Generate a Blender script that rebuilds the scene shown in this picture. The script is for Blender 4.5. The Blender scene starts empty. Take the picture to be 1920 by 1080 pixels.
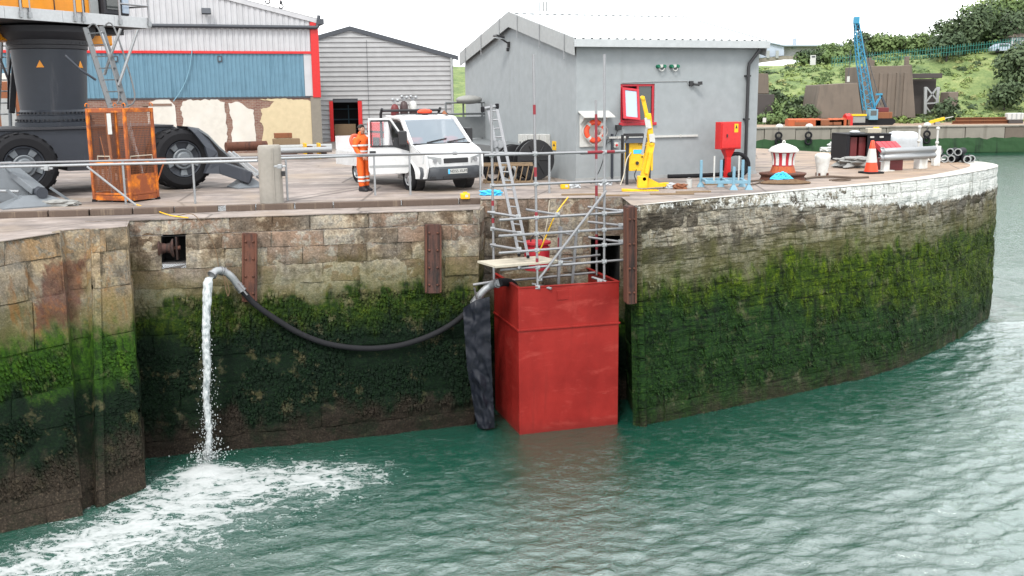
import bpy, bmesh, math, random
import numpy as np
from mathutils import Vector, Matrix, noise

# ------------------------------------------------------------------ camera, sky, sun, exposure
SC = bpy.context.scene
COL = SC.collection
CAM_H, CAM_F, PITCH, ROLL = 2.5, 1900.0, math.atan(362/1900), 0.010
cF = Vector((0, math.cos(PITCH), -math.sin(PITCH)))
cR0 = Vector((1, 0, 0)); cU0 = Vector((0, math.sin(PITCH), math.cos(PITCH)))
cR = cR0*math.cos(ROLL) - cU0*math.sin(ROLL)
cU = cU0*math.cos(ROLL) + cR0*math.sin(ROLL)
cam_d = bpy.data.cameras.new('camera')
cam_d.sensor_width = 36; cam_d.lens = 36*CAM_F/1920; cam_d.clip_start = 0.1; cam_d.clip_end = 3000
cam = bpy.data.objects.new('camera', cam_d); COL.objects.link(cam)
m3 = Matrix((cR, cU, -cF)).transposed()
cam.matrix_world = Matrix.Translation((0, 0, CAM_H)) @ m3.to_4x4()
SC.camera = cam

SUN_EL, SUN_AZ = math.radians(52), math.radians(198)   # azimuth clockwise from +Y: behind and a little left of the camera
world = bpy.data.worlds.new('World'); SC.world = world; world.use_nodes = True
wn = world.node_tree.nodes; wl = world.node_tree.links
bg = wn['Background']
sky = wn.new('ShaderNodeTexSky'); sky.sky_type = 'NISHITA'; sky.sun_disc = False
sky.sun_elevation = SUN_EL; sky.sun_rotation = SUN_AZ; sky.air_density = 1.0; sky.dust_density = 2.0; sky.ozone_density = 1.0
hsv = wn.new('ShaderNodeHueSaturation'); hsv.inputs['Saturation'].default_value = 0.25
wl.new(sky.outputs[0], hsv.inputs['Color'])
# an even deck of bright thin cloud over the whole sky, with soft variation
tc = wn.new('ShaderNodeTexCoord'); mp = wn.new('ShaderNodeMapping'); mp.inputs['Scale'].default_value = (1.5, 1.5, 5)
nz = wn.new('ShaderNodeTexNoise'); nz.inputs['Scale'].default_value = 1.6; nz.inputs['Detail'].default_value = 6
wl.new(tc.outputs['Generated'], mp.inputs['Vector']); wl.new(mp.outputs[0], nz.inputs['Vector'])
rp = wn.new('ShaderNodeValToRGB'); rp.color_ramp.elements[0].position = .3; rp.color_ramp.elements[0].color = (9.0, 9.9, 10.6, 1)
rp.color_ramp.elements[1].position = .62; rp.color_ramp.elements[1].color = (12.5, 12.5, 12.4, 1)
wl.new(nz.outputs['Fac'], rp.inputs['Fac'])
mx = wn.new('ShaderNodeMix'); mx.data_type = 'RGBA'; mx.inputs['Factor'].default_value = .85
wl.new(hsv.outputs[0], mx.inputs['A']); wl.new(rp.outputs[0], mx.inputs['B'])
wl.new(mx.outputs['Result'], bg.inputs['Color']); bg.inputs['Strength'].default_value = 0.10

sun_d = bpy.data.lights.new('sun', 'SUN'); sun_d.energy = 1.3; sun_d.angle = math.radians(12); sun_d.color = (1, .96, .9)
sun = bpy.data.objects.new('sun', sun_d); COL.objects.link(sun)
sdir = Vector((math.sin(SUN_AZ)*math.cos(SUN_EL), math.cos(SUN_AZ)*math.cos(SUN_EL), math.sin(SUN_EL)))
sun.rotation_euler = sdir.to_track_quat('Z', 'Y').to_euler()
SC.view_settings.view_transform = 'Standard'; SC.view_settings.look = 'None'
SC.view_settings.gamma = 1; SC.view_settings.use_curve_mapping = False
SC.view_settings.exposure = 1.3
SC.render.engine = 'CYCLES'
SC.cycles.max_bounces = 6; SC.cycles.diffuse_bounces = 3; SC.cycles.glossy_bounces = 3
SC.cycles.transmission_bounces = 4; SC.cycles.transparent_max_bounces = 6
SC.cycles.caustics_reflective = False; SC.cycles.caustics_refractive = False
random.seed(7)
R = math.radians
WATER_Z = -5.2

def rayd(u, v):
    return cF + cR*((u-960)/CAM_F) - cU*((v-540)/CAM_F)
def G(u, v, z=0.0):                      # a point of the photograph lying at height z
    d = rayd(u, v); t = (z-CAM_H)/d.z
    return Vector((0, 0, CAM_H)) + d*t
def D(u, v, Y):                          # a point of the photograph lying Y metres out
    d = rayd(u, v)
    return Vector((0, 0, CAM_H)) + d*(Y/d.y)

# ------------------------------------------------------------------ materials
MATS = {}
class NT:
    def __init__(s, name):
        s.m = bpy.data.materials.new(name); s.m.use_nodes = True
        s.t = s.m.node_tree; s.b = s.t.nodes['Principled BSDF']; s.out = s.t.nodes['Material Output']
        MATS[name] = s.m
    def n(s, typ, **kw):
        nd = s.t.nodes.new(typ)
        for k, v in kw.items():
            if k.startswith('i_'):
                key = k[2:]
                nd.inputs[int(key) if key.isdigit() else key].default_value = v
            else: setattr(nd, k, v)
        return nd
    def l(s, a, b): s.t.links.new(a, b)
    def coord(s, kind='Object', scale=(1, 1, 1)):
        if kind == 'World':
            g = s.n('ShaderNodeNewGeometry'); o = g.outputs['Position']
        else:
            g = s.n('ShaderNodeTexCoord'); o = g.outputs[kind]
        mpn = s.n('ShaderNodeMapping'); mpn.inputs['Scale'].default_value = scale
        s.l(o, mpn.inputs['Vector']); return mpn.outputs[0]
    def noise(s, vec, scale, detail=5, rough=.55, dist=0):
        nd = s.n('ShaderNodeTexNoise'); nd.inputs['Scale'].default_value = scale
        nd.inputs['Detail'].default_value = detail; nd.inputs['Roughness'].default_value = rough; nd.inputs['Distortion'].default_value = dist
        s.l(vec, nd.inputs['Vector']); return nd.outputs['Fac']
    def ramp(s, fac, stops, interp='LINEAR'):
        nd = s.n('ShaderNodeValToRGB'); cr = nd.color_ramp; cr.interpolation = interp
        while len(cr.elements) < len(stops): cr.elements.new(.5)
        for e, (p, c) in zip(cr.elements, stops):
            e.position = p; e.color = (c, c, c, 1) if isinstance(c, (int, float)) else (*c, 1)
        s.l(fac, nd.inputs['Fac']); return nd.outputs['Color']
    def mix(s, fac, a, b, mode='MIX'):
        nd = s.n('ShaderNodeMix', data_type='RGBA', blend_type=mode, clamp_factor=True)
        for sock, val in ((nd.inputs['Factor'], fac), (nd.inputs['A'], a), (nd.inputs['B'], b)):
            if hasattr(val, 'is_linked') or hasattr(val, 'node'): s.l(val, sock)
            elif isinstance(val, tuple): sock.default_value = (*val, 1)
            else: sock.default_value = val
        return nd.outputs['Result']
    def math(s, op, a, b=None, c=None, clamp=False):
        nd = s.n('ShaderNodeMath', operation=op, use_clamp=clamp)
        for i, val in enumerate((a, b, c)):
            if val is None: continue
            if hasattr(val, 'node'): s.l(val, nd.inputs[i])
            else: nd.inputs[i].default_value = val
        return nd.outputs[0]
    def bump(s, h, strength=.3, dist=.02, prev=None):
        nd = s.n('ShaderNodeBump'); nd.inputs['Strength'].default_value = strength; nd.inputs['Distance'].default_value = dist
        s.l(h, nd.inputs['Height'])
        if prev is not None: s.l(prev, nd.inputs['Normal'])
        return nd.outputs[0]
    def fin(s, col=None, rough=None, metal=None, normal=None, spec=None):
        for key, v in (('Base Color', col), ('Roughness', rough), ('Metallic', metal), ('Normal', normal), ('Specular IOR Level', spec)):
            if v is None: continue
            if hasattr(v, 'node'): s.l(v, s.b.inputs[key])
            elif isinstance(v, tuple): s.b.inputs[key].default_value = (*v, 1)
            else: s.b.inputs[key].default_value = v
        return s.m

def paint(name, c1, c2=None, c3=None, rough=.5, metal=0, scale=1.5, amt=.5, streak=None, sa=.5, bump=.15, bscale=30, coord='Object', edge=.08, rvar=.15, spec=.35):
    """worn paint or plain stuff: patches of c2 over c1, runs of c3 down the surface"""
    t = NT(name); v = t.coord(coord)
    col = c1
    n1 = t.noise(v, scale, 8, .65)
    if c2 is not None:
        f = t.ramp(n1, [(max(0, 1-amt-edge-.22), 0), (min(1, 1-amt+edge-.22), 1)])
        col = t.mix(f, c1, c2)
    if c3 is not None:
        vs = t.coord(coord, (1, 1, .08)); ns = t.noise(vs, streak or 6, 6, .6)
        fs = t.ramp(ns, [(.78-sa*.45, 0), (.92-sa*.35, 1)])
        col = t.mix(fs, col if not isinstance(col, tuple) else col, c3)
    nv = t.noise(v, scale*4, 4)
    col = t.mix(.22, col, t.ramp(nv, [(.25, .25), (.75, 1.0)]), 'MULTIPLY')
    rr = t.math('MULTIPLY_ADD', nv, rvar, rough-rvar/2)
    nb = t.noise(v, bscale, 5)
    return t.fin(col, rr, metal, t.bump(nb, bump, .01) if bump else None, spec)

# ------------------------------------------------------------------ mesh builder
class MB:
    def __init__(s): s.v = []; s.f = []; s.mi = []; s.cur = 0
    def add(s, vs, fs):
        o = len(s.v); s.v += [tuple(p) for p in vs]
        s.f += [tuple(i+o for i in f) for f in fs]; s.mi += [s.cur]*len(fs); return s
    def box(s, c, d, rz=0, M=None):
        x, y, z = d[0]/2, d[1]/2, d[2]/2
        vs = [Vector((a*x, b*y, e*z)) for a in (-1, 1) for b in (-1, 1) for e in (-1, 1)]
        T = Matrix.Translation(c) @ Matrix.Rotation(rz, 4, 'Z')
        if M is not None: T = T @ M
        return s.add([T @ p for p in vs], [(0, 1, 3, 2), (4, 6, 7, 5), (0, 4, 5, 1), (2, 3, 7, 6), (0, 2, 6, 4), (1, 5, 7, 3)])
    def lim(s, lo, hi): return s.box([(a+b)/2 for a, b in zip(lo, hi)], [b-a for a, b in zip(lo, hi)])
    def bar(s, p, q, w, h, up=(0, 0, 1)):      # rectangular bar from p to q
        p, q = Vector(p), Vector(q); d = (q-p).normalized(); up = Vector(up)
        if abs(d.dot(up)) > .98: up = Vector((0, 1, 0))
        a = d.cross(up).normalized()*(w/2); b = a.cross(d).normalized()*(h/2)
        vs = [p-a-b, p+a-b, p+a+b, p-a+b, q-a-b, q+a-b, q+a+b, q-a+b]
        return s.add(vs, [(0, 1, 2, 3), (7, 6, 5, 4), (0, 4, 5, 1), (1, 5, 6, 2), (2, 6, 7, 3), (3, 7, 4, 0)])
    def tube(s, pts, r, seg=8, cap=True):
        pts = [Vector(p) for p in pts]; n = len(pts); rs = r if isinstance(r, (list, tuple)) else [r]*n
        rings = []; prev = None
        for i in range(n):
            d = (pts[min(i+1, n-1)]-pts[max(i-1, 0)]).normalized()
            if prev is None:
                a = d.cross(Vector((0, 0, 1)) if abs(d.z) < .9 else Vector((0, 1, 0))).normalized()
            else:
                a = (prev - d*prev.dot(d)).normalized()
            prev = a; b = d.cross(a)
            rings.append([pts[i]+(a*math.cos(2*math.pi*k/seg)+b*math.sin(2*math.pi*k/seg))*rs[i] for k in range(seg)])
        vs = [p for rg in rings for p in rg]; fs = []
        for i in range(n-1):
            for k in range(seg):
                k2 = (k+1) % seg
                fs.append((i*seg+k, (i+1)*seg+k, (i+1)*seg+k2, i*seg+k2))
        if cap: fs.append(tuple(range(seg))); fs.append(tuple((n-1)*seg+k for k in reversed(range(seg))))
        return s.add(vs, fs)
    def lathe(s, prof, seg=24, M=None, cap=True, a0=0, a1=2*math.pi):
        M = M or Matrix.Identity(4); full = abs(a1-a0-2*math.pi) < 1e-6; ns = seg if full else seg+1
        vs = [M @ Vector((r*math.cos(a0+(a1-a0)*k/seg), r*math.sin(a0+(a1-a0)*k/seg), z)) for r, z in prof for k in range(ns)]
        fs = []
        for i in range(len(prof)-1):
            for k in range(seg):
                k2 = (k+1) % ns
                fs.append((i*ns+k, i*ns+k2, (i+1)*ns+k2, (i+1)*ns+k))
        if cap and full:
            if prof[0][0] > 1e-5: fs.append(tuple(reversed(range(ns))))
            if prof[-1][0] > 1e-5: fs.append(tuple((len(prof)-1)*ns+k for k in range(ns)))
        return s.add(vs, fs)
    def prism(s, poly, h, M=None):              # poly in local xy, extruded 0..h along local z
        M = M or Matrix.Identity(4); n = len(poly)
        vs = [M @ Vector((x, y, 0)) for x, y in poly] + [M @ Vector((x, y, h)) for x, y in poly]
        fs = [tuple(reversed(range(n))), tuple(range(n, 2*n))] + [(i, (i+1) % n, n+(i+1) % n, n+i) for i in range(n)]
        return s.add(vs, fs)
    def quad(s, *p): return s.add(p, [tuple(range(len(p)))])
    def grid(s, fn, nu, nv):
        vs = [fn(i/nu, j/nv) for j in range(nv+1) for i in range(nu+1)]
        fs = [(j*(nu+1)+i, j*(nu+1)+i+1, (j+1)*(nu+1)+i+1, (j+1)*(nu+1)+i) for j in range(nv) for i in range(nu)]
        return s.add(vs, fs)
    def sphere(s, c, r, seg=12, rings=8, sc=(1, 1, 1)):
        c = Vector(c); vs = []; fs = []
        for j in range(rings+1):
            th = math.pi*j/rings
            for k in range(seg):
                ph = 2*math.pi*k/seg
                vs.append(c+Vector((r*sc[0]*math.sin(th)*math.cos(ph), r*sc[1]*math.sin(th)*math.sin(ph), r*sc[2]*math.cos(th))))
        for j in range(rings):
            for k in range(seg):
                k2 = (k+1) % seg
                fs.append((j*seg+k, (j+1)*seg+k, (j+1)*seg+k2, j*seg+k2))
        return s.add(vs, fs)
    def build(s, name, mat, parent=None, world=False, smooth=None, bevel=0, bseg=2, label=None, kind=None, fixn=True):
        me = bpy.data.meshes.new(name)
        vs = s.v
        if world and parent is not None:
            rt = parent
            while rt.parent is not None: rt = rt.parent
            inv = TM[rt.name].inverted(); vs = [tuple(inv @ Vector(p)) for p in vs]
        me.from_pydata(vs, [], s.f)
        mats = mat if isinstance(mat, (list, tuple)) else [mat]
        for mm in mats: me.materials.append(MATS[mm] if isinstance(mm, str) else mm)
        if len(mats) > 1: me.polygons.foreach_set('material_index', s.mi)
        if fixn:
            bm = bmesh.new(); bm.from_mesh(me)
            bmesh.ops.remove_doubles(bm, verts=bm.verts, dist=1e-5)
            bmesh.ops.recalc_face_normals(bm, faces=bm.faces); bm.to_mesh(me); bm.free()
        if smooth:
            me.shade_smooth()
            me.set_sharp_from_angle(angle=R(smooth))
        o = bpy.data.objects.new(name, me); COL.objects.link(o)
        if parent is not None: o.parent = parent
        if bevel:
            b = o.modifiers.new('bevel', 'BEVEL'); b.width = bevel; b.segments = bseg; b.limit_method = 'ANGLE'; b.angle_limit = R(40)
        if label: o['label'] = label
        if kind: o['kind'] = kind
        return o

TM = {}
def thing(name, label, cat, loc=(0, 0, 0), rotz=0, group=None):
    o = bpy.data.objects.new(name, None); COL.objects.link(o); o.empty_display_size = .2
    o.location = loc; o.rotation_euler = (0, 0, rotz)
    TM[o.name] = Matrix.Translation(loc) @ Matrix.Rotation(rotz, 4, 'Z')
    o['label'] = label; o['category'] = cat
    if group: o['group'] = group
    return o
def tag(o, label, cat, group=None):
    o['label'] = label; o['category'] = cat
    if group: o['group'] = group
    return o
def kids(o): return [c for c in bpy.data.objects if c.parent == o]
def copy_tree(o, parent=None, loc=None, rotz=None, label=None):
    c = o.copy(); COL.objects.link(c)
    if parent is not None: c.parent = parent
    if loc is not None: c.location = loc
    if rotz is not None: c.rotation_euler = (0, 0, rotz)
    if label: c['label'] = label
    for ch in kids(o): copy_tree(ch, c)
    return c
def obj1(mb, name, mat, label, cat, group=None, **kw):   # a thing that is one mesh, origin at its base
    xs = np.array(mb.v); c = (xs.min(0)+xs.max(0))/2; c[2] = xs[:, 2].min()
    mb.v = [tuple(p-c) for p in xs]
    o = mb.build(name, mat, **kw); o.location = c
    TM[o.name] = Matrix.Translation(c)
    return tag(o, label, cat, group)
def nz3(p, s=1.0, o=3): return noise.fractal(Vector(p)*s, 1.0, 2.0, o)
# ------------------------------------------------------------------ stone, ground and water materials
def dock_stone(name, moss_z=(-1.55, -2.1), dark_z=(-2.5, -3.3), brown_z=(-4.0, -4.6), dry=None, moss=None, dark=None, lowm=.75, striate=1.0, bmul=1.0, xshift=0,
               paint_z=None, rust=False, topstain=False):
    t = NT(name)
    P = t.coord('World')
    sep = t.n('ShaderNodeSeparateXYZ'); t.l(P, sep.inputs[0]); Z = sep.outputs['Z']; X = sep.outputs['X']
    big = t.noise(P, .9, 6, .6); med = t.noise(P, 3.2, 7, .65); fine = t.noise(P, 17, 6, .7)
    runs = t.noise(t.coord('World', (1, 1, .12)), 3.5, 6, .6)
    lay = t.noise(t.coord('World', (.7, .7, 5.5)), 2.4, 7, .65)
    oi = t.n('ShaderNodeObjectInfo'); rnd = oi.outputs['Random']
    dry = dry or [(.0, (.11, .075, .05)), (.3, (.24, .185, .13)), (.55, (.38, .32, .24)), (.78, (.26, .235, .20)), (1, (.215, .145, .105))]
    a = t.math('MULTIPLY_ADD', med, 1.5, -.45); a = t.math('MULTIPLY_ADD', rnd, .85, t.math('ADD', a, -.1)); 
    col = t.ramp(a, [(p*.55+.32, c) for p, c in dry])
    # grey weathering and dark runs
    col = t.mix(t.ramp(big, [(.46, 0), (.66, .55)]), col, (.19, .18, .16))
    col = t.mix(t.ramp(runs, [(.50, 0), (.70, .8)]), col, (.055, .047, .036))
    col = t.mix(t.ramp(lay, [(.40, .85*striate), (.5, 0)]), col, (.035, .029, .022))
    # pale lime bloom
    col = t.mix(t.ramp(t.noise(P, 5.5, 8, .75, .6), [(.59, 0), (.70, .65)]), col, (.46, .42, .36))
    pep = t.noise(P, 24, 5, .8)
    col = t.mix(.75, col, t.ramp(pep, [(.30, .35), (.5, .92), (.68, 1.55)]), 'MULTIPLY')
    crk = t.n('ShaderNodeTexNoise', noise_type='RIDGED_MULTIFRACTAL'); crk.inputs['Scale'].default_value = 1.15; crk.inputs['Detail'].default_value = 5; crk.inputs['Roughness'].default_value = .6
    t.l(t.coord('World', (1, 1, 1+1.8*striate)), crk.inputs['Vector'])
    crm = t.ramp(crk.outputs['Fac'], [(.74, 0), (.90, .8)])
    col = t.mix(crm, col, (.022, .018, .014))
    wob = t.math('MULTIPLY_ADD', big, 1.7, -.85); wob = t.math('MULTIPLY_ADD', runs, 1.3, t.math('ADD', wob, -.65))
    zw = t.math('ADD', Z, wob)
    zd = t.math('ADD', zw, t.math('MULTIPLY_ADD', X, xshift, -9*xshift)) if xshift else zw
    def band(z0, z1, zw=zw):
        nd = t.n('ShaderNodeMapRange', interpolation_type='SMOOTHSTEP'); t.l(zw, nd.inputs[0])
        nd.inputs[1].default_value = z0; nd.inputs[2].default_value = z1; return nd.outputs[0]
    # a soft olive film on the stone above the weed
    col = t.mix(t.math('MULTIPLY', band(moss_z[0]+.9, moss_z[0]-.1), .6), col, (.075, .078, .022))
    if rust:
        def win(sock, a0, a1, b0, b1):
            q0 = t.n('ShaderNodeMapRange', interpolation_type='SMOOTHSTEP'); t.l(sock, q0.inputs[0]); q0.inputs[1].default_value = a0; q0.inputs[2].default_value = a1
            q1 = t.n('ShaderNodeMapRange', interpolation_type='SMOOTHSTEP'); t.l(sock, q1.inputs[0]); q1.inputs[1].default_value = b1; q1.inputs[2].default_value = b0
            return t.math('MULTIPLY', q0.outputs[0], q1.outputs[0])
        xw = t.math('MULTIPLY_ADD', t.noise(t.coord('World', (4, 4, .5)), 1.5, 4), .35, t.math('ADD', X, -.17))
        zr_ = t.math('MULTIPLY_ADD', runs, .9, t.math('ADD', Z, -.45))
        rm = t.math('MULTIPLY', win(xw, -9.22, -9.12, -8.80, -8.62), win(zr_, -2.0, -1.75, -.75, -.6))
        rm = t.math('MULTIPLY', rm, .68)
        col = t.mix(rm, col, t.ramp(med, [(.38, (.045, .012, .011)), (.56, (.085, .022, .017)), (.70, (.22, .07, .018))]))
        r2 = t.math('MULTIPLY', t.ramp(t.noise(t.coord('World', (2.5, 2.5, .12)), 1.9, 5, .6), [(.55, 0), (.66, .55)]), win(Z, -2.2, -1.6, -.2, -.1))
        col = t.mix(r2, col, (.17, .075, .022))
    mcol = t.ramp(t.math('MULTIPLY_ADD', fine, .5, t.math('MULTIPLY', med, .5)), moss or [(.32, (.006, .018, .004)), (.5, (.020, .052, .006)), (.66, (.055, .095, .008))])
    dcol = t.ramp(fine, dark or [(.3, (.0015, .004, .0025)), (.55, (.0035, .011, .0045)), (.75, (.009, .024, .006))])
    bcol = t.ramp(t.noise(P, 26, 5, .75), [(.3, (.010*bmul, .008*bmul, .007*bmul)), (.55, (.036*bmul, .027*bmul, .020*bmul)), (.72, (.11*bmul, .085*bmul, .062*bmul))])
    mb_ = t.mix(band(*dark_z, zd), mcol, dcol)
    gap = t.ramp(t.noise(P, 2.2, 8, .7), [(.30, .35), (.44, 1)])
    mfac = t.math('MULTIPLY', band(*moss_z), gap)
    comb = t.noise(t.coord('World', (1, 1, .10)), 9, 6, .7)
    mb_ = t.mix(t.ramp(comb, [(.48, 0), (.66, .85)]), mb_, (.003, .007, .004))
    mb_ = t.mix(t.ramp(lay, [(.36, .8*min(1, striate+.3)), (.46, 0)]), mb_, (.003, .006, .004))
    mcover = t.math('MAXIMUM', mfac, t.math('MULTIPLY', band(moss_z[0], moss_z[1]-.5), .6))
    col = t.mix(mcover, col, mb_)
    bf = t.math('MULTIPLY', band(*brown_z), t.ramp(t.noise(P, 1.6, 7, .7), [(.36, lowm-.35), (.52, lowm+.2)]))
    col = t.mix(bf, col, bcol)
    wet = band(moss_z[0], moss_z[1])
    rough = t.math('MULTIPLY_ADD', wet, -.22, .92)
    if paint_z:
        # old white limewash: a band whose lower edge follows the wall, flaking away to the left
        mr = t.n('ShaderNodeMapRange'); t.l(X, mr.inputs[0])
        mr.inputs[1].default_value = 3.0; mr.inputs[2].default_value = 12.0; mr.inputs[3].default_value = paint_z[0]; mr.inputs[4].default_value = paint_z[1]
        zz = t.math('MULTIPLY_ADD', runs, .45, t.math('ADD', Z, -.22)); zz = t.math('MULTIPLY_ADD', fine, .3, t.math('ADD', zz, -.15))
        pf = t.math('SUBTRACT', zz, mr.outputs[0]); pf = t.ramp(pf, [(.0, 0), (.06, 1)])
        m2 = t.n('ShaderNodeMapRange'); t.l(X, m2.inputs[0]); m2.inputs[1].default_value = 3.2; m2.inputs[2].default_value = 14; m2.inputs[3].default_value = .08; m2.inputs[4].default_value = -.14
        flake = t.math('ADD', t.noise(P, 4.6, 10, .78, .4), m2.outputs[0])
        keep = t.ramp(flake, [(.50, 1), (.545, 0)])
        pc = t.ramp(fine, [(.25, (.40, .395, .37)), (.5, (.60, .60, .575))])
        pc = t.mix(t.ramp(t.noise(t.coord('World', (1, 1, .1)), 6, 6, .7), [(.52, 0), (.68, .85)]), pc, (.19, .19, .155))
        col = t.mix(t.math('MULTIPLY', pf, keep), col, pc)
    rid = t.n('ShaderNodeTexNoise', noise_type='RIDGED_MULTIFRACTAL'); rid.inputs['Scale'].default_value = 1.7; rid.inputs['Detail'].default_value = 6
    t.l(t.coord('World', (1, 1, 1+1.6*striate)), rid.inputs['Vector'])
    h = t.math('MULTIPLY_ADD', rid.outputs['Fac'], .25, t.math('MULTIPLY', med, .8))
    h = t.math('MULTIPLY_ADD', lay, .9*striate, h); h = t.math('MULTIPLY_ADD', fine, .35, h); h = t.math('MULTIPLY_ADD', crm, -.5, h); h = t.math('MULTIPLY_ADD', pep, .25, h)
    nrm = t.bump(h, .95, .085)
    nrm = t.bump(t.noise(P, 60, 4, .7), .35, .012, nrm)
    return t.fin(col, rough, 0, nrm, .09)

dock_stone('inner_stone', moss_z=(-1.6, -2.05), dark_z=(-2.2, -2.85), brown_z=(-4.3, -4.75), striate=.22, bmul=.55, moss=[(.34, (.005, .013, .003)), (.5, (.016, .034, .004)), (.64, (.050, .070, .006))])
dock_stone('round_stone', dry=[(.0, (.07, .058, .044)), (.3, (.20, .17, .127)), (.55, (.36, .32, .25)), (.78, (.25, .235, .20)), (1, (.17, .14, .10))], moss_z=(-1.5, -2.1), dark_z=(-2.7, -3.6), brown_z=(-4.5, -5.4), striate=1.0, xshift=.17, paint_z=(-.12, -.72), lowm=.5,
           moss=[(.34, (.006, .018, .002)), (.5, (.030, .056, .004)), (.64, (.105, .15, .007))],
           dark=[(.3, (.004, .012, .005)), (.55, (.013, .038, .008)), (.75, (.045, .085, .010))])
dock_stone('pier_stone', moss_z=(-1.75, -2.3), dark_z=(-2.7, -3.3), brown_z=(-3.9, -4.6), striate=.1, rust=True, lowm=.7,
           dry=[(.0, (.11, .085, .055)), (.3, (.22, .165, .105)), (.6, (.31, .24, .15)), (.8, (.18, .155, .12)), (1, (.26, .17, .09))],
           moss=[(.32, (.006, .020, .003)), (.5, (.020, .055, .005)), (.66, (.050, .105, .007))])

t = NT('quay_concrete'); P = t.coord('World')
big = t.noise(P, .25, 7, .65, .4); med = t.noise(P, 1.6, 8, .7); fn = t.noise(P, 30, 5, .7); st = t.noise(t.coord('World', (.35, 1.6, 1)), .8, 7, .6)
c = t.ramp(med, [(.3, (.15, .128, .115)), (.5, (.225, .19, .172)), (.68, (.30, .258, .235))])
sx = t.n('ShaderNodeSeparateXYZ'); t.l(P, sx.inputs[0])
mr = t.n('ShaderNodeMapRange', interpolation_type='SMOOTHSTEP'); t.l(sx.outputs['X'], mr.inputs[0]); mr.inputs[1].default_value = 6; mr.inputs[2].default_value = 14
c = t.mix(t.math('MULTIPLY', mr.outputs[0], .8), c, (.30, .20, .125))            # ochre concrete of the round head
c = t.mix(t.ramp(st, [(.47, 0), (.64, .72)]), c, (.095, .08, .075))
c = t.mix(t.ramp(t.noise(t.coord('World', (.5, 1.3, 1)), .35, 6, .7), [(.56, 0), (.62, .5)]), c, (.075, .064, .06))
ck = t.n('ShaderNodeTexVoronoi', feature='DISTANCE_TO_EDGE'); ck.inputs['Scale'].default_value = .3; t.l(t.coord('World', (1, .8, 0)), ck.inputs['Vector'])
c = t.mix(t.ramp(ck.outputs['Distance'], [(.004, .7), (.012, 0)]), c, (.05, .042, .037))
c = t.mix(t.ramp(big, [(.50, 0), (.64, .5)]), c, (.29, .225, .165))
c = t.mix(t.ramp(t.noise(P, 6, 8, .75), [(.6, 0), (.7, .5)]), c, (.085, .07, .058))
t.fin(c, t.math('MULTIPLY_ADD', med, -.25, .9), 0, t.bump(t.math('MULTIPLY_ADD', fn, .5, med), .35, .03), .3)

t = NT('water'); P = t.coord('World')
at = t.n('ShaderNodeAttribute', attribute_name='foam'); fo = at.outputs['Fac']
body = t.mix(t.ramp(t.noise(P, .12, 3), [(.35, 0), (.65, 1)]), (.005, .041, .028), (.008, .054, .036))
w1 = t.noise(t.coord('World', (.8, 1.2, 1)), 2.3, 9, .72, .8)
wc = t.n('ShaderNodeTexNoise'); wc.inputs['Scale'].default_value = 1.5; wc.inputs['Detail'].default_value = 6; wc.inputs['Roughness'].default_value = .65; t.l(P, wc.inputs['Vector'])
wv = t.n('ShaderNodeVectorMath', operation='MULTIPLY_ADD'); t.l(wc.outputs['Color'], wv.inputs[0]); wv.inputs[1].default_value = (1.3, 1.3, 0); t.l(t.coord('World', (.75, 1.15, 0)), wv.inputs[2])
def cells(sc_):
    vo_ = t.n('ShaderNodeTexVoronoi', feature='DISTANCE_TO_EDGE'); vo_.inputs['Scale'].default_value = sc_; t.l(wv.outputs[0], vo_.inputs['Vector']); return vo_.outputs['Distance']
web = t.math('MINIMUM', cells(2.6), t.math('MULTIPLY_ADD', cells(6.5), 1.5, .03))
fine_ = t.noise(P, 13, 5, .7)
ff = t.math('MULTIPLY_ADD', web, -2.3, t.math('MULTIPLY_ADD', w1, 1.9, -.95))
ff = t.math('ADD', t.math('MULTIPLY_ADD', fine_, .5, -.25), ff)
ff = t.math('ADD', ff, t.math('MULTIPLY_ADD', fo, 1.15, -.30))
fm = t.ramp(ff, [(.0, 0), (.06, .45), (.30, .85), (.6, 1)])
fm = t.math('MULTIPLY', fm, t.ramp(fo, [(.02, 0), (.08, 1)]))
milk = t.math('MULTIPLY', t.ramp(fo, [(.1, 0), (.9, .55)]), .8)
col = t.mix(milk, body, (.10, .19, .17))
col = t.mix(fm, col, (.31, .33, .33))
rip = t.math('MULTIPLY_ADD', t.noise(t.coord('World', (1, 1.5, 1)), 7, 6, .62, .6), 1, 0)
at2 = t.n('ShaderNodeAttribute', attribute_name='calm')
bs = t.math('MULTIPLY_ADD', at2.outputs['Fac'], -.03, .05)
bp = t.n('ShaderNodeBump'); bp.inputs['Distance'].default_value = .035; t.l(rip, bp.inputs['Height']); t.l(bs, bp.inputs['Strength'])
nb = t.bump(ff, .5, .03, bp.outputs[0])
t.b.inputs['IOR'].default_value = 2.75
t.fin(col, t.math('MULTIPLY_ADD', fm, .75, .018), 0, nb, .5)

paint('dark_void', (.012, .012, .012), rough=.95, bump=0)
paint('rust_steel', (.045, .020, .017), (.095, .036, .022), (.026, .014, .012), rough=.85, scale=4, amt=.55, streak=9, sa=.6, bump=.6, bscale=25)
paint('fender_wood', (.038, .024, .021), (.075, .034, .026), (.016, .012, .011), rough=.85, scale=3, amt=.4, streak=12, sa=.8, bump=.7, bscale=18)
paint('bare_stone', (.28, .22, .165), (.19, .13, .10), (.10, .08, .06), rough=.9, scale=3, amt=.5, sa=.4, bump=.7, bscale=12, coord='Object')
paint('kerb_stone', (.165, .12, .09), (.10, .072, .057), (.22, .17, .125), rough=.9, scale=5, amt=.5, sa=.5, bump=.5, bscale=20, coord='World')

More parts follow.
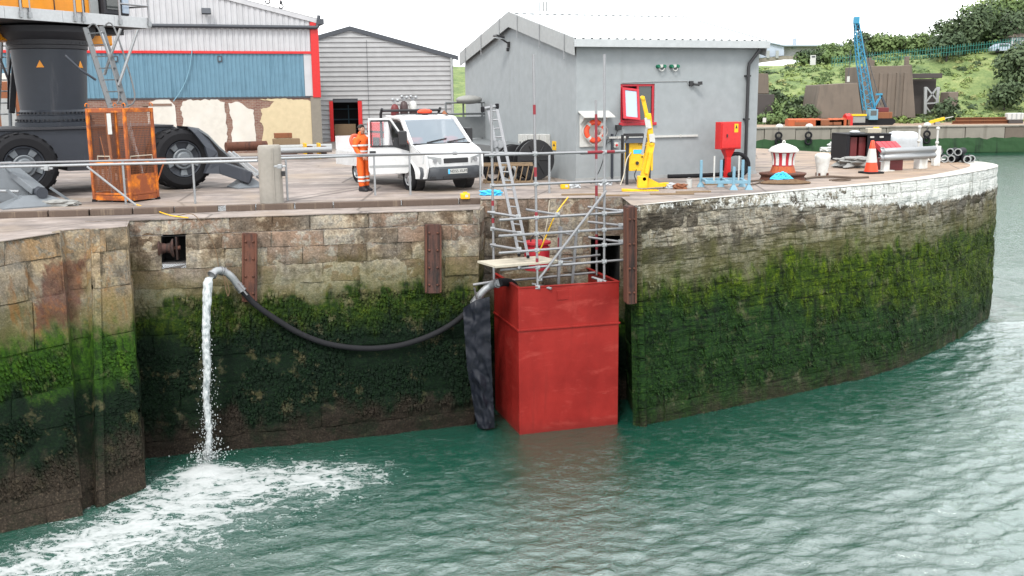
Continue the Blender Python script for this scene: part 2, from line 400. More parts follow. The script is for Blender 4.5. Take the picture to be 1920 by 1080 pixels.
# ------------------------------------------------------------------ polylines of the quay edge (plan)
def catmull(pts, n=10):
    pts = [Vector(p) for p in pts]; out = []
    for i in range(len(pts)-1):
        p0 = pts[max(i-1, 0)]; p1 = pts[i]; p2 = pts[i+1]; p3 = pts[min(i+2, len(pts)-1)]
        for k in range(n):
            u = k/n
            out.append(.5*((2*p1)+(p2-p0)*u+(2*p0-5*p1+4*p2-p3)*u*u+(3*p1-p0-3*p2+p3)*u**3))
    out.append(pts[-1]); return out
class Ruled:
    """wall face ruled between a top and a foot polyline; s runs in metres along the top"""
    def __init__(s, top, foot, ztop, zfoot):
        s.t = [Vector((*p[:2], 0)) for p in top]; s.f = [Vector((*p[:2], 0)) for p in foot]; s.zt, s.zf = ztop, zfoot
        s.L = [0]
        for a, b in zip(s.t, s.t[1:]): s.L.append(s.L[-1]+(b-a).length)
        s.len = s.L[-1]
    def at(s, x, z):
        x0 = min(max(x, 0), s.len); i = 0
        while i < len(s.L)-2 and s.L[i+1] < x0: i += 1
        u = (x0-s.L[i])/(s.L[i+1]-s.L[i])
        a = s.t[i].lerp(s.t[i+1], u); b = s.f[i].lerp(s.f[i+1], u)
        k = (z-s.zt)/(s.zf-s.zt); p = a.lerp(b, k)
        d = (s.t[i+1]-s.t[i]).normalized(); nrm = Vector((d.y, -d.x, 0))
        return Vector((p.x, p.y, z)), nrm

def masonry(wall, R_, courses, mat, proud=lambda z: 0, amp=.02, cell=.09, seed=1, holes=(), joint=.012, s0=0, s1=None, rough_f=None, name='stone', edge=.018, matf=None):
    """courses: (z_top, z_bottom, min_len, max_len). Every stone is an object of its own; the joints lie back in the core."""
    rnd = random.Random(seed); s1 = R_.len if s1 is None else s1
    core = MB()
    for ci, (z1, z0, la, lb) in enumerate(courses):
        s = s0; first = True
        while s < s1-1e-3:
            L = rnd.uniform(la, lb)
            if first: L *= rnd.uniform(.45, 1); first = False
            if s1-(s+L) < la*.5: L = s1-s
            e = min(s+L, s1)
            segs = [(s, e)]
            for (hs, he, h0, h1) in holes:
                if z0 < h1-.02 and z1 > h0+.02:
                    ns = []
                    for a, b in segs:
                        if b <= hs or a >= he: ns.append((a, b))
                        else:
                            if hs-a > .05: ns.append((a, hs))
                            if b-he > .05: ns.append((he, b))
                    segs = ns
            for a, b in segs:
                nu = max(2, int((b-a)/cell)); nv = max(2, int((z1-z0)/cell))
                pr = proud((z0+z1)/2)+rnd.uniform(-.022, .022)*(1 if amp > .012 else .4); am = amp*rnd.uniform(.6, 1.4); tilt = rnd.uniform(-.02, .02)
                ph = rnd.uniform(0, 50)
                jj = [rnd.uniform(0, 1) for _ in range(4)]
                mb = MB(); vs = []; idx = {}
                for j in range(nv+1):
                    for i in range(nu+1):
                        u = i/nu; v = j/nv
                        x = a+joint+(b-a-2*joint)*u; z = z0+joint+(z1-z0-2*joint)*v
                        ed = min(u*(b-a), (1-u)*(b-a), v*(z1-z0), (1-v)*(z1-z0))
                        x += (noise.noise((x*3+ph, z*3, 1))*.03)*(1 if ed < .01 else .3); z += noise.noise((x*3, z*3+ph, 7))*.02*(1 if ed < .01 else .3)
                        p, n = R_.at(x, z)
                        d = pr+tilt*(v-.5)+am*(nz3(p, 1.6, 4)*.9+nz3(p, 6, 3)*.5)
                        if ed < .03: d -= edge*(1-ed/.03)*(.6+.8*abs(noise.noise((x*4, z*4, ph))))
                        idx[(i, j)] = len(vs); vs.append(p+n*d)
                fs = [(idx[(i, j)], idx[(i+1, j)], idx[(i+1, j+1)], idx[(i, j+1)]) for j in range(nv) for i in range(nu)]
                bd = [(i, 0) for i in range(nu)]+[(nu, j) for j in range(nv)]+[(i, nv) for i in range(nu, 0, -1)]+[(0, j) for j in range(nv, 0, -1)]
                off = len(vs)
                for i, j in bd:
                    u = i/nu; v = j/nv
                    p, n = R_.at(a+joint+(b-a-2*joint)*u, z0+joint+(z1-z0-2*joint)*v); vs.append(p-n*.16)
                m = len(bd)
                for k in range(m):
                    fs.append((idx[bd[k]], off+k, off+(k+1) % m, idx[bd[(k+1) % m]]))
                mb.add(vs, fs)
                mb.build(name, matf(rnd, z0, a) if matf else mat, wall, world=True, smooth=50, fixn=False)
                # joint bed
                nu2 = max(1, int((b-a)/.3))
                core.grid(lambda u, v: R_.at(a+(b-a)*u, z0+(z1-z0)*v)[0]+R_.at(a+(b-a)*u, 0)[1]*(proud((z0+z1)/2)-.035), nu2, 2)
            s = e
    core.build('joint_bed', mat, wall, world=True, smooth=40)

# ------------------------------------------------------------------ quay walls
ZF = -5.6
top_round = catmull([(2.78, 22.95), (6.49, 25.55), (10.13, 27.85), (12.52, 29.72), (14.89, 32.16), (16.26, 33.95), (16.75, 35.6), (16.4, 37.4), (14.9, 40.2), (11.2, 46.6)], 8)
foot_round = []
for i, p in enumerate(top_round):
    d = (top_round[min(i+1, len(top_round)-1)]-top_round[max(i-1, 0)]).normalized(); n = Vector((d.y, -d.x))
    foot_round.append(p+n*(.25+.5*min(1, i/8)-.62*max(0, min(1, (i-16)/18))))
RW = Ruled(top_round, foot_round, 0, ZF)
quay_round = thing('round_quay_wall', 'curved masonry dock wall with flaking white painted rim and green weed below', 'quay wall', (9, 26, 0))
cs = [(0, -.30, .7, 1.5)]; z = -.30
rr = random.Random(3)
while z > ZF: h = rr.uniform(.27, .50); cs.append((z, z-h, 1.0, 3.2)); z -= h
masonry(quay_round, RW, cs[:1], 'round_stone', amp=.012, seed=11, name='coping_stone', cell=.12, s1=RW.len-5)
masonry(quay_round, RW, cs[1:], 'round_stone', amp=.055, seed=5, cell=.075, s1=RW.L[-12], proud=lambda z: -.015, joint=.004, edge=.014)
RB = Ruled([(2.72, 25.2), (2.78, 22.95)], [(2.90, 25.2), (2.99, 22.72)], 0, ZF)
masonry(quay_round, RB, [(c[0], c[1], .8, 1.3) for c in cs], 'round_stone', amp=.03, seed=6, cell=.12)

RI = Ruled([(-9.3, 21.95), (-8.01, 22.19), (-4.34, 22.92), (-.73, 23.61)], [(-9.2, 20.7), (-7.9, 20.98), (-4.33, 21.88), (-.95, 23.1)], -.13, ZF)
quay_inner = thing('inner_quay_wall', 'dark weedy dock wall of rough masonry behind the falling water and the black hose', 'quay wall', (-4.3, 22.9, -.13))
hole = (1.30+.30, 1.30+.82, -1.06, -.50)
csi = [(-.13, -.47, .8, 1.7), (-.47, -.80, .5, 1.3), (-.80, -1.2, .6, 1.5), (-1.2, -1.62, .7, 1.6), (-1.62, -2.0, .8, 1.6), (-2.0, -2.6, 1.2, 2.8), (-2.6, -3.1, 1.2, 2.6), (-3.1, -3.7, 1.2, 2.8), (-3.7, -4.3, 1.2, 2.8), (-4.3, -4.85, 1.2, 2.8), (-4.85, ZF, 1.2, 2.8)]
masonry(quay_inner, RI, csi[:1], 'inner_stone', amp=.045, seed=21, name='coping_stone', proud=lambda z: -.09, cell=.08, edge=.03)
masonry(quay_inner, RI, csi[1:], 'inner_stone', amp=.06, seed=22, cell=.07, joint=.008, holes=[hole], proud=lambda z: .05)
RIR = Ruled([(-.73, 23.61), (-.62, 24.9)], [(-.95, 23.1), (-.8, 24.9)], -.13, ZF)
masonry(quay_inner, RIR, [(c[0], c[1], .5, .9) for c in csi], 'inner_stone', amp=.03, seed=23)
# recess behind the red caisson
RR = Ruled([(-.75, 24.72), (2.9, 24.9)], [(-.75, 24.72), (2.9, 24.9)], 0, ZF)
recess = thing('recess_wall', 'pale rubble wall at the back of the sluice recess behind the scaffolding', 'wall', (1, 24.8, 0))
sl_hole = (2.72, 3.45, -2.25, -.95)
csr = [(0, -.45, .8, 1.5), (-.45, -.95, .5, 1.0), (-.95, -1.4, .5, .9), (-1.4, -1.85, .5, 1.0), (-1.85, -2.25, .6, 1.0), (-2.25, -3.2, .8, 1.4), (-3.2, -4.3, .8, 1.4), (-4.3, ZF, .8, 1.4)]
dock_stone('recess_stone', moss_z=(-2.5, -3.0), dark_z=(-3.0, -3.6), brown_z=(-4.3, -4.75), striate=.1)
masonry(recess, RR, csr, 'recess_stone', amp=.045, seed=31, holes=[sl_hole], cell=.08)
v = MB()
def niche(mbx, Rw, h, depth):
    a, n = Rw.at(h[0], h[2]); b, _ = Rw.at(h[1], h[2]); c_, _ = Rw.at(h[1], h[3]); d_, _ = Rw.at(h[0], h[3])
    o = -n*depth; q = [a-n*.04, b-n*.04, c_-n*.04, d_-n*.04]; w_ = [p+o for p in (a, b, c_, d_)]
    mbx.quad(*w_)
    for i in range(4): mbx.quad(q[i], q[(i+1) % 4], w_[(i+1) % 4], w_[i])
niche(v, RR, sl_hole, 1.6); v.build('sluice_opening', 'dark_void', recess, world=True)
v = MB(); niche(v, RI, hole, .55); v.build('roller_niche', 'dark_void', quay_inner, world=True)

# pier on the left: ruled faces, a sunk stop-log groove between them
PT = [(-10.6, 17.2), (-9.67, 19.0), (-9.09, 20.30)]; PF = [(-11.6, 15.6), (-9.19, 16.97), (-8.0, 17.70)]
pier = thing('masonry_pier', 'stained sandstone pier with rust runs and a vertical groove at the water', 'pier', (-9, 20, -.13))
PA = Ruled(PT, PF, -.13, ZF)
PB = Ruled([(-8.62, 20.66), (-8.06, 21.12)], [(-7.93, 18.05), (-7.34, 19.15)], -.13, ZF)
PG = Ruled([(-9.09, 20.30), (-9.20, 20.55), (-8.76, 20.90), (-8.62, 20.66)], [(-8.0, 17.70), (-8.15, 17.95), (-8.0, 18.25), (-7.93, 18.05)], -.13, ZF)
PC = Ruled([(-8.06, 21.12), (-8.5, 22.4)], [(-7.34, 19.15), (-8.1, 21.2)], -.13, ZF)
csp = [(-.13, -.58, 1.1, 1.5), (-.58, -1.28, 1.3, 2.2), (-1.28, -2.2, 1.3, 2.4), (-2.2, -2.95, 1.2, 2.0), (-2.95, -3.6, 1.3, 2.0), (-3.6, -4.3, 1.2, 2), (-4.3, -4.9, 1.2, 2), (-4.9, ZF, 1.2, 2)]
masonry(pier, PA, csp, 'pier_stone', amp=.014, seed=41, cell=.1)
masonry(pier, PB, [(-.13, -.58, .3, .5)]+[(a, b, .5, .9) for a, b, _, _ in csp[1:]], 'pier_stone', amp=.014, seed=44, cell=.1)
masonry(pier, PG, [(a, b, 5, 5) for a, b, _, _ in csp], 'pier_stone', amp=.006, seed=43, cell=.1, joint=.006)
masonry(pier, PC, [(a, b, .7, 1.4) for a, b, _, _ in csp], 'pier_stone', amp=.02, seed=44)
v = MB()
def top_at(Rw, x, k=0): return tuple(Rw.at(x, -.13)[0])
cap_out = [top_at(PA, 0), top_at(PA, PA.L[1]), (-9.09, 20.30, -.13), (-9.20, 20.55, -.13), (-8.76, 20.90, -.13), (-8.62, 20.66, -.13), (-8.06, 21.12, -.13), (-8.4, 22.18, -.13), (-9.25, 22.03, -.13), (-9.25, 23.45, -.13), (-9.72, 23.37, -.13), (-11.64, 23.02, -.13), (-30, 19.65, -.13), (-30, 12, -.13)]
v.quad(*[(x, y, z-.006) for x, y, z in cap_out]); v.build('pier_top', 'quay_concrete', pier, world=True)

# weed hanging on the wet stone: short limp blades, too many to count
def weed(wall, Rw, n, mat, seed, z0=-1.75, z1=-4.6, off=.03, s1=None):
    q = random.Random(seed); vs = []; fs = []; s1 = s1 or Rw.len
    for i in range(n):
        z = z0+(z1-z0)*q.random()**.8; s = q.uniform(.05, s1-.05)
        if noise.noise((s*.9, z*1.1, seed)) < -.15: continue
        p, nn = Rw.at(s, z); tx = Vector((-nn.y, nn.x, 0)); L = q.uniform(.05, .19); w = q.uniform(.012, .035); ln = q.uniform(-.25, .25)
        o = q.uniform(-.01, .03)+off; b = len(vs)
        for k, (f_, wd, out) in enumerate(((0, 1, 0), (.5, .9, .035), (1, .35, .02))):
            c = p+nn*(o+out*q.uniform(.5, 1.3))+tx*(ln*L*f_)-Vector((0, 0, L*f_)); vs += [c-tx*w*wd, c+tx*w*wd]
        fs += [(b, b+1, b+3, b+2), (b+2, b+3, b+5, b+4)]
    m_ = MB(); m_.add(vs, fs); m_.build('weed', mat, wall, world=True, kind='stuff', fixn=False)
weed(quay_round, RW, 3800, 'round_stone', 1, off=-.005, s1=RW.L[-14])
weed(quay_inner, RI, 9000, 'inner_stone', 2, off=.06)
weed(pier, PA, 4000, 'pier_stone', 3, z0=-2.2, off=0); weed(pier, PB, 2200, 'pier_stone', 4, z0=-2.2, off=0)

# ------------------------------------------------------------------ ground
def flat(name, poly, z, mat, sub=0):
    bm = bmesh.new(); vs = [bm.verts.new((p[0], p[1], z)) for p in poly]; f = bm.faces.new(vs)
    bmesh.ops.triangulate(bm, faces=[f]); bmesh.ops.recalc_face_normals(bm, faces=bm.faces)
    if bm.faces[:][0].normal.z < 0: bmesh.ops.reverse_faces(bm, faces=bm.faces[:])
    me = bpy.data.meshes.new(name); bm.to_mesh(me); bm.free(); me.materials.append(MATS[mat])
    o = bpy.data.objects.new(name, me); COL.objects.link(o); o['kind'] = 'structure'; return o
inset = []
for i, p in enumerate(top_round):
    d = (top_round[min(i+1, len(top_round)-1)]-top_round[max(i-1, 0)]).normalized(); inset.append(p-Vector((d.y, -d.x))*.0)
KERB = [(-30, 19.6), (-11.64, 22.99), (-9.72, 23.35), (-6.09, 24.13), (-.75, 25.1)]
ground_poly = KERB+[(-.75, 24.72), (2.72, 24.9), (2.76, 23.0)]+[tuple(p) for p in inset[1:]]+[(7, 54), (4, 75), (0, 150), (-60, 600), (-900, 600), (-300, -20)]
flat('quay_ground', ground_poly, 0, 'quay_concrete')
flat('quay_ledge', [(-9.25, 22.03), (-8.05, 22.25), (-4.34, 22.99), (-.75, 23.68), (-.75, 25.1), (-6.09, 24.15), (-9.25, 23.45)], -.136, 'quay_concrete')
paint('white_rim', (.60, .60, .575), (.40, .385, .35), (.45, .43, .39), rough=.85, scale=2.5, amt=.4, sa=.2, bump=.4, coord='World')
# painted rim on top of the round head
v = MB(); n_ = len(top_round)-10
for i in range(1, n_):
    p = top_round[i]; d = (top_round[i+1]-top_round[i-1]).normalized(); nn = Vector((d.y, -d.x)); w = .10+.75*min(1, i/40)
    v.v.append((p.x-nn.x*.0, p.y-nn.y*.0, .004)); v.v.append((p.x-nn.x*w, p.y-nn.y*w, .004))
for i in range(n_-2): v.f.append((2*i, 2*i+2, 2*i+3, 2*i+1)); v.mi.append(0)
o = v.build('painted_rim', 'white_rim', None); o['kind'] = 'structure'
# kerb of stone blocks between the ledge and the quay
kerb = thing('stone_kerb', 'low brown kerb of long stone blocks along the quay ledge', 'kerb', (-6, 24.1, -.13))
kr = random.Random(9)
for a, b in zip(KERB[:-1], KERB[1:]):
    a, b = Vector((*a, 0)), Vector((*b, 0)); L = (b-a).length; d = (b-a)/L; n = Vector((d.y, -d.x, 0)); s = 0
    while s < L-.05:
        l = min(kr.uniform(.9, 1.7), L-s)
        if (a+d*s).x > -13.5:
            c = a+d*(s+l/2)+n*kr.uniform(.04, .07)+Vector((0, 0, -.068))
            mb = MB().box((0, 0, 0), (l-.03, .22, .148)); M_ = Matrix.Translation(c) @ Matrix.Rotation(math.atan2(d.y, d.x), 4, 'Z')
            mb.v = [tuple(M_ @ Vector(p)) for p in mb.v]
            mb.build('kerb_block', 'kerb_stone', kerb, world=True, bevel=.015)
        s += l+(.16 if kr.random() < .25 else 0)

# ------------------------------------------------------------------ water: one sheet, finely rippled where the picture sees it
def axis(lo, hi, step, far_lo, far_hi):
    a = list(np.arange(lo, hi, step)); s = step
    x = lo
    left = []
    while x > far_lo: s *= 1.35; x -= s; left.append(x)
    s = step; x = a[-1]; right = []
    while x < far_hi: s *= 1.30; x += s; right.append(x)
    return np.array(left[::-1]+a+right)
xs = axis(-9.6, 15, .041, -60, 500); ys = axis(13.8, 32, .041, -20, 140)
GX, GY = np.meshgrid(xs, ys)
rng = np.random.default_rng(4)
H_ = np.zeros_like(GX)
for k in range(70):
    lam = .15*(1.2/.15)**rng.random(); ang = R(-72)+rng.normal(0, .55); kx = 2*math.pi/lam
    amp = .0027*(lam/.5)**1.05; ph = rng.random()*6.28
    fade = 1/(1+np.maximum(0, np.maximum(np.abs(GX-4)-14, np.abs(GY-24)-13))/4) if lam < 3 else 1
    arg = kx*(GX*math.cos(ang)+GY*math.sin(ang))+ph+.6*np.sin(.8*GX+ph)+.6*np.sin(.7*GY+2*ph)
    sn = np.sin(arg); H_ += amp*fade*(1.9*np.exp(1.1*(sn-1))+.35*sn)
# lee of the walls: the ripples die down close to the masonry
def dist_poly(px, py, pl):
    d = np.full(px.shape, 1e9)
    for a, b in zip(pl[:-1], pl[1:]):
        ax, ay = a[0], a[1]; bx, by = b[0]-ax, b[1]-ay; t = np.clip(((px-ax)*bx+(py-ay)*by)/(bx*bx+by*by), 0, 1)
        d = np.minimum(d, np.hypot(px-ax-t*bx, py-ay-t*by))
    return d
dw = dist_poly(GX, GY, [(-7.4, 19.1), (-7.9, 20.7), (-4.3, 21.6), (-1, 22.9), (.15, 22.3), (2.5, 22.9), (6.4, 24.4), (10, 26.7), (13.5, 29.8)])
lee = np.clip(dw/8.5, 0, 1)**1.5; lee = np.maximum(lee, np.clip((GX-9.5)/5, 0, 1)*.8)
calm = 1-lee
H_ *= (.10+.90*lee)*(.80+.25*np.clip((GX-3)/6, 0, 1))
# foam round the foot of the falling water, drawn out towards the camera and to the left
jx, jy = -6.45, 20.15
dx, dy = GX-jx, GY-jy
dj = np.hypot(dx, dy)
ca, sa_ = math.cos(R(-58)), math.sin(R(-58))
def lobe(cx, cy, ang, la, lb):
    u = (GX-cx)*math.cos(ang)+(GY-cy)*math.sin(ang); w = -(GX-cx)*math.sin(ang)+(GY-cy)*math.cos(ang)
    return np.exp(-(u/la)**2-(w/lb)**2)
foam = .9*np.exp(-(dj/.42)**2)+.40*lobe(-5.6, 19.75, R(8), 2.3, 1.05)+.40*lobe(-6.5, 18.7, R(60), 1.7, 1.25)+.38*lobe(-7.6, 17.0, R(52), 1.9, 1.0)+.28*lobe(-8.1, 15.3, R(40), 1.8, 1.1)+.36*lobe(-3.7, 19.7, R(8), 1.5, 1.2)+.33*lobe(-5.3, 17.6, R(30), 2.3, 1.3)+.26*lobe(-6.8, 15.4, R(20), 2.4, 1.2)
foam = np.clip(foam, 0, 1.2)
H_ += .05*np.exp(-(dj/.45)**2)+.012*np.sin(dj*11)*np.exp(-dj/1.1)
V = np.stack([GX, GY, WATER_Z+H_], -1).reshape(-1, 3)
ny, nx = GX.shape
I = np.arange(nx*ny).reshape(ny, nx)
F = np.stack([I[:-1, :-1], I[:-1, 1:], I[1:, 1:], I[1:, :-1]], -1).reshape(-1, 4)
me = bpy.data.meshes.new('harbour_water')
me.vertices.add(len(V)); me.vertices.foreach_set('co', V.astype(np.float32).ravel())
me.loops.add(F.size); me.loops.foreach_set('vertex_index', F.astype(np.int32).ravel())
me.polygons.add(len(F)); me.polygons.foreach_set('loop_start', np.arange(0, F.size, 4, dtype=np.int32)); me.polygons.foreach_set('use_smooth', np.ones(len(F), bool))
me.update(); me.validate()
for nm, arr in (('foam', foam), ('calm', calm)):
    a_ = me.attributes.new(nm, 'FLOAT', 'POINT'); a_.data.foreach_set('value', arr.astype(np.float32).ravel())
me.materials.append(MATS['water'])
wo = bpy.data.objects.new('harbour_water', me); COL.objects.link(wo); wo['kind'] = 'structure'
# ------------------------------------------------------------------ shared plain materials
paint('render_grey', (.285, .305, .316), (.26, .28, .29), (.225, .24, .245), rough=.85, scale=.8, amt=.45, streak=2.2, sa=.35, bump=.3, bscale=45)
paint('roof_white', (.52, .54, .55), (.45, .47, .48), rough=.45, scale=2, amt=.4, bump=.05)
paint('trim_grey', (.34, .35, .36), (.29, .30, .30), rough=.55, scale=2, bump=.05)
paint('black_plastic', (.010, .010, .012), (.02, .02, .022), rough=.45, scale=5, bump=.1)
paint('red_paint', (.50, .022, .035), (.40, .018, .03), rough=.4, scale=3, bump=.08)
paint('signal_red', (.62, .018, .02), (.50, .02, .02), rough=.35, scale=3, bump=.05)
paint('white_plastic', (.55, .55, .53), (.46, .46, .44), rough=.4, scale=4, bump=.05)
paint('white_paint', (.58, .58, .56), (.46, .44, .40), (.40, .34, .27), rough=.55, scale=5, amt=.22, streak=9, sa=.1, bump=.2)
paint('green_plastic', (.008, .12, .065), rough=.4, bump=0)
paint('orange_ring', (.85, .115, .035), (.70, .08, .03), rough=.5, scale=5, bump=.1)
paint('galv', (.40, .41, .42), (.31, .32, .33), (.24, .22, .20), rough=.45, metal=.45, scale=7, amt=.5, streak=8, sa=.2, bump=.12)
paint('tube_steel', (.40, .41, .42), (.28, .28, .29), (.17, .11, .08), rough=.48, metal=.6, scale=9, amt=.5, streak=14, sa=.3, bump=.15)
paint('tube_mark', (.33, .015, .045), (.22, .02, .03), rough=.6, scale=9, bump=.1)
paint('alu', (.36, .36, .37), (.28, .28, .29), rough=.38, metal=.7, scale=9, bump=.08)
paint('yellow_paint', (.80, .50, .012), (.70, .40, .01), (.30, .17, .04), rough=.42, scale=4, amt=.35, streak=12, sa=.2, bump=.1)
paint('blue_pale', (.20, .36, .45), (.15, .28, .36), (.20, .16, .12), rough=.5, scale=6, sa=.3, bump=.1)
paint('timber', (.28, .20, .13), (.20, .14, .085), (.10, .066, .046), rough=.85, scale=5, streak=12, sa=.4, bump=.4)
paint('board_pale', (.52, .48, .41), (.40, .36, .29), rough=.8, scale=4, bump=.3)
paint('rope_tan', (.24, .155, .09), (.15, .095, .055), rough=.95, scale=12, bump=.6, bscale=50)
paint('rope_dark', (.06, .045, .038), (.11, .08, .06), rough=.95, scale=12, bump=.6, bscale=50)
paint('rope_blue', (.02, .30, .62), (.06, .45, .75), rough=.8, scale=14, bump=.5, bscale=40)
paint('rubber', (.007, .007, .008), (.018, .018, .02), spec=.07, rough=.75, scale=4, amt=.45, bump=.4, bscale=30)
t = NT('caisson_red'); P = t.coord('Object'); big = t.noise(P, .9, 5, .6); mid = t.noise(P, 3.5, 7, .7)
c = t.ramp(big, [(.35, (.17, .0105, .0085)), (.6, (.235, .017, .0135))])
c = t.mix(t.ramp(t.noise(t.coord('Object', (.5, .5, 1.6)), 2.2, 8, .72, .5), [(.55, 0), (.66, .5)]), c, (.31, .046, .036))
c = t.mix(t.ramp(t.noise(t.coord('Object', (.35, .35, 3)), 6, 5, .75), [(.64, 0), (.70, .5)]), c, (.31, .085, .065))
c = t.mix(t.ramp(t.noise(t.coord('Object', (1, 1, .07)), 5, 6, .65), [(.56, 0), (.72, .6)]), c, (.16, .014, .011))
wp_ = t.n('ShaderNodeSeparateXYZ'); t.l(t.coord('World'), wp_.inputs[0]); wz = t.math('MULTIPLY_ADD', mid, .35, wp_.outputs['Z'])
wm = t.n('ShaderNodeMapRange'); t.l(wz, wm.inputs[0]); wm.inputs[1].default_value = -4.72; wm.inputs[2].default_value = -4.98
c = t.mix(t.math('MULTIPLY', wm.outputs[0], .75), c, (.13, .012, .010))
t.fin(c, t.math('MULTIPLY_ADD', mid, .35, .28), 0, t.bump(t.math('MULTIPLY_ADD', mid, .3, t.noise(P, 1.6, 2)), .25, .05), .18)
paint('tarp_black', (.005, .006, .010), (.008, .0095, .015), spec=.2, rough=.42, scale=3, bump=.5, bscale=9)
paint('wrap_white', (.50, .52, .54), (.40, .42, .44), rough=.35, scale=3, bump=.5, bscale=7)
paint('bag_grey', (.32, .32, .32), (.24, .24, .23), rough=.7, scale=4, bump=.4, bscale=9)
paint('crane_grey', (.040, .046, .060), (.032, .037, .048), (.07, .07, .078), rough=.5, scale=1.2, amt=.45, streak=4, sa=.35, bump=.1)
paint('crane_pale', (.17, .19, .205), (.14, .155, .17), rough=.45, scale=2, bump=.08)
paint('crane_yellow', (.82, .33, .018), (.76, .28, .015), rough=.4, scale=1, bump=.05)
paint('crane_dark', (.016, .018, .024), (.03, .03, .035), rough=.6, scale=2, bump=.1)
paint('basket_orange', (.74, .21, .012), (.26, .07, .025), (.13, .045, .025), rough=.75, scale=3.2, amt=.34, streak=8, sa=.35, bump=.5, bscale=30)
paint('mesh_rust', (.115, .05, .035), (.20, .075, .035), (.05, .03, .025), rough=.85, scale=4, sa=.5, bump=.4)
paint('container_black', (.008, .009, .012), (.015, .015, .018), spec=.15, rough=.7, scale=3, bump=.1)
paint('maroon', (.16, .02, .022), (.12, .018, .02), rough=.5, scale=3, bump=.1)
paint('cone_orange', (.80, .07, .022), (.72, .06, .02), rough=.5, bump=0)
paint('capstan_red', (.50, .018, .04), (.36, .02, .03), (.10, .03, .025), rough=.5, scale=6, streak=10, sa=.3, bump=.2)
paint('capstan_rust', (.60, .20, .045), (.36, .085, .03), (.14, .04, .025), rough=.8, scale=6, amt=.5, streak=14, sa=.6, bump=.4)
paint('stair_grey', (.15, .16, .165), (.12, .125, .13), rough=.6, scale=6, bump=.1)
t = NT('glass_dark'); t.fin((.045, .05, .048), .06, 0, None, .6)
t = NT('glass_pale'); t.fin((.30, .36, .44), .08, 0, None, .6)
t = NT('lamp_glass'); t.fin((.45, .47, .48), .15, 0, None, .6)

def lathe_at(mb, c, prof, seg=24, axis='Z', rz=0):
    M = Matrix.Translation(c) @ Matrix.Rotation(rz, 4, 'Z')
    if axis == 'X': M = M @ Matrix.Rotation(R(90), 4, 'Y')
    if axis == 'Y': M = M @ Matrix.Rotation(R(-90), 4, 'X')
    return mb.lathe(prof, seg, M)
class Frame:
    """an upright frame: x along, y back, z up"""
    def __init__(s, o, deg): s.o = Vector(o); s.a = R(deg); s.M = Matrix.Translation(s.o) @ Matrix.Rotation(s.a, 4, 'Z'); s.I = s.M.inverted()
    def hit(s, u, v, axis=1, val=0.0):        # where the sight line meets the local plane axis=val
        o = s.I @ Vector((0, 0, CAM_H)); d = s.I.to_3x3() @ rayd(u, v)
        return o+d*((val-o[axis])/d[axis])
    def W(s, p): return s.M @ Vector(p)

# ------------------------------------------------------------------ grey pump house
B = Frame((1.9, 29.6, 0), 21); BL, BD, EH, RH = 6.15, 10.0, 3.98, 5.05
pump = thing('pump_house', 'grey rendered single storey building with shallow white metal roof and red window', 'building', B.o, B.a)
wx = B.hit(1163, 230); wx2 = B.hit(1228, 157)
WX0, WX1, WZ0, WZ1 = wx.x, wx2.x, wx.z, wx2.z
mb = MB()
# front wall with a real opening
for x0, x1, z0, z1 in ((0, WX0, 0, EH), (WX1, BL, 0, EH), (WX0, WX1, 0, WZ0), (WX0, WX1, WZ1, EH)): mb.quad((x0, 0, z0), (x1, 0, z0), (x1, 0, z1), (x0, 0, z1))
for q in (((WX0, 0, WZ0), (WX0, .2, WZ0), (WX0, .2, WZ1), (WX0, 0, WZ1)), ((WX1, 0, WZ0), (WX1, .2, WZ0), (WX1, .2, WZ1), (WX1, 0, WZ1)), ((WX0, 0, WZ0), (WX1, 0, WZ0), (WX1, .2, WZ0), (WX0, .2, WZ0)), ((WX0, 0, WZ1), (WX1, 0, WZ1), (WX1, .2, WZ1), (WX0, .2, WZ1))): mb.quad(*q)
for x in (0, BL): mb.quad((x, 0, 0), (x, BD, 0), (x, BD, EH), (x, BD/2, RH), (x, 0, EH))
mb.quad((0, BD, 0), (BL, BD, 0), (BL, BD, EH), (0, BD, EH))
mb.build('wall', 'render_grey', pump)
mb = MB(); ov = .14; sl = (RH-EH)/(BD/2)
for sgn in (0, 1):
    y0 = -ov if sgn == 0 else BD+ov
    def rp_(x, k, dz=0): y = y0+(BD/2-y0)*k; return (x, y, RH-abs(y-BD/2)*sl+dz)
    n = 24
    for i in range(n):      # profiled sheet: ribs
        xa = -ov+(BL+2*ov)*i/n; xb = -ov+(BL+2*ov)*(i+1)/n; m = xa+(xb-xa)*.22
        mb.quad(rp_(xa, 0, .12), rp_(m, 0, .12), rp_(m, 1, .12), rp_(xa, 1, .12))
        mb.quad(rp_(m, 0, .12), rp_(m+.02, 0, .085), rp_(m+.02, 1, .085), rp_(m, 1, .12))
        mb.quad(rp_(m+.02, 0, .085), rp_(xb-.02, 0, .085), rp_(xb-.02, 1, .085), rp_(m+.02, 1, .085))
        mb.quad(rp_(xb-.02, 0, .085), rp_(xb, 0, .12), rp_(xb, 1, .12), rp_(xb-.02, 1, .085))
    mb.quad(rp_(-ov, 0, -.02), rp_(BL+ov, 0, -.02), rp_(BL+ov, 1, -.02), rp_(-ov, 1, -.02))
rf = mb.build('roof', 'roof_white', pump)
mb = MB(); mb.prism([(-.25, -.07), (0, .03), (.25, -.07)], BL+2*ov, Matrix.Translation((-ov, BD/2, RH+.13)) @ Matrix(((0, 0, 1, 0), (1, 0, 0, 0), (0, 1, 0, 0), (0, 0, 0, 1))))
mb.build('ridge_cap', 'roof_white', rf)
mb = MB()
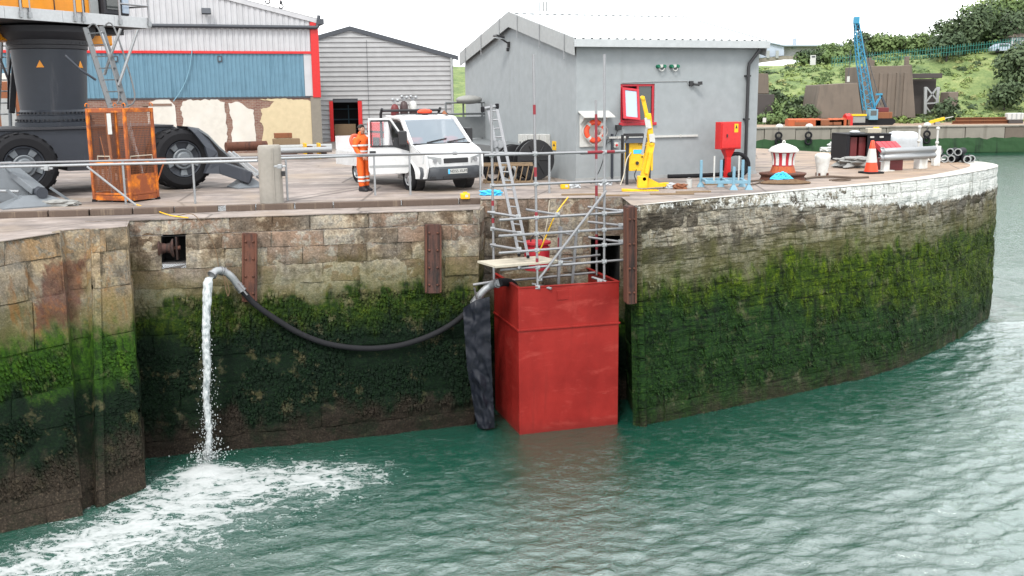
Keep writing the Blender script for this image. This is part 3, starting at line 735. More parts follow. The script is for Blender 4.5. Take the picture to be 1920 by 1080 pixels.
for x in (-ov-.02, BL+ov-.01):
    for a, b in ((-ov-.02, BD/2), (BD/2, BD+ov)):
        za, zb = RH-abs(a-BD/2)*sl, RH-abs(b-BD/2)*sl
        mb.add([(x+dx_, y, z+dz) for dx_ in (0, .035) for y, z in ((a, za), (b, zb)) for dz in (-.36, .125)], [(0, 2, 3, 1), (4, 5, 7, 6), (0, 1, 5, 4), (2, 6, 7, 3), (1, 3, 7, 5), (0, 4, 6, 2)])
mb.build('verge_trim', 'trim_grey', rf)
for k in (.06, .24, .42, .58, .76, .93):
    y = -ov+(BD+2*ov)*k; z = RH-abs(y-BD/2)*sl
    MB().bar((-ov-.035, y, z+.14), (-ov-.035, y, z-.58), .035, .02, (1, 0, 0)).build('roof_strap', 'galv', rf)
MB().add([(x, y, z) for x in (-ov, BL+ov+.02) for y, z in ((-ov-.16, EH-.16), (-ov-.01, EH-.16), (-ov-.01, EH+.05), (-ov-.05, EH+.05), (-ov-.05, EH-.06), (-ov-.12, EH-.06), (-ov-.14, EH+.05), (-ov-.19, EH+.05))],
         [tuple(range(8)), tuple(reversed(range(8, 16)))]+[(i, (i+1) % 8, 8+(i+1) % 8, 8+i) for i in range(8)]).build('gutter', 'roof_white', pump)
mb = MB(); mb.lim((-ov, -ov, EH-.09), (BL+ov, -.002, EH-.05)); mb.build('soffit', 'trim_grey', pump)
dpx = B.hit(1397, 220).x
mb = MB(); mb.tube([(dpx+.28, -ov-.08, EH-.14), (dpx+.28, -ov-.07, EH-.24), (dpx+.02, -.10, EH-.62), (dpx, -.10, EH-.75), (dpx, -.10, .05)], .052, 10)
dp = mb.build('downpipe', 'black_plastic', pump, smooth=40)
for z in (.5, 1.7, 3.0): MB().box((dpx, -.065, z), (.17, .125, .05)).build('pipe_clip', 'black_plastic', dp)
# window: red frame, tilted-open sash, fixed pane
win = MB(); fw = .07
mx_ = WX0+(WX1-WX0)*.52
for lo, hi in (((WX0, .03, WZ0), (WX0+fw, .12, WZ1)), ((WX1-fw, .03, WZ0), (WX1, .12, WZ1)), ((WX0+fw, .03, WZ0), (WX1-fw, .12, WZ0+fw)), ((WX0+fw, .03, WZ1-fw), (WX1-fw, .12, WZ1)), ((mx_-.03, .035, WZ0+fw), (mx_+.03, .115, WZ1-fw))): win.lim(lo, hi)
win.lim((WX0-.05, -.06, WZ0-.09), (WX1+.05, .03, WZ0-.002))
wobj = win.build('window', 'red_paint', pump, bevel=.008)
MB().lim((mx_+.03, .07, WZ0+fw), (WX1-fw, .085, WZ1-fw)).build('pane', 'glass_dark', wobj)
MB().lim((WX0+.01, .19, WZ0), (WX1-.01, .9, WZ1)).build('dark_room_block', 'dark_void', wobj)  # near-black block puts the shade of the unlit room into colour
sw, sh = mx_-WX0-.05, WZ1-WZ0-.16
Ms = Matrix.Translation((WX0+.05, -.02, WZ1-.09)) @ Matrix.Rotation(R(-20), 4, 'X') @ Matrix.Rotation(R(7), 4, 'Y')
s1 = MB()
for lo, hi in (((0, 0, -sh), (.075, .06, 0)), ((sw-.075, 0, -sh), (sw, .06, 0)), ((.075, 0, -sh), (sw-.075, .06, -sh+.075)), ((.075, 0, -.075), (sw-.075, .06, 0))):
    c = [(a+b)/2 for a, b in zip(lo, hi)]; s1.box((0, 0, 0), [b-a for a, b in zip(lo, hi)], M=None); 
    s1.v[-8:] = [tuple(Ms @ (Vector(p)+Vector(c))) for p in s1.v[-8:]]
sash = s1.build('sash', 'red_paint', wobj, bevel=.008)
pn = MB().lim((.075, .02, -sh+.075), (sw-.075, .035, -.075)); pn.v = [tuple(Ms @ Vector(p)) for p in pn.v]; pn.build('pane', 'glass_pale', wobj)
# conduits and cables on the front
a = B.hit(1140, 258); b = B.hit(1307, 254)
MB().bar((a.x, -.03, a.z), (b.x, -.03, b.z), .06, .06).build('conduit', 'white_plastic', pump)
for f_ in (.1, .45, .8): MB().box((a.x+(b.x-a.x)*f_, -.035, a.z+(b.z-a.z)*f_), (.03, .08, .085)).build('conduit_clip', 'white_plastic', pump)
c1 = [B.hit(*q) for q in ((1166, 155), (1225, 153), (1288, 152), (1290, 158), (1294, 160))]
MB().tube([(p.x, -.015, p.z) for p in c1], .011, 6).build('cable', 'trim_grey', pump)
a = B.hit(1147, 262); b = B.hit(1140, 330)
MB().bar((a.x, -.03, 1.35), (a.x, -.03, .05), .06, .05).build('cable_duct', 'crane_grey', pump)
MB().lim((-.03, -.03, 0), (BL+.03, -.001, .10)).build('plinth', 'trim_grey', pump)

def wallbox(name, label, cat, u0, v0, u1, v1, mat, depth=.12, bevel=.012, axis=1, group=None, parts=None, fr=B):
    """a fitting on a wall face, from its two corners in the photograph"""
    a = fr.hit(u0, v1, axis); b = fr.hit(u1, v0, axis)
    if axis == 1: c = ((a.x+b.x)/2, 0, min(a.z, b.z)); w = abs(b.x-a.x); rz = fr.a
    else: c = (0, (a.y+b.y)/2, min(a.z, b.z)); w = abs(b.y-a.y); rz = fr.a-R(90)
    h = abs(b.z-a.z)
    th = thing(name, label, cat, fr.W(c), rz, group)
    if mat: MB().lim((-w/2, -depth, 0), (w/2, -.002, h)).build(parts or 'case', mat, th, bevel=bevel)
    return th, w, h
# lifebuoy cabinet and ring
th, w, h = wallbox('lifebuoy_board', 'white backing board with sloping hood holding the lifebuoy on the grey wall', 'lifebuoy holder', 1086, 214, 1130, 276, 'white_plastic', .05)
hood = MB(); hood.add([(-w/2-.04, 0, h+.10), (w/2+.2, 0, h+.10), (-w/2-.04, -.42, h-.06), (w/2+.2, -.42, h-.06), (-w/2-.04, -.42, h-.09), (w/2+.2, -.42, h-.09), (-w/2-.04, 0, h+.07), (w/2+.2, 0, h+.07)], [(0, 1, 3, 2), (2, 3, 5, 4), (4, 5, 7, 6), (0, 2, 4, 6), (1, 7, 5, 3)])
hood.build('hood', 'white_plastic', th)
for sx_ in (-1, 1): MB().add([(sx_*w/2*.97, -.05, h), (sx_*w/2*.97, -.38, h-.06), (sx_*w/2*.97, -.05, h-.28), (sx_*w/2*.97+.02, -.05, h), (sx_*w/2*.97+.02, -.38, h-.06), (sx_*w/2*.97+.02, -.05, h-.28)], [(0, 1, 2), (5, 4, 3), (0, 3, 4, 1), (1, 4, 5, 2), (2, 5, 3, 0)]).build('bracket', 'white_plastic', th)
pc = B.hit(1112, 246)
lb = thing('lifebuoy', 'orange lifebuoy with white bands on the grey building wall', 'lifebuoy', B.W((pc.x, -.12, pc.z)), B.a)
ring = MB(); n1, n2 = 40, 12; r1, r2 = .265, .075
ring.grid(lambda u, v: ((r1+r2*math.cos(2*math.pi*v))*math.cos(2*math.pi*u), -r2*.8*math.sin(2*math.pi*v), (r1+r2*math.cos(2*math.pi*v))*math.sin(2*math.pi*u)), n1, n2)
ring.build('ring', 'orange_ring', lb, smooth=60)
for k in range(4):
    a0 = R(45+90*k); bnd = MB()
    bnd.grid(lambda u, v: ((r1+(r2+.006)*math.cos(2*math.pi*v))*math.cos(a0+(u-.5)*.3), -(r2+.006)*.8*math.sin(2*math.pi*v), (r1+(r2+.006)*math.cos(2*math.pi*v))*math.sin(a0+(u-.5)*.3)), 4, 12)
    bnd.build('band', 'white_plastic', lb, smooth=60)
rp2 = MB(); rp2.tube([((r1+r2+.03+.03*math.cos(4*t_))*math.cos(t_), -.02, (r1+r2+.03+.03*math.cos(4*t_))*math.sin(t_)) for t_ in np.linspace(0, 6.28, 33)], .011, 6); rp2.build('grab_line', 'white_plastic', lb, smooth=60)
coil = MB().tube([(.02+.10*math.cos(t_*3)+.02*t_, -.10, -.02+.12*math.sin(t_*3)) for t_ in np.linspace(0, 5, 30)], .014, 6)
coil.build('throw_line', 'white_plastic', lb, smooth=60)
# floodlight on the gable
pf = B.hit(955, 72, 0)
fl = thing('floodlight', 'black floodlight sticking out from the gable end of grey building', 'floodlight', B.W((0, pf.y, pf.z)), B.a-R(90))
h1 = MB(); h1.box((.02, -.38, .05), (.36, .30, .07), M=Matrix.Rotation(R(-14), 4, 'X')); h1.build('lamp_housing', 'black_plastic', fl, bevel=.015)
h1 = MB(); h1.box((.02, -.38, .005), (.31, .25, .03), M=Matrix.Rotation(R(-14), 4, 'X')); h1.build('lens', 'lamp_glass', fl)
h1 = MB(); h1.bar((.02, -.02, -.18), (.02, -.32, .0), .05, .05); h1.box((.02, -.04, -.2), (.10, .08, .18)); h1.build('bracket', 'black_plastic', fl, bevel=.01)
h1 = MB(); h1.box((.02, -.07, -.36), (.07, .09, .12)); h1.build('sensor', 'black_plastic', fl, bevel=.015)
# sockets, camera, small boxes
for i, u in enumerate((1238, 1263)):
    p = B.hit(u, 126)
    th = thing('wall_socket', ('left' if i == 0 else 'right')+' of two twin green caps joined by a white loop high on grey wall', 'socket', B.W((p.x, 0, p.z)), B.a, 'green capped sockets on the grey wall')
    for sx_ in (-1, 1):
        m_ = MB(); lathe_at(m_, (sx_*.10, -.13, .02), [(0, 0), (.042, 0), (.055, .03), (.055, .13)], 12, 'Y'); m_.build('cap', 'green_plastic', th, smooth=40)
    MB().tube([(.09*math.cos(a_), -.10, -.0+.11*math.sin(a_)) for a_ in np.linspace(math.pi, 2*math.pi, 9)], .014, 6).build('loop', 'white_plastic', th, smooth=60)
    MB().box((0, -.05, .03), (.10, .09, .09)).build('case', 'white_plastic', th, bevel=.01)
th, w, h = wallbox('security_camera', 'small black security camera with junction box on the grey wall', 'camera', 1291, 152, 1298, 161, 'black_plastic', .09)
m_ = MB(); m_.bar((.06, -.08, .05), (.20, -.20, .02), .07, .07); m_.build('camera_body', 'black_plastic', th, bevel=.015)
m_ = MB(); m_.bar((.06, -.05, .05), (.20, -.12, .05), .03, .03); m_.bar((.16, -.16, .07), (.27, -.24, .08), .02, .10); m_.build('arm', 'black_plastic', th)
th, w, h = wallbox('switch_box', 'small black switch box with trailing cable left of red window sill', 'switch box', 1153, 234, 1163, 244, 'black_plastic', .11)
MB().tube([(-.02, -.05, 0), (-.1, -.03, -.2), (-.25, -.03, -.32), (-.32, -.03, -.36)], .010, 6).build('cable', 'black_plastic', th)
th, w, h = wallbox('emergency_stop', 'white box with red button low on the grey wall', 'switch', 1150, 267, 1158, 277, 'white_plastic', .07)
m_ = MB(); lathe_at(m_, (0, -.07, h/2), [(.035, 0), (.035, -.03), (.02, -.05), (0, -.05)], 12, 'Y'); m_.build('button', 'signal_red', th)
for i, u in enumerate((980, 989, 999, 1010, 1021)):
    th, w, h = wallbox('meter_cabinet', ['far left white meter cabinet of the row on the gable', 'second white meter cabinet from the left on the gable', 'middle white meter cabinet of five on the gable', 'fourth white meter cabinet from the left on the gable', 'widest white meter cabinet nearest the building corner'][i], 'meter box', u, 252, u+(8 if i < 4 else 11), 278, 'white_plastic', .16, axis=0, group='meter cabinets on the gable wall')
    MB().box((0, -.163, h*.45), (.07, .01, .06)).build('viewing_window', 'black_plastic', th)
    MB().lim((-w/2+.02, -.168, .03), (w/2-.02, -.161, h*.30)).build('lid', 'white_plastic', th)
th, w, h = wallbox('warning_sign', 'small yellow warning plate beside the meter cabinets', 'sign', 1036, 265, 1043, 281, 'yellow_paint', .012, bevel=0, axis=0)
MB().add([(-w*.3, -.016, h*.45), (w*.3, -.016, h*.45), (0, -.016, h*.78)], [(0, 1, 2)]).build('symbol', 'black_plastic', th)

# ------------------------------------------------------------------ red cabinet on its post
p = G(1363, 333); rc = thing('red_cabinet', 'red steel cabinet on a post with yellow warning label beside the grey wall', 'cabinet', p, B.a)
k = p.y/CAM_F; hw = 22*k
zc0, zc1 = (333-280)*k, (333-230)*k
cb = MB().lim((-hw, -.16, zc0), (hw, .16, zc1)).build('cabinet_body', 'signal_red', rc, bevel=.015)
MB().lim((-hw+.03, -.185, zc0+.04), (hw-.03, -.163, zc1-.04)).build('door', 'signal_red', rc, bevel=.006)
MB().box((-hw*.45, -.20, (zc0+zc1)/2), (.03, .03, .09)).build('handle', 'black_plastic', rc)
MB().lim((hw*.25, -.190, zc0+(zc1-zc0)*.62), (hw*.62, -.186, zc0+(zc1-zc0)*.93)).build('label_plate', 'yellow_paint', rc)
MB().add([(hw*.32, -.193, zc0+(zc1-zc0)*.76), (hw*.55, -.193, zc0+(zc1-zc0)*.76), (hw*.435, -.193, zc0+(zc1-zc0)*.90)], [(0, 1, 2)]).build('symbol', 'black_plastic', rc)
mb = MB(); mb.add([(a_*x_, b_*y_, z_) for z_, x_, y_ in ((zc0-.002, hw*.5, .13), (zc0-.22, .08, .08)) for a_, b_ in ((-1, -1), (1, -1), (1, 1), (-1, 1))], [(0, 1, 2, 3), (7, 6, 5, 4), (0, 4, 5, 1), (1, 5, 6, 2), (2, 6, 7, 3), (3, 7, 4, 0)])
mb.lim((-.075, -.075, 0), (.075, .075, zc0-.2)); mb.build('post', 'signal_red', rc)
# ------------------------------------------------------------------ capstan
def atpx(u, v): p = G(u, v); return p, p.y/CAM_F
p, k = atpx(1467, 338)
cp = thing('capstan', 'red and white striped capstan with domed white cap and rusty foot', 'capstan', p)
H = lambda v_: (338-v_)*k*1.0
m_ = MB(); m_.lathe([(42*k, 0), (42*k, .015), (39*k, H(330)), (43*k, H(326)), (43*k, H(324)), (36*k, H(323)), (0, H(323))], 32); m_.build('base_ring', 'rust_steel', cp, smooth=35)
prof = [(24*k, H(324)), (22*k, H(318)), (19.5*k, H(311)), (19*k, H(304)), (19.5*k, H(296)), (22*k, H(288)), (23.5*k, H(285))]
m_ = MB(); m_.lathe(prof[:3], 32); m_.build('rust_skirt', 'capstan_rust', cp, smooth=50)
m_ = MB(); m_.lathe(prof[2:], 32, cap=False); m_.build('barrel', 'capstan_red', cp, smooth=50)
def rad_at(z):
    for (r0, z0), (r1_, z1) in zip(prof, prof[1:]):
        if z0 <= z <= z1: return r0+(r1_-r0)*(z-z0)/(z1-z0)
    return prof[-1][0]
for i in range(10):     # raised white whelps
    a0 = 2*math.pi*i/10+.12; w_ = MB(); zz = np.linspace(H(309), H(287), 8)
    for s_, dr in ((1, .03),):
        vs = []
        for z_ in zz:
            r_ = rad_at(z_)
            for da, d2 in ((-.17, 0), (-.13, .022), (.13, .022), (.17, 0)): vs.append(((r_+d2)*math.cos(a0+da), (r_+d2)*math.sin(a0+da), z_))
        fs = [(j*4+q, j*4+q+1, (j+1)*4+q+1, (j+1)*4+q) for j in range(7) for q in range(3)]+[(0, 3, 2, 1), (28, 29, 30, 31)]
        w_.add(vs, fs)
    w_.build('whelp', 'white_paint', cp, smooth=40)
m_ = MB(); m_.lathe([(23*k, H(285.5)), (28*k, H(285)), (28*k, H(282)), (22*k, H(276)), (10*k, H(271)), (3*k, H(269)), (0, H(269))], 32); m_.build('cap', 'white_paint', cp, smooth=40)
m_ = MB(); m_.tube([(math.cos(a_)*2.2*k, 0, H(267.5)+math.sin(a_)*3.0*k) for a_ in np.linspace(-.8, math.pi+.8, 10)], .018, 6); m_.build('lifting_eye', 'white_paint', cp, smooth=60)
# bollard
p, k = atpx(1541, 330)
bo = thing('mooring_bollard', 'plain white flared mooring bollard between the capstan and the traffic cone', 'bollard', p)
m_ = MB(); m_.lathe([(9.5*k, 0), (10.3*k, 10*k), (12.2*k, 22*k), (14.2*k, 32*k), (14.8*k, 36*k), (14*k, 39.5*k), (9.5*k, 42*k), (4*k, 43*k), (0, 43.2*k)], 28); m_.build('body', 'white_paint', bo, smooth=50)
for a_ in (-2.3, -.8, .8, 2.3):
    m_ = MB(); m_.box((11.2*k*math.cos(a_), 11.2*k*math.sin(a_), 3*k), (3.5*k, 3*k, 6*k), rz=a_); m_.build('foot_lug', 'rust_steel', bo)
# traffic cone
p, k = atpx(1633, 325)
co = thing('traffic_cone', 'orange and white traffic cone on the quay in front of the black container', 'cone', p, .3)
m_ = MB(); m_.box((0, 0, .03), (.56, .56, .06)); m_.build('foot', 'rubber', co, bevel=.02)
cr = [(13*k, .06), (9.5*k, 21*k), (6*k, 44*k), (3.2*k, 60*k), (2.2*k, 61*k), (0, 61*k)]
m_ = MB(); m_.lathe(cr, 24); m_.build('cone_body', 'cone_orange', co, smooth=40)
m_ = MB(); m_.lathe([(9.6*k+.008, 20.5*k), (5.6*k+.012, 46*k)], 24, cap=False); m_.build('reflective_sleeve', 'white_plastic', co, smooth=40)
# black container with rusty posts inside
p, k = atpx(1625, 304); Y = 36.6
ct = thing('black_container', 'black open fronted steel container with brown posts inside', 'container', (D(1625, 304, Y).x, Y+.5, 0), R(4))
w_, h_ = 84*Y/CAM_F/2, 50*Y/CAM_F; d_ = .9
for nm, lo, hi in (('side_panel', (-w_, -.5, .02), (-w_+.04, d_, h_)), ('side_panel', (w_-.04, -.5, .02), (w_, d_, h_)), ('back_panel', (-w_, d_, .02), (w_, d_+.04, h_)), ('roof_panel', (-w_-.01, -.52, h_), (w_+.01, d_, h_+.05)), ('floor_panel', (-w_, -.5, .02), (w_, d_, .08)), ('front_panel', (-.05, -.5, .08), (w_-.04, -.46, h_-.002)), ('front_post', (-w_+.04, -.5, .08), (-w_+.12, -.46, h_-.01))):
    MB().lim(lo, hi).build(nm, 'container_black', ct)
for x in (-.46, -.14): MB().lim((x-.13, -.3, .08), (x+.11, .0, h_-.08)).build('rusty_plate', 'maroon', ct)
for x in (.1, .45): MB().box((x, -.53, h_-.07), (.14, .03, .06)).build('latch', 'white_plastic', ct)
th = thing('tool_box', 'yellow tool box standing on top of the black container', 'box', (ct.location.x+.35, ct.location.y, h_+.05)); MB().box((0, 0, .09), (.5, .3, .18)).build('case', 'board_pale', th, bevel=.02); MB().box((.1, 0, .2), (.2, .06, .04)).build('handle', 'yellow_paint', th)
th = thing('glove_pile', 'white rag bundle lying on top of the black container', 'rag', (ct.location.x-.35, ct.location.y-.1, h_+.05)); MB().sphere((0, 0, .05), .2, 12, 7, (1, .6, .3)).build('cloth', 'wrap_white', th, smooth=60)

def cloth_lump(name, label, cat, c, sx, sy, sz, mat, seed, group=None, freq=2.2, am=.22, sharp=1):
    bm = bmesh.new(); bmesh.ops.create_icosphere(bm, subdivisions=4, radius=1)
    for v_ in bm.verts:
        q = v_.co; e = .55
        q = Vector([math.copysign(abs(t_)**e, t_) for t_ in q])
        d = 1+am*(noise.noise(q*freq+Vector((seed, 0, 0)))+.5*abs(noise.noise(q*freq*2.3+Vector((0, seed, 0)))))
        q = q*d; v_.co = Vector((q.x*sx, q.y*sy, max(0, (q.z+.75)*.57*sz)))
    me = bpy.data.meshes.new(name); bm.to_mesh(me); bm.free(); me.materials.append(MATS[mat]); me.shade_smooth(); me.set_sharp_from_angle(angle=R(45))
    o = bpy.data.objects.new(name, me); COL.objects.link(o); o.location = c; return tag(o, label, cat, group)
cloth_lump('wrapped_pallet', 'large load wrapped in white sheeting behind the crash barrier', 'wrapped load', (D(1698, 300, 37.5).x, 37.8, 0), .62, .5, 1.02, 'wrap_white', 3, am=.12)
cloth_lump('sheeting_heap', 'crumpled grey plastic sheeting on the ground before the black container', 'sheeting', (D(1608, 315, 34).x, 34.0, 0), .60, .4, .32, 'bag_grey', 9, am=.6)
cloth_lump('white_sack', 'big white sack lying at the far edge of the quay', 'sack', (D(1572, 282, 44).x, 44.0, 0), .40, .35, .38, 'white_plastic', 4)
cloth_lump('white_sack', 'small flat white sack beside the big one at the far edge', 'sack', (D(1551, 284, 43.5).x, 43.5, 0), .28, .25, .18, 'white_plastic', 6)
# red bin behind the barrier
p, k = atpx(1672, 319)
rb = thing('red_crate', 'dark red steel crate with sloping panelled lid behind the crash barrier', 'crate', p, .15)
mb = MB(); mb.lim((-.32, -.1, 0), (.32, .5, .38)); mb.build('body', 'maroon', rb, bevel=.01)
for i in range(4): m_ = MB(); m_.lim((-.36+.18*i+.008, -.02, .72), (-.36+.18*(i+1)-.008, .5, .9)); m_.v[-8:] = [(x, y, z-(.5-y)*.45) for x, y, z in m_.v[-8:]]; m_.build('lid_panel', 'red_paint', rb)
for x in (-.3, .3): MB().lim((x-.03, .42, .38), (x+.03, .48, .72)).build('frame_post', 'maroon', rb)
# crash barrier
pa, pb = G(1660, 321), G(1729, 317)
gb = thing('crash_barrier', 'short corrugated steel crash barrier on white posts near the rounded quay end', 'barrier', pa, math.atan2(pb.y-pa.y, pb.x-pa.x))
Lb = (pb-pa).length; k = pa.y/CAM_F
MB().lim((-.12, -.06, 0), (.12, .1, .66)).build('post', 'white_paint', gb, bevel=.01)
MB().lim((-.2, -.12, 0), (.28, .18, .03)).build('foot_plate', 'white_paint', gb)
MB().lim((Lb-.19, -.05, 0), (Lb+.19, .2, .48)).build('post', 'white_paint', gb, bevel=.02)
pr_ = [(-.02, 0), (-.06, .04), (-.10, .10), (-.06, .16), (-.02, .20), (-.06, .24), (-.10, .30), (-.06, .36), (-.02, .40)]
m_ = MB(); m_.add([(x_, -.09+dy_, .34+dz_) for x_ in (-.3, Lb+.42) for dy_, dz_ in pr_], [(i, i+1, 9+i+1, 9+i) for i in range(8)]); o = m_.build('rail', 'galv', gb, smooth=50)
sm = o.modifiers.new('solid', 'SOLIDIFY'); sm.thickness = .008
m_ = MB(); m_.add([(x_, -.09+dy_, .34+dz_) for x_ in (-.42, -.26) for dy_, dz_ in [(-.06, -.03)]+pr_+[(-.06, .43)]], [(i, i+1, 11+i+1, 11+i) for i in range(10)]); o = m_.build('end_plate', 'galv', gb, smooth=50)
sm = o.modifiers.new('solid', 'SOLIDIFY'); sm.thickness = .02
# stanchions
for i, (u, vb, vt) in enumerate(((1754, 311, 241), (1742, 312, 241))):
    p, k = atpx(u, vb)
    if i: p = p+Vector((0, 1.0, 0)); k = p.y/CAM_F
    st = thing('rail_stanchion', ['white ball topped stanchion set in a square white post', 'white ball topped stanchion behind the end of crash barrier'][i], 'stanchion', p, .1, 'white rail stanchions by the barrier')
    if i == 0: MB().lim((-.11, -.1, 0), (.11, .1, 37*k)).build('base_post', 'white_paint', st, bevel=.012)
    m_ = MB(); m_.tube([(0, 0, .0 if i else 36*k), (0, 0, 70*k)], .035, 10); m_.build('rod', 'white_plastic', st, smooth=40)
    for z_ in (43*k, 69*k): MB().sphere((0, 0, z_), .062, 12, 8).build('ball', 'white_plastic', st, smooth=60)
# black pipes
pr = random.Random(5); pc = G(1785, 305)
plast = [(-.75, .3, .13), (-.45, .2, .13), (-.10, .15, .13), (.22, .0, .13), (.48, -.25, .13), (.75, -.05, .13), (-.58, .3, .36), (-.25, .25, .36), (.25, .25, .36), (.5, .2, .36)]
for i, (x, y, z) in enumerate(plast):
    a_ = R(62+pr.uniform(-16, 16)); L_ = pr.uniform(.45, .9); dv = Vector((math.cos(a_), math.sin(a_), 0))
    q = thing('plastic_pipe', 'short black pipe offcut at the quay end, '+['leftmost of the lower row', 'second from left in the lower row', 'third from left in the lower row', 'fourth from left in the lower row', 'lower row, lying nearest the water edge', 'rightmost of the lower row', 'leftmost of the upper row', 'second from left in the upper row', 'third from left in the upper row', 'rightmost of the upper row'][i], 'pipe', (pc.x+x, pc.y+y+.3, z), 0, 'black pipe offcuts at the quay end')
    m_ = MB(); a, b = -dv*L_/2, dv*L_/2
    m_.tube([a, b], .125, 14, cap=False); m_.tube([b, a], .095, 14, cap=False); 
    m_.build('pipe_wall', 'container_black', q, smooth=40)
    m_ = MB(); m_.tube([a-dv*.005, a+dv*.02], .131, 14, cap=False); m_.tube([a-dv*.004, a+dv*.1], .095, 14, cap=False)
    vs = []; up = Vector((0, 0, 1)); sd = dv.cross(up)
    for r_ in (.131, .095):
        vs += [a-dv*.005+(sd*math.cos(2*math.pi*j/14)+up*math.sin(2*math.pi*j/14))*r_ for j in range(14)]
    m_.add(vs, [(j, (j+1) % 14, 14+(j+1) % 14, 14+j) for j in range(14)])
    m_.build('cut_rim', 'trim_grey', q, smooth=40)

# ------------------------------------------------------------------ ropes, cables and litter on the quay
def rope(name, label, cat, pts, r, mat, n=12, loc=None):
    pts = catmull([tuple(p) for p in pts], n); o = Vector(pts[0]); 
    m_ = MB(); m_.tube([p-o for p in pts], r, 7)
    ob = m_.build(name, mat, None, smooth=60); ob.location = o; return tag(ob, label, cat)
def gz(u, v, z): p = G(u, v); return (p.x, p.y, z)
def heap(name, label, cat, c, R_, hgt, mat, seed, turns=9, r=.022):
    q = random.Random(seed); pts = []
    for i in range(turns*10):
        a_ = i*.63+q.uniform(-.2, .2); rr_ = R_*(.25+.75*q.random()); 
        pts.append((rr_*math.cos(a_), rr_*.55*math.sin(a_), r+hgt*(1-rr_/R_)*q.uniform(.4, 1.1)+.01))
    m_ = MB(); m_.tube(catmull(pts, 4), r, 6); ob = m_.build(name, mat, None, smooth=60); ob.location = c
    return tag(ob, label, cat)
p = G(1464, 343)
heap('blue_rope_heap', 'tangled bright blue rope heaped against the capstan foot', 'rope', (p.x, p.y-.05, .08), .34, .26, 'rope_blue', 2, 16, .020)
heap('tan_rope_heap', 'tan rope spread on the ground round the blue rope', 'rope', (p.x+.05, p.y-.25, 0), .72, .10, 'rope_tan', 3, 16, .022)
rope('mooring_rope', 'dark mooring rope snaking from the capstan past the white bollard', 'rope', [gz(1510, 337, .03), gz(1530, 334, .03), gz(1560, 333, .03), gz(1600, 335, .03), (gz(1628, 334, .03))], .035, 'rope_dark')
rope('loose_rope', 'loop of thin dark rope lying right of the white bollard', 'rope', [gz(1555, 339, .02), gz(1575, 337, .02), gz(1595, 338, .02), gz(1580, 340, .02), gz(1560, 339.5, .02)], .02, 'rope_dark')
rope('deck_rope', 'dark rope lying flat left of the capstan', 'rope', [gz(1404, 341, .02), gz(1420, 340, .02), gz(1432, 341, .02), gz(1412, 347, .02), gz(1405, 347, .02)], .025, 'rope_dark')
# black hose along the foot of the pump house
hp = [B.W(q) for q in ((2.9, -.25, .06), (3.6, -.4, .06), (4.4, -.35, .06), (5.1, -.3, .07), (5.55, -.35, .12))]
lc = G(1380, 333)
hp += [Vector((lc.x+.36*math.cos(a_), lc.y+.1*a_*.3, .38+.33*math.sin(a_))) for a_ in np.linspace(-2.2, 4.0, 14)]
rope('drain_hose', 'thick black hose along the wall foot looping behind the red cabinet', 'hose', [tuple(q) for q in hp], .06, 'rubber', 6)
rope('thin_cable', 'thin grey cable hanging from the wall fittings across to the ground', 'cable', [tuple(B.W((B.hit(1137, 270).x, -.05, 1.2))), tuple(B.W((.7, -.3, .55))), tuple(B.W((.35, -.6, .15))), tuple(B.W((.0, -1.0, .02)))], .012, 'rubber', 8)
# pale blue trestle frame
p0, p1 = G(1322, 356), G(1403, 356)
tr = thing('blue_trestle', 'pale blue steel stillage frame with upright corner posts on feet', 'frame', (p0.x, p0.y, 0), math.atan2(p1.y-p0.y, p1.x-p0.x)+.05)
Lt = (p1-p0).length; k = p0.y/CAM_F; Wd = .9
for y in (0, Wd): MB().lim((0, y-.035, .16), (Lt, y+.035, .24)).build('long_rail', 'blue_pale', tr, bevel=.006)
for x in (.02, Lt*.5, Lt-.09): MB().lim((x, .037, .165), (x+.07, Wd-.037, .235)).build('cross_rail', 'blue_pale', tr)
for i, (x, y) in enumerate(((Lt*.66, -.02), (Lt+.02, 0), (0, Wd), (Lt*.48, Wd), (Lt*1.0, Wd))):
    MB().lim((x-.035, y-.035, .0), (x+.035, y+.035, .60 if y < .5 else .72)).build('post', 'blue_pale', tr, bevel=.006)
    m_ = MB(); m_.add([(x-.10, y-.09, 0), (x+.10, y-.09, 0), (x+.10, y+.09, 0), (x-.10, y+.09, 0), (x, y, .2)], [(0, 1, 4), (1, 2, 4), (2, 3, 4), (3, 0, 4), (0, 3, 2, 1)]); m_.build('foot', 'blue_pale', tr)
for x in (.3, .95): MB().tube([(x, Wd*.6, .2), (x, Wd*.6, .85)], .022, 8).build('pin', 'white_plastic', tr, smooth=40)
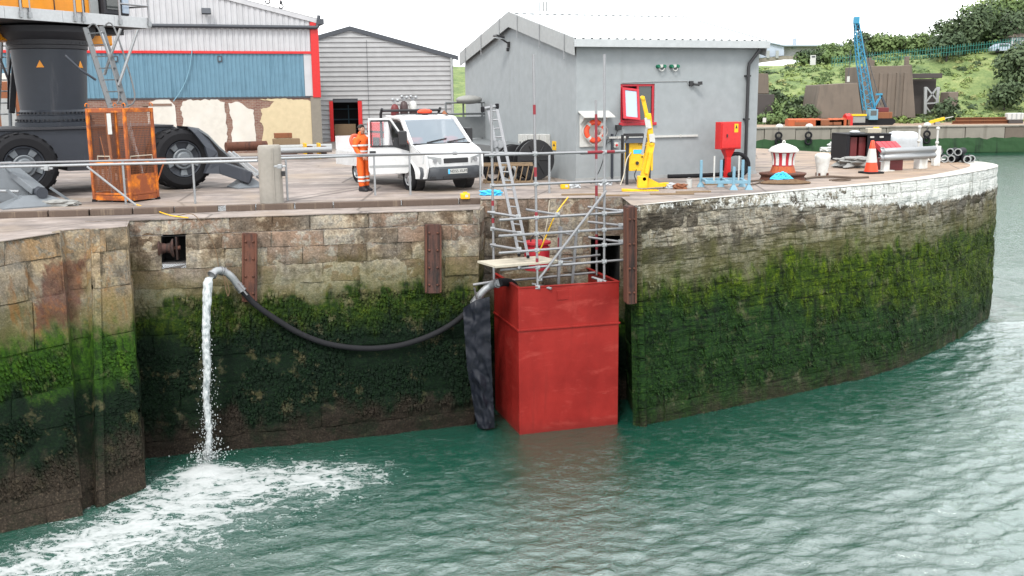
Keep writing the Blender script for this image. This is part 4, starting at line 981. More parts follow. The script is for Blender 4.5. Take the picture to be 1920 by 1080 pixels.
# litter near the yellow davit
lit = random.Random(12)
names = [('paint_tin', 'white paint tin among the litter by the yellow davit foot', 'tin', 'white_plastic'), ('rag', 'blue and white rag on the ground by yellow davit foot', 'rag', 'rope_blue'), ('brick_piece', 'broken brick among the litter by the yellow davit foot', 'brick', 'mesh_rust')]
p = G(1292, 352); th = thing('paint_tin', 'white paint tin standing right of the yellow davit', 'tin', p); m_ = MB(); lathe_at(m_, (0, 0, 0), [(.08, 0), (.08, .2), (.085, .2), (.085, .215), (.07, .215), (0, .21)], 16); m_.build('can', 'white_plastic', th, smooth=40); MB().tube([(.08*math.cos(a_), 0, .2+.07*math.sin(a_)) for a_ in np.linspace(0, math.pi, 9)], .006, 5).build('bail_handle', 'galv', th)
for i, (u, v_, mt, lab, cat) in enumerate(((1257, 353, 'wrap_white', 'crumpled white plastic by the tip of yellow davit leg', 'plastic'), (1275, 354, 'mesh_rust', 'small brown lump between white plastic and paint tin', 'lump'), (1213, 349, 'rope_blue', 'small blue rag under the yellow davit column', 'rag'), (1075, 352, 'wrap_white', 'white crumpled rag on the ground near the building corner', 'rag'), (1135, 347, 'wrap_white', 'pale paper scrap on the ground left of the yellow davit', 'scrap'), (921, 366, 'rope_blue', 'bright blue cloth by the black foot of scaffold', 'cloth'))):
    p = G(u, v_); cloth_lump('litter', lab, cat, p, .16 if i < 5 else .24, .12, .12, mt, 20+i, am=.5)
for i, (u, v_, w_, a_) in enumerate(((1300, 361, .9, .1), (1340, 347, .7, .0), (1090, 366, 1.0, .05), (1260, 365, 1.1, .02), (1150, 368, .8, -.05))):
    p = G(u, v_); th = thing('loose_plank', ['plank lying in front of the blue frame', 'plank lying under the blue frame', 'plank lying near the scaffold foot', 'plank lying before the yellow davit leg', 'short plank at the edge under the davit'][i], 'plank', p, a_)
    MB().box((0, 0, .02), (w_, .12, .04)).build('board', 'timber', th, bevel=.006)
for i, (u, v_) in enumerate(((1059, 354), (872, 373))):
    p = G(u, v_); th = thing('yellow_case', ['small yellow plastic case on the ground beside the building corner', 'small yellow plastic case standing on the kerb near the scaffold'][i], 'case', p, .2, 'yellow plastic cases')
    MB().box((0, 0, .07), (.22, .16, .14)).build('body', 'yellow_paint', th, bevel=.02); MB().box((0, 0, .16), (.10, .03, .03)).build('handle', 'yellow_paint', th); MB().box((.03, -.082, .08), (.07, .006, .06)).build('label_plate', 'white_plastic', th)

# ------------------------------------------------------------------ yellow cabinet in a black frame, yellow davit
p, k = atpx(1196, 347)
gx = thing('yellow_control_cabinet', 'yellow control cabinet in a black frame with lettering under a grey lid', 'cabinet', p+Vector((0, .25, 0)), R(8))
for x in (-.30, .34): 
    for y in (-.05, .5): MB().lim((x-.035, y-.035, 0), (x+.035, y+.035, 1.36)).build('frame_post', 'black_plastic', gx)
for y in (-.05, .5): MB().lim((-.265, y-.035, 1.33), (.305, y+.035, 1.395)).build('frame_rail', 'black_plastic', gx)
MB().lim((-.25, -.08, .38), (.44, .42, 1.16)).build('body', 'yellow_paint', gx, bevel=.012)
m_ = MB(); m_.add([(-.42, -.2, 1.16), (.44, -.2, 1.16), (.44, .5, 1.18), (-.25, .5, 1.18), (-.26, -.05, 1.30), (.42, -.05, 1.30)], [(0, 1, 5, 4), (1, 2, 5), (2, 3, 4, 5), (3, 0, 4), (0, 3, 2, 1)]); m_.build('lid', 'crane_grey', gx)
MB().lim((-.13, -.092, .86), (.10, -.082, .97)).build('blue_plate', 'rope_blue', gx)
MB().lim((.17, -.10, .88), (.29, -.082, 1.06)).build('gauge', 'black_plastic', gx)
for x in (.12, .2, .28): m_ = MB(); lathe_at(m_, (x, -.08, .77), [(.022, 0), (.022, -.03), (0, -.03)], 10, 'Y'); m_.build('knob', 'black_plastic', gx)
m_ = MB(); lathe_at(m_, (-.02, -.085, .60), [(.05, 0), (.04, -.05), (0, -.05)], 12, 'Y'); m_.build('inlet', 'black_plastic', gx)
def text(body, size, mat, parent, loc, rot, ext=.002, name='lettering', align='CENTER'):
    cu = bpy.data.curves.new(name, 'FONT'); cu.body = body; cu.size = size; cu.extrude = ext; cu.align_x = align; cu.align_y = 'CENTER'
    tmp = bpy.data.objects.new(name+'_outline', cu); COL.objects.link(tmp); bpy.context.view_layer.update()
    me = bpy.data.meshes.new_from_object(tmp.evaluated_get(bpy.context.evaluated_depsgraph_get())); bpy.data.objects.remove(tmp)
    me.materials.clear(); me.materials.append(MATS[mat])
    o = bpy.data.objects.new(name, me); COL.objects.link(o); o.parent = parent; o.location = loc; o.rotation_euler = rot; return o
text('TSC 1400', .085, 'black_plastic', gx, (.16, -.084, 1.11), (R(90), 0, 0))
for i, pts in enumerate(([(-.2, -.1, .9), (-.35, -.2, .7), (-.45, -.3, .3), (-.6, -.5, .03)], [(-.05, -.12, .42), (-.12, -.2, .25), (-.05, -.3, .05)])):
    MB().tube(catmull(pts, 6), .016, 6).build('cable', 'board_pale' if i == 0 else 'black_plastic', gx, smooth=60)
p, k = atpx(1208, 358)
dv = thing('yellow_davit', 'yellow folding davit crane with leaning jib standing on splayed floor legs', 'davit crane', p, 0)
Y = p.y; K = Y/CAM_F
def dvp(u, v_, y=0): return ((u-1208)*K, y, (358-v_)*K)
MB().bar(dvp(1166, 358), dvp(1234, 360.5), .22, .12).build('floor_leg', 'yellow_paint', dv, bevel=.01)
MB().bar(dvp(1205, 351, .25), dvp(1258, 350, .7), .16, .09).build('floor_leg', 'yellow_paint', dv, bevel=.01)
m_ = MB(); m_.lim(dvp(1195, 352, -.12), dvp(1213, 330, .14)); m_.build('pedestal', 'yellow_paint', dv, bevel=.01)
m_ = MB(); m_.add([(x, y, z) for y in (-.02, .02) for x, _, z in (dvp(1213, 352), dvp(1248, 350), dvp(1213, 332))], [(0, 1, 2), (5, 4, 3), (0, 3, 4, 1), (1, 4, 5, 2), (2, 5, 3, 0)]); m_.build('gusset', 'yellow_paint', dv)
m_ = MB(); m_.bar(dvp(1206, 340), dvp(1219, 268), .20, .17, (0, 1, 0)); m_.build('lower_arm', 'yellow_paint', dv, bevel=.012)
m_ = MB(); m_.bar(dvp(1220, 275), dvp(1212, 215), .16, .15, (0, 1, 0)); m_.build('upper_arm', 'yellow_paint', dv, bevel=.012)
m_ = MB(); m_.bar(dvp(1212, 225, -.02), dvp(1202, 184, -.02), .10, .09, (0, 1, 0)); m_.build('jib', 'yellow_paint', dv, bevel=.01)
m_ = MB(); m_.bar(dvp(1202, 290, -.14), dvp(1209, 240, -.14), .06, .06, (0, 1, 0)); m_.build('ram', 'galv', dv)
m_ = MB(); m_.bar(dvp(1210, 325, -.14), dvp(1218, 285, -.14), .09, .09, (0, 1, 0)); m_.build('ram', 'yellow_paint', dv, bevel=.01)
m_ = MB(); m_.bar(dvp(1214, 242, -.10), dvp(1210, 222, -.10), .14, .02, (0, 1, 0)); m_.bar(dvp(1221, 268, -.11), dvp(1219, 252, -.11), .14, .02, (0, 1, 0)); m_.build('label_plate', 'white_plastic', dv)
for u, v_ in ((1219, 270), (1213, 222), (1202, 186), (1207, 335)): m_ = MB(); x, y, z = dvp(u, v_); lathe_at(m_, (x, -.12, z), [(0, 0), (.05, 0), (.05, .24), (0, .24)], 12, 'Y'); m_.build('pivot_pin', 'yellow_paint', dv, smooth=40)
# ------------------------------------------------------------------ red caisson
CA = Frame((.14, 22.28, 0), 16.5); CW, CDp, CZ = 2.43, 2.05, -1.76
ca = thing('red_caisson', 'tall red painted open topped steel caisson standing in the water against the quay', 'caisson', (CA.o.x, CA.o.y, WATER_Z-.6), CA.a)
zb = 0; zt = CZ-(WATER_Z-.6); zm = zt-(.97)
for nm, lo, hi in (('front_plate', (0, 0, 0), (CW, .02, zm)), ('front_plate', (0, 0, zm+.01), (CW, .02, zt)), ('side_plate', (0, .021, 0), (.02, CDp, zm)), ('side_plate', (0, .021, zm+.01), (.02, CDp, zt)), ('side_plate', (CW-.02, .021, 0), (CW, CDp, zt)), ('back_plate', (.021, CDp-.02, 0), (CW-.021, CDp, zt-.5))):
    MB().lim(lo, hi).build(nm, 'caisson_red', ca, bevel=.004)
MB().lim((-.03, -.03, zm-.012), (CW+.03, -.001, zm+.03)).build('flange', 'caisson_red', ca, bevel=.006)
MB().lim((-.03, .0, zm-.012), (-.001, CDp, zm+.03)).build('flange', 'caisson_red', ca, bevel=.006)
for lo, hi in (((-.015, -.015, zt), (CW+.015, .07, zt+.022)), ((-.015, .0701, zt), (.07, CDp, zt+.022)), ((CW-.07, .0701, zt), (CW+.015, CDp, zt+.022))): MB().lim(lo, hi).build('top_rim', 'caisson_red', ca, bevel=.004)
MB().lim((.92, -.016, zt-.32), (1.18, -.001, zt-.10)).build('blank_plate', 'caisson_red', ca, bevel=.003)
MB().lim((.0, -.006, 0), (.045, -.0005, zt-.01)).build('corner_strip', 'caisson_red', ca)
MB().lim((-.006, .0, 0), (-.0005, .045, zt-.01)).build('corner_strip', 'caisson_red', ca)
# ------------------------------------------------------------------ scaffolding: tubes in the place's own frame
def yf(u): return 22.42+(u-1003)/130*.62                     # the front lift runs parallel to the caisson face
def F_(u, v, dy=0): return D(u, v, yf(u)+dy)
sc = thing('scaffolding', 'steel tube scaffolding with red banded tubes above the red caisson', 'scaffolding', (1.2, 23.0, -1.8))
TR = .030
def tube(pts, name, r=TR, mat='tube_steel', par=sc): return MB().tube(pts, r, 9).build(name, mat, par, world=True, smooth=40)
def bands(par, p, q, fr):
    p, q = Vector(p), Vector(q)
    for f0, f1 in fr: MB().tube([p.lerp(q, f0), p.lerp(q, f1)], TR+.003, 9).build('red_band', 'tube_mark', par, world=True, smooth=40)
uprights = [((1000, 102), (1008, 546), 0, [(.205, .245), (.465, .505), (.655, .69), (.855, .90)]), ((1133.5, 102), (1133, 523), 0, []), ((921, 196), (926, 524), 1.05, [(.54, .57), (.64, .67)]), ((1117.5, 187), (1119, 516), 1.15, [(.08, .33), (.48, .54), (.76, .85)]), ((1049, 424), (1046, 530), 1.1, [(.2, .42)])]
for (a, b, dy, bd) in uprights:
    p, q = F_(*a, dy), F_(*b, dy); o = tube([p, q], 'upright'); bands(o, p, q, bd)
ledgers = [((936, 412.5), (1173, 397.5), 0), ((935, 442.5), (1172, 428), 0), ((935.5, 474.5), (1172, 456.5), 0), ((938, 506), (1172, 487), 0), ((908, 291), (1172, 283.5), 0), ((922, 348.5), (1163, 338.5), 0),
           ((1045, 487), (1125, 478), 1.1), ((905, 531), (1115, 511), 1.1), ((1088, 287.5), (1168, 285), .4)]
for a, b, dy in ledgers:
    o = tube([F_(*a, dy), F_(*b, dy)], 'ledger')
    if a[1] == 291: bands(o, F_(*a), F_(*b), [(.72, .92)])
trans = [((915, 397.5), (975, 407), 1.05, .15), ((921, 428.5), (977, 437), 1.05, .15), ((920, 459), (974, 468), 1.05, .15), ((987, 393), (1046, 402.5), .9, -.02), ((1103, 388), (1167, 396), 1.1, .06), ((1103, 416), (1168, 423), 1.1, .06), ((1104, 445), (1167, 454), 1.1, .06), ((990, 497), (973, 501.5), .4, -.12)]
for a, b, d0, d1 in trans: tube([F_(*a, d0), F_(*b, d1)], 'transom')
tube([F_(1011, 522, -.07), F_(1137, 357, -.07)], 'diagonal_brace')
tube([F_(998, 532, .25), F_(1034, 541, -.12)], 'clamp_tube'); tube([F_(1110, 520, .25), F_(1137, 528, -.12)], 'clamp_tube')
def clamp(u, v, dy=0):
    p = F_(u, v, dy); m_ = MB(); m_.box(p, (.11, .10, .085)); m_.box(p+Vector((.03, -.05, .0)), (.05, .05, .05)); m_.tube([p+Vector((.03, -.1, 0)), p+Vector((.03, -.02, 0))], .014, 6)
    m_.build('coupler', 'galv', sc, world=True, bevel=.012)
for q in ((1003, 291-3), (1005, 345), (1006, 408), (1006, 438), (1007, 469), (1008, 501), (1133, 285), (1133, 340), (1133, 400), (1133, 430.5), (1133, 459), (1133, 490), (1012, 523), (1124, 527), (1082, 433), (1045, 402), (1008, 538), (1051, 492)): clamp(*q)
for q in ((922, 291, 1.05), (923, 348, 1.05), (924, 399, 1.05), (924, 429, 1.05), (925, 460, 1.05), (972, 406, .12), (974, 437, .12), (973, 467, .12), (1164, 396, .06), (1164, 422, .06), (1164, 453, .06)): clamp(*q)
bp = [F_(895, 489, .55), F_(929, 499, -.15), F_(1050, 488.5, .0), F_(1013, 479.5, .75)]
for i in range(3):
    a, b = i/3, (i+1)/3-.012
    q = [bp[0].lerp(bp[1], a), bp[3].lerp(bp[2], a), bp[3].lerp(bp[2], b), bp[0].lerp(bp[1], b)]
    m_ = MB(); m_.add([tuple(p) for p in q]+[tuple(p-Vector((0, 0, .045))) for p in q], [(0, 1, 2, 3), (7, 6, 5, 4)]+[(k, (k+1) % 4, 4+(k+1) % 4, 4+k) for k in range(4)]); m_.build('deck_board', 'board_pale', sc, world=True)

def ladder(name, label, a0, a1, b0, b1, n, mat='alu', w=.032, group=None):
    """stile a from a0 (foot) to a1 (head), stile b likewise"""
    c = (a0+b0)/2; th = thing(name, label, 'ladder', c)
    for p, q in ((a0, a1), (b0, b1)): MB().bar(p, q, .028, .065, (b0-a0)).build('stile', mat, th, world=True)
    for i in range(n):
        f_ = (i+.6)/n; MB().tube([a0.lerp(a1, f_), b0.lerp(b1, f_)], .017, 8).build('rung', mat, th, world=True, smooth=40)
    return th
la = [F_(973, 478, .45), F_(915, 203, 1.55)]; lb_ = [F_(990, 481, .40), F_(931, 201, 1.5)]
ld = ladder('aluminium_ladder', 'long aluminium ladder leaning up from the scaffold boards past the quay edge', la[0], la[1], lb_[0], lb_[1], 17)
m_ = MB(); m_.tube([F_(905, 204, 1.5), F_(932, 199, 1.5)], .035, 8); m_.build('stabiliser_bar', 'alu', ld, world=True)
for u, v_ in ((905, 205), (932, 199)): MB().box(F_(u, v_, 1.5), (.09, .09, .12)).build('rubber_foot', 'rubber', ld, world=True, bevel=.02)
for u, v_ in ((973, 478), (990, 481)): MB().box(F_(u, v_, .42), (.07, .1, .07)).build('rubber_foot', 'rubber', ld, world=True, bevel=.015)
for u, v_ in ((927, 270), (938, 270)):
    p = F_(u, v_, 1.2); m_ = MB(); lathe_at(m_, p-Vector((0, .05, 0)), [(.05, 0), (.085, 0), (.085, .08), (.05, .08)], 14, 'Y'); m_.build('lock_bracket', 'alu', ld, world=True, smooth=40)
ladder('steel_ladder', 'narrow steel ladder standing inside the red caisson', F_(1047, 533, .9), F_(1052, 425, .9), F_(1073, 531, .9), F_(1081, 432, .9), 4, 'tube_steel')
rope('orange_rope', 'orange yellow rope running from the quay edge down into the caisson', 'rope', [tuple(F_(1065, 370, 1.6)), tuple(F_(1042, 402, .4)), tuple(F_(1025, 440, .5)), tuple(F_(1010, 475, .6))], .016, 'yellow_paint')
rope('pale_rope', 'pale thin rope hanging behind the scaffold beside the orange one', 'rope', [tuple(F_(1030, 376, 1.5)), tuple(F_(1027, 410, 1.2)), tuple(F_(1018, 455, 1.1)), tuple(F_(1012, 490, 1.0))], .010, 'board_pale')
th = thing('red_pump', 'red submersible pump body standing behind the scaffold boards', 'pump', F_(1007, 505, 1.3)); 
m_ = MB(); lathe_at(m_, (0, 0, 0), [(.30, 0), (.30, .55), (.26, .58), (.26, .62), (.33, .62), (.33, .67), (0, .67)], 20); m_.build('casing', 'red_paint', th, smooth=35); MB().tube([(.15*math.cos(a_), 0, .67+.16*math.sin(a_)) for a_ in np.linspace(0, math.pi, 9)], .02, 7).build('lifting_handle', 'black_plastic', th)

# ------------------------------------------------------------------ hose from the caisson to the outfall
def inner_face(u, v, out=.0):
    """where a sight line meets the inner quay wall, moved out from it"""
    best = None
    for k in range(400):
        Y = 19.5+k*.012; p = D(u, v, Y)
        s_ = None
        P0, n = RI.at(0, max(p.z, ZF))
        # plane through the wall at this height
        a, _ = RI.at(2, p.z); b, _ = RI.at(8.5, p.z); t_ = (b-a).normalized(); nn = Vector((t_.y, -t_.x, 0))
        if (p-a).dot(nn) <= .05+out: return p
    return p
hs = thing('outfall_hose', 'black hose sagging along the wall between metal bends at the caisson and the outfall', 'hose', inner_face(650, 650, .3))
hpts = [(455, 546, .30), (480, 572, .26), (518, 599, .22), (560, 624, .2), (605, 642, .2), (655, 651.5, .2), (705, 653, .2), (752, 647, .2), (800, 632, .2), (842, 611, .22), (872, 588, .28), (889, 569, .34)]
hw_ = [inner_face(u, v, o) for u, v, o in hpts]
MB().tube(catmull([tuple(p) for p in hw_], 8), .064, 14).build('rubber_hose', 'rubber', hs, world=True, smooth=60)
be = catmull([tuple(hw_[-1]), tuple(inner_face(898, 556, .40)), tuple(inner_face(909, 543, .45)), tuple(inner_face(922, 535, .5)), tuple(D(936, 530, 22.75))], 6)
MB().tube(be, .085, 14).build('metal_bend', 'galv', hs, world=True, smooth=60)
MB().tube(catmull([be[-1], tuple(D(948, 529, 23.0)), tuple(D(962, 534, 23.2)), tuple(D(968, 548, 23.3))], 5), .098, 14).build('hose_tail', 'rubber', hs, world=True, smooth=60)
lf = catmull([tuple(hw_[0]), tuple(inner_face(445, 533, .32)), tuple(inner_face(433, 518, .42)), tuple(inner_face(419, 509, .5)), tuple(inner_face(406, 508, .62)), tuple(inner_face(397, 516, .72))], 6)
MB().tube(lf, .082, 14).build('metal_bend', 'galv', hs, world=True, smooth=60)
for path, ks, r_ in ((be, (0, 2, 4, 7), .105), (be, (22,), .11), (lf, (1, 3, 5), .10), (lf, (18, 20, 29), .105)):
    for k_ in ks:
        p = Vector(path[k_]); d = (Vector(path[min(k_+1, len(path)-1)])-Vector(path[max(k_-1, 0)])).normalized()
        MB().tube([p-d*.02, p+d*.02], r_, 14).build('clamp_ring', 'alu', hs, world=True, smooth=40)
p = Vector(be[6]); MB().bar(p+Vector((-.05, -.12, -.05)), p+Vector((-.1, -.16, .24)), .05, .02).build('cam_lever', 'alu', hs, world=True)
p = Vector(lf[4]); MB().bar(p+Vector((.0, -.1, .1)), p+Vector((.2, -.12, -.16)), .05, .02).build('cam_lever', 'alu', hs, world=True)
MB().tube(catmull([tuple(Vector(lf[20])+Vector((.06, -.06, -.08))), tuple(Vector(lf[20])+Vector((.10, -.04, -.45))), tuple(Vector(lf[20])+Vector((.13, -.04, -.55))), tuple(Vector(lf[20])+Vector((.16, -.04, -.42))), tuple(Vector(lf[20])+Vector((.10, -.06, -.1)))], 5), .010, 5).build('lashing', 'rope_tan', hs, world=True)
# falling water
t = NT('falling_water'); v_ = t.coord('Object'); n1_ = t.noise(t.coord('Object', (1, 1, .35)), 14, 6, .7)
t.b.inputs['Subsurface Weight'].default_value = .3; t.b.inputs['Subsurface Radius'].default_value = (.05, .05, .05)
t.fin(t.ramp(n1_, [(.36, (.18, .21, .215)), (.52, (.43, .45, .455))]), .25, 0, t.bump(n1_, .6, .03), .5)
out = Vector(lf[-1])+Vector((-.01, -.02, -.04)); jz = out.z-WATER_Z
jet = thing('falling_water', 'white jet of water pouring from the outfall bend down to the dock', 'water jet', (out.x, out.y-.02, WATER_Z))
nv, ns = 150, 16; jr = random.Random(3)
vs = []; fs = []
for j in range(nv+1):
    f_ = j/nv; z = jz*(1-f_); cx = -.02-.10*math.sqrt(f_)+.03*math.sin(f_*17)*f_; cy = -.62*math.sqrt(f_)
    rad = (.088 if f_ < .02 else (.105-.050*f_**.8))*(1+.35*f_*noise.noise((f_*23, 1, 0)))
    for k in range(ns):
        a_ = 2*math.pi*k/ns
        d = rad*max(.35, 1+(.12+.55*f_)*(noise.noise((math.cos(a_)*1.3, math.sin(a_)*1.3, f_*34)))+.35*f_*noise.noise((math.cos(a_)*3, math.sin(a_)*3, f_*80)))
        vs.append((cx+d*math.cos(a_), cy+d*math.sin(a_), z))
for j in range(nv):
    for k in range(ns): fs.append((j*ns+k, j*ns+(k+1) % ns, (j+1)*ns+(k+1) % ns, (j+1)*ns+k))
m_ = MB(); m_.add(vs, fs); m_.build('stream', 'falling_water', jet, smooth=80)
m_ = MB()
for i in range(650):
    f_ = jr.random()**.6; z = jz*(1-f_); s_ = (.03+.12*f_**1.3)
    x = -.02-.10*math.sqrt(f_)+jr.gauss(0, s_)+(.07*f_ if jr.random() < .5 else 0); y = -.62*math.sqrt(f_)+jr.gauss(0, s_*.7)
    r_ = jr.uniform(.004, .012); m_.sphere((x, y, z), r_, 5, 3, (1, 1, jr.uniform(1, 2.6)))
for i in range(380):
    a_ = jr.uniform(0, 6.28); rr_ = abs(jr.gauss(0, .28)); h_ = max(0, jr.gauss(.16, .12))*math.exp(-rr_*1.2)
    m_.sphere((-.14+rr_*math.cos(a_), -.62+rr_*math.sin(a_), .02+h_), jr.uniform(.006, .020), 5, 3)
m_.build('spray_drops', 'falling_water', jet, smooth=80, kind='stuff')
# black sheeting beside the caisson
tp = [[D(868, 578, 22.55), D(890, 566, 22.45), D(918, 556, 22.5)], [D(871, 625, 22.5), D(893, 622, 22.42), D(920, 620, 22.5)], [D(876, 690, 22.55), D(897, 690, 22.42), D(922, 690, 22.55)], [D(886, 750, 22.65), D(905, 750, 22.5), D(925, 750, 22.6)], [D(895, 802, 22.7), D(911, 803, 22.55), D(928, 802, 22.65)]]
def tfn(u, v):
    x = u*2; i = min(int(x), 1); fx = x-i; y = v*4; j = min(int(y), 3); fy = y-j
    p = tp[j][i].lerp(tp[j][i+1], fx).lerp(tp[j+1][i].lerp(tp[j+1][i+1], fx), fy)
    d = .035*noise.noise((u*2.2+.5*v, v*13, 2))+.06*abs(noise.noise((u*2.2-v*3, v*6, 5)))+.012*noise.noise((u*7, v*24, 8))
    return p+Vector((.01*noise.noise((v*20, u, 3)), -d*1.6, 0))
m_ = MB(); m_.grid(tfn, 26, 110); m_.grid(lambda u, v: tfn(u, v)+Vector((0, .16*math.sin(math.pi*u)+.01, 0)), 8, 40)
tarp = obj1(m_, 'black_sheeting', 'tarp_black', 'creased black plastic sheeting hanging from the hose bend left of the red caisson', 'sheeting', smooth=80)
tp_ = tuple(inner_face(866, 534, .1)); tube_o = MB().tube([D(887, 534, 22.9), D(925, 528, 23.0)], .03, 8); obj1(tube_o, 'scaffold_tube', 'tube_steel', 'single scaffold tube lying from the wall to the caisson corner', 'tube', smooth=40)

# ------------------------------------------------------------------ fenders, roller, ladder recess
def fender(name, label, u0, u1, v0, v1, face, mat, depth=.2):
    a = face((u0+u1)/2, v0); b = face((u0+u1)/2, v1); w = (u1-u0)/CAM_F*a.y*1.0
    th = thing(name, label, 'fender', b, 0, 'rusty fenders on the dock wall')
    ax = (a-b); h = ax.length; z_ = ax.normalized(); x_ = Vector((.98, .18, 0)); x_ = (x_-z_*x_.dot(z_)).normalized(); y_ = z_.cross(x_)
    M_ = Matrix((x_, y_, z_)).transposed().to_4x4()
    mb = MB(); mb.lim((-w/2, -depth*.55, 0), (w/2, .12, h)); mb.v = [tuple(M_ @ Vector(p)) for p in mb.v]; mb.build('timber', 'fender_wood', th, bevel=.02)
    mb = MB(); n = 18
    mb.grid(lambda u, v: (-w/2*.96+w*.94*u, -depth*.55-.012-.02*abs(noise.noise((u*4, v*9, u0))), h*v*.99), 5, n); mb.v = [tuple(M_ @ Vector(p)) for p in mb.v]; mb.build('rubbing_face', mat, th, smooth=30)
    for s_ in (-1, 1):
        mb = MB(); mb.lim((s_*w*.44-.02, -depth*.55-.05, .02), (s_*w*.44+.02, .1, h*.985)); mb.v = [tuple(M_ @ Vector(p)) for p in mb.v]; mb.build('edge_plate', 'rust_steel', th, bevel=.008)
    for k in range(4):
        for s_ in (-.25, .25):
            mb = MB(); p = M_ @ Vector((s_*w, -depth*.55-.03, h*(.12+.25*k))); mb.sphere(p, .028, 8, 6); mb.build('bolt', 'rust_steel', th, smooth=60)
iw = lambda u, v: inner_face(u, v, .06)
fender('rusty_fender', 'rust brown vertical fender on the wall beside the outfall bend', 455, 482, 437, 566, iw, 'rust_steel')
fender('rusty_fender', 'rust brown vertical fender on wall midway above the sagging hose', 796, 827, 420, 549, iw, 'fender_wood')
rwf = lambda u, v: D(u, v, 22.66+(v-385)*.0004)
fender('rusty_fender', 'dark brown vertical fender at the corner right of the scaffolding', 1171, 1189, 385, 567, rwf, 'fender_wood', .3)
q = inner_face(308, 467, .0)
ro = thing('fairlead_roller', 'rusty roller sheave set in a dark hole high in the dock wall', 'roller', q+Vector((0, .15, -.26)), R(11))
m_ = MB(); lathe_at(m_, (-.16, -.02, .26), [(.05, 0), (.20, .0), (.21, .03), (.12, .08), (.10, .16), (.12, .24), (.21, .29), (.20, .32), (.05, .32)], 20, 'X'); m_.build('sheave', 'fender_wood', ro, smooth=40)
m_ = MB(); lathe_at(m_, (-.30, -.02, .26), [(.045, 0), (.045, .60), (0, .60)], 12, 'X'); m_.build('axle', 'rust_steel', ro, smooth=40)
for x in (-.24, .22): MB().lim((x-.02, -.08, 0), (x+.02, .3, .50)).build('cheek_plate', 'fender_wood', ro)

# ------------------------------------------------------------------ handrail along the edge and the concrete post
rl = thing('quay_handrail', 'galvanised tube handrail with two close top rails along the quay edge', 'railing', (-5, 23.6, -.13))
LZ = -.13
posts = [(212, 387, 297), (237, 393, 299), (367, 392, 302), (540, 386, 298), (704, 376, 292), (770, 375, 291), (901, 366, 285)]
tops = []
for (u, v_, vt) in posts:
    p = G(u, v_, LZ); tp2 = D(u-3, vt, p.y); tops.append(tp2)
    MB().tube([p, (p.x, p.y, tp2.z)], .027, 9).build('post', 'galv', rl, world=True, smooth=40)
    MB().lim((p.x-.07, p.y-.07, LZ), (p.x+.07, p.y+.07, LZ+.015)).build('foot_plate', 'galv', rl, world=True)
    MB().tube([(p.x, p.y, LZ+.012), (p.x, p.y, LZ+.10)], .04, 9).build('socket', 'galv', rl, world=True, smooth=40)
ra = [D(0, 312, 24.4), D(483, 298, 23.35)]; rb_ = [D(0, 308-1.5, 24.5), D(483, 295.5, 23.45)]
ra = [D(0, 313, 24.4), D(483, 301.5, 23.35)]
rail1 = MB().tube(ra, .033, 9).build('top_rail', 'galv', rl, world=True, smooth=40); rail2 = MB().tube([D(0, 306, 24.45), D(483, 295.5, 23.42)], .027, 9).build('top_rail', 'tube_steel', rl, world=True, smooth=40)
MB().tube([D(527, 297, 23.4), D(705, 291, 24.3), D(770, 289.5, 24.6), D(905, 285.5, 25.2)], .030, 9).build('top_rail', 'galv', rl, world=True, smooth=40)
MB().tube([D(527, 292, 23.5), D(640, 290, 24.0), D(905, 287, 24.9)], .022, 9).build('top_rail', 'tube_steel', rl, world=True, smooth=40)
MB().tube([D(905, 286, 25.1), D(1030, 289, 25.6), D(1030, 291, 25.6)], .03, 9).build('top_rail', 'galv', rl, world=True, smooth=40)
p = G(1030, 362, 0); MB().tube([p, D(1030, 289, p.y)], .03, 9).build('post', 'galv', rl, world=True, smooth=40)
MB().tube([D(163, 312, 24.0), G(268, 395, LZ)], .026, 9).build('brace', 'galv', rl, world=True, smooth=40)
for u, v_ in ((88, 316), (853, 287), (525, 312)):
    p = D(u, v_, 24.0 if u < 800 else 24.9); m_ = MB(); m_.bar(p-Vector((.14, 0, 0)), p+Vector((.14, 0, 0)), .05, .045); m_.box(p, (.10, .12, .10)); m_.build('coupler', 'galv', rl, world=True, bevel=.01)
paint('post_concrete', (.36, .33, .295), (.28, .258, .228), (.20, .18, .155), rough=.8, scale=2.5, streak=6, sa=.35, bump=.2)
pl, pr2 = G(490, 391, LZ), G(531, 390, LZ); wp = (pr2-pl).length
po = thing('concrete_post', 'thick pale rounded concrete post standing in the line of the handrail', 'post', (pl+pr2)/2, R(8))
hp_ = (390-272)*pl.y/CAM_F
prof2 = []
for i in range(25):
    a_ = math.pi+math.pi*i/24; rr_ = wp/2*(1+.05*math.cos(2*a_)); prof2.append((rr_*math.cos(a_), rr_*.9*math.sin(a_)))
prof2 += [(wp/2, .10), (wp*.3, .16), (-wp*.3, .16), (-wp/2, .10)]
vs = []; n = len(prof2); lv = [0, .2, .5, .8, .93, .975, 1.0]
for f_ in lv:
    s_ = 1 if f_ < .95 else (.985 if f_ < .99 else .9)
    vs += [(x*s_*(1.05-.05*f_), y*s_, hp_*f_*(1 if x > -.1 else 1)+(.02*x if f_ > .9 else 0)) for x, y in prof2]
fs = [(j*n+i, j*n+(i+1) % n, (j+1)*n+(i+1) % n, (j+1)*n+i) for j in range(len(lv)-1) for i in range(n)]+[tuple((len(lv)-1)*n+i for i in range(n))]
m_ = MB(); m_.add(vs, fs); m_.build('shaft', 'post_concrete', po, smooth=40)
m_ = MB(); m_.lim((wp*.16, -wp*.445, .02), (wp*.20, -wp*.40, hp_*.96)); m_.build('seam', 'post_concrete', po)
MB().box((-wp/2-.06, -.05, hp_*.55), (.10, .08, .05)).build('rail_bracket', 'galv', po); MB().box((wp/2+.05, -.05, hp_*.55), (.08, .08, .12)).build('rail_bracket', 'black_plastic', po)
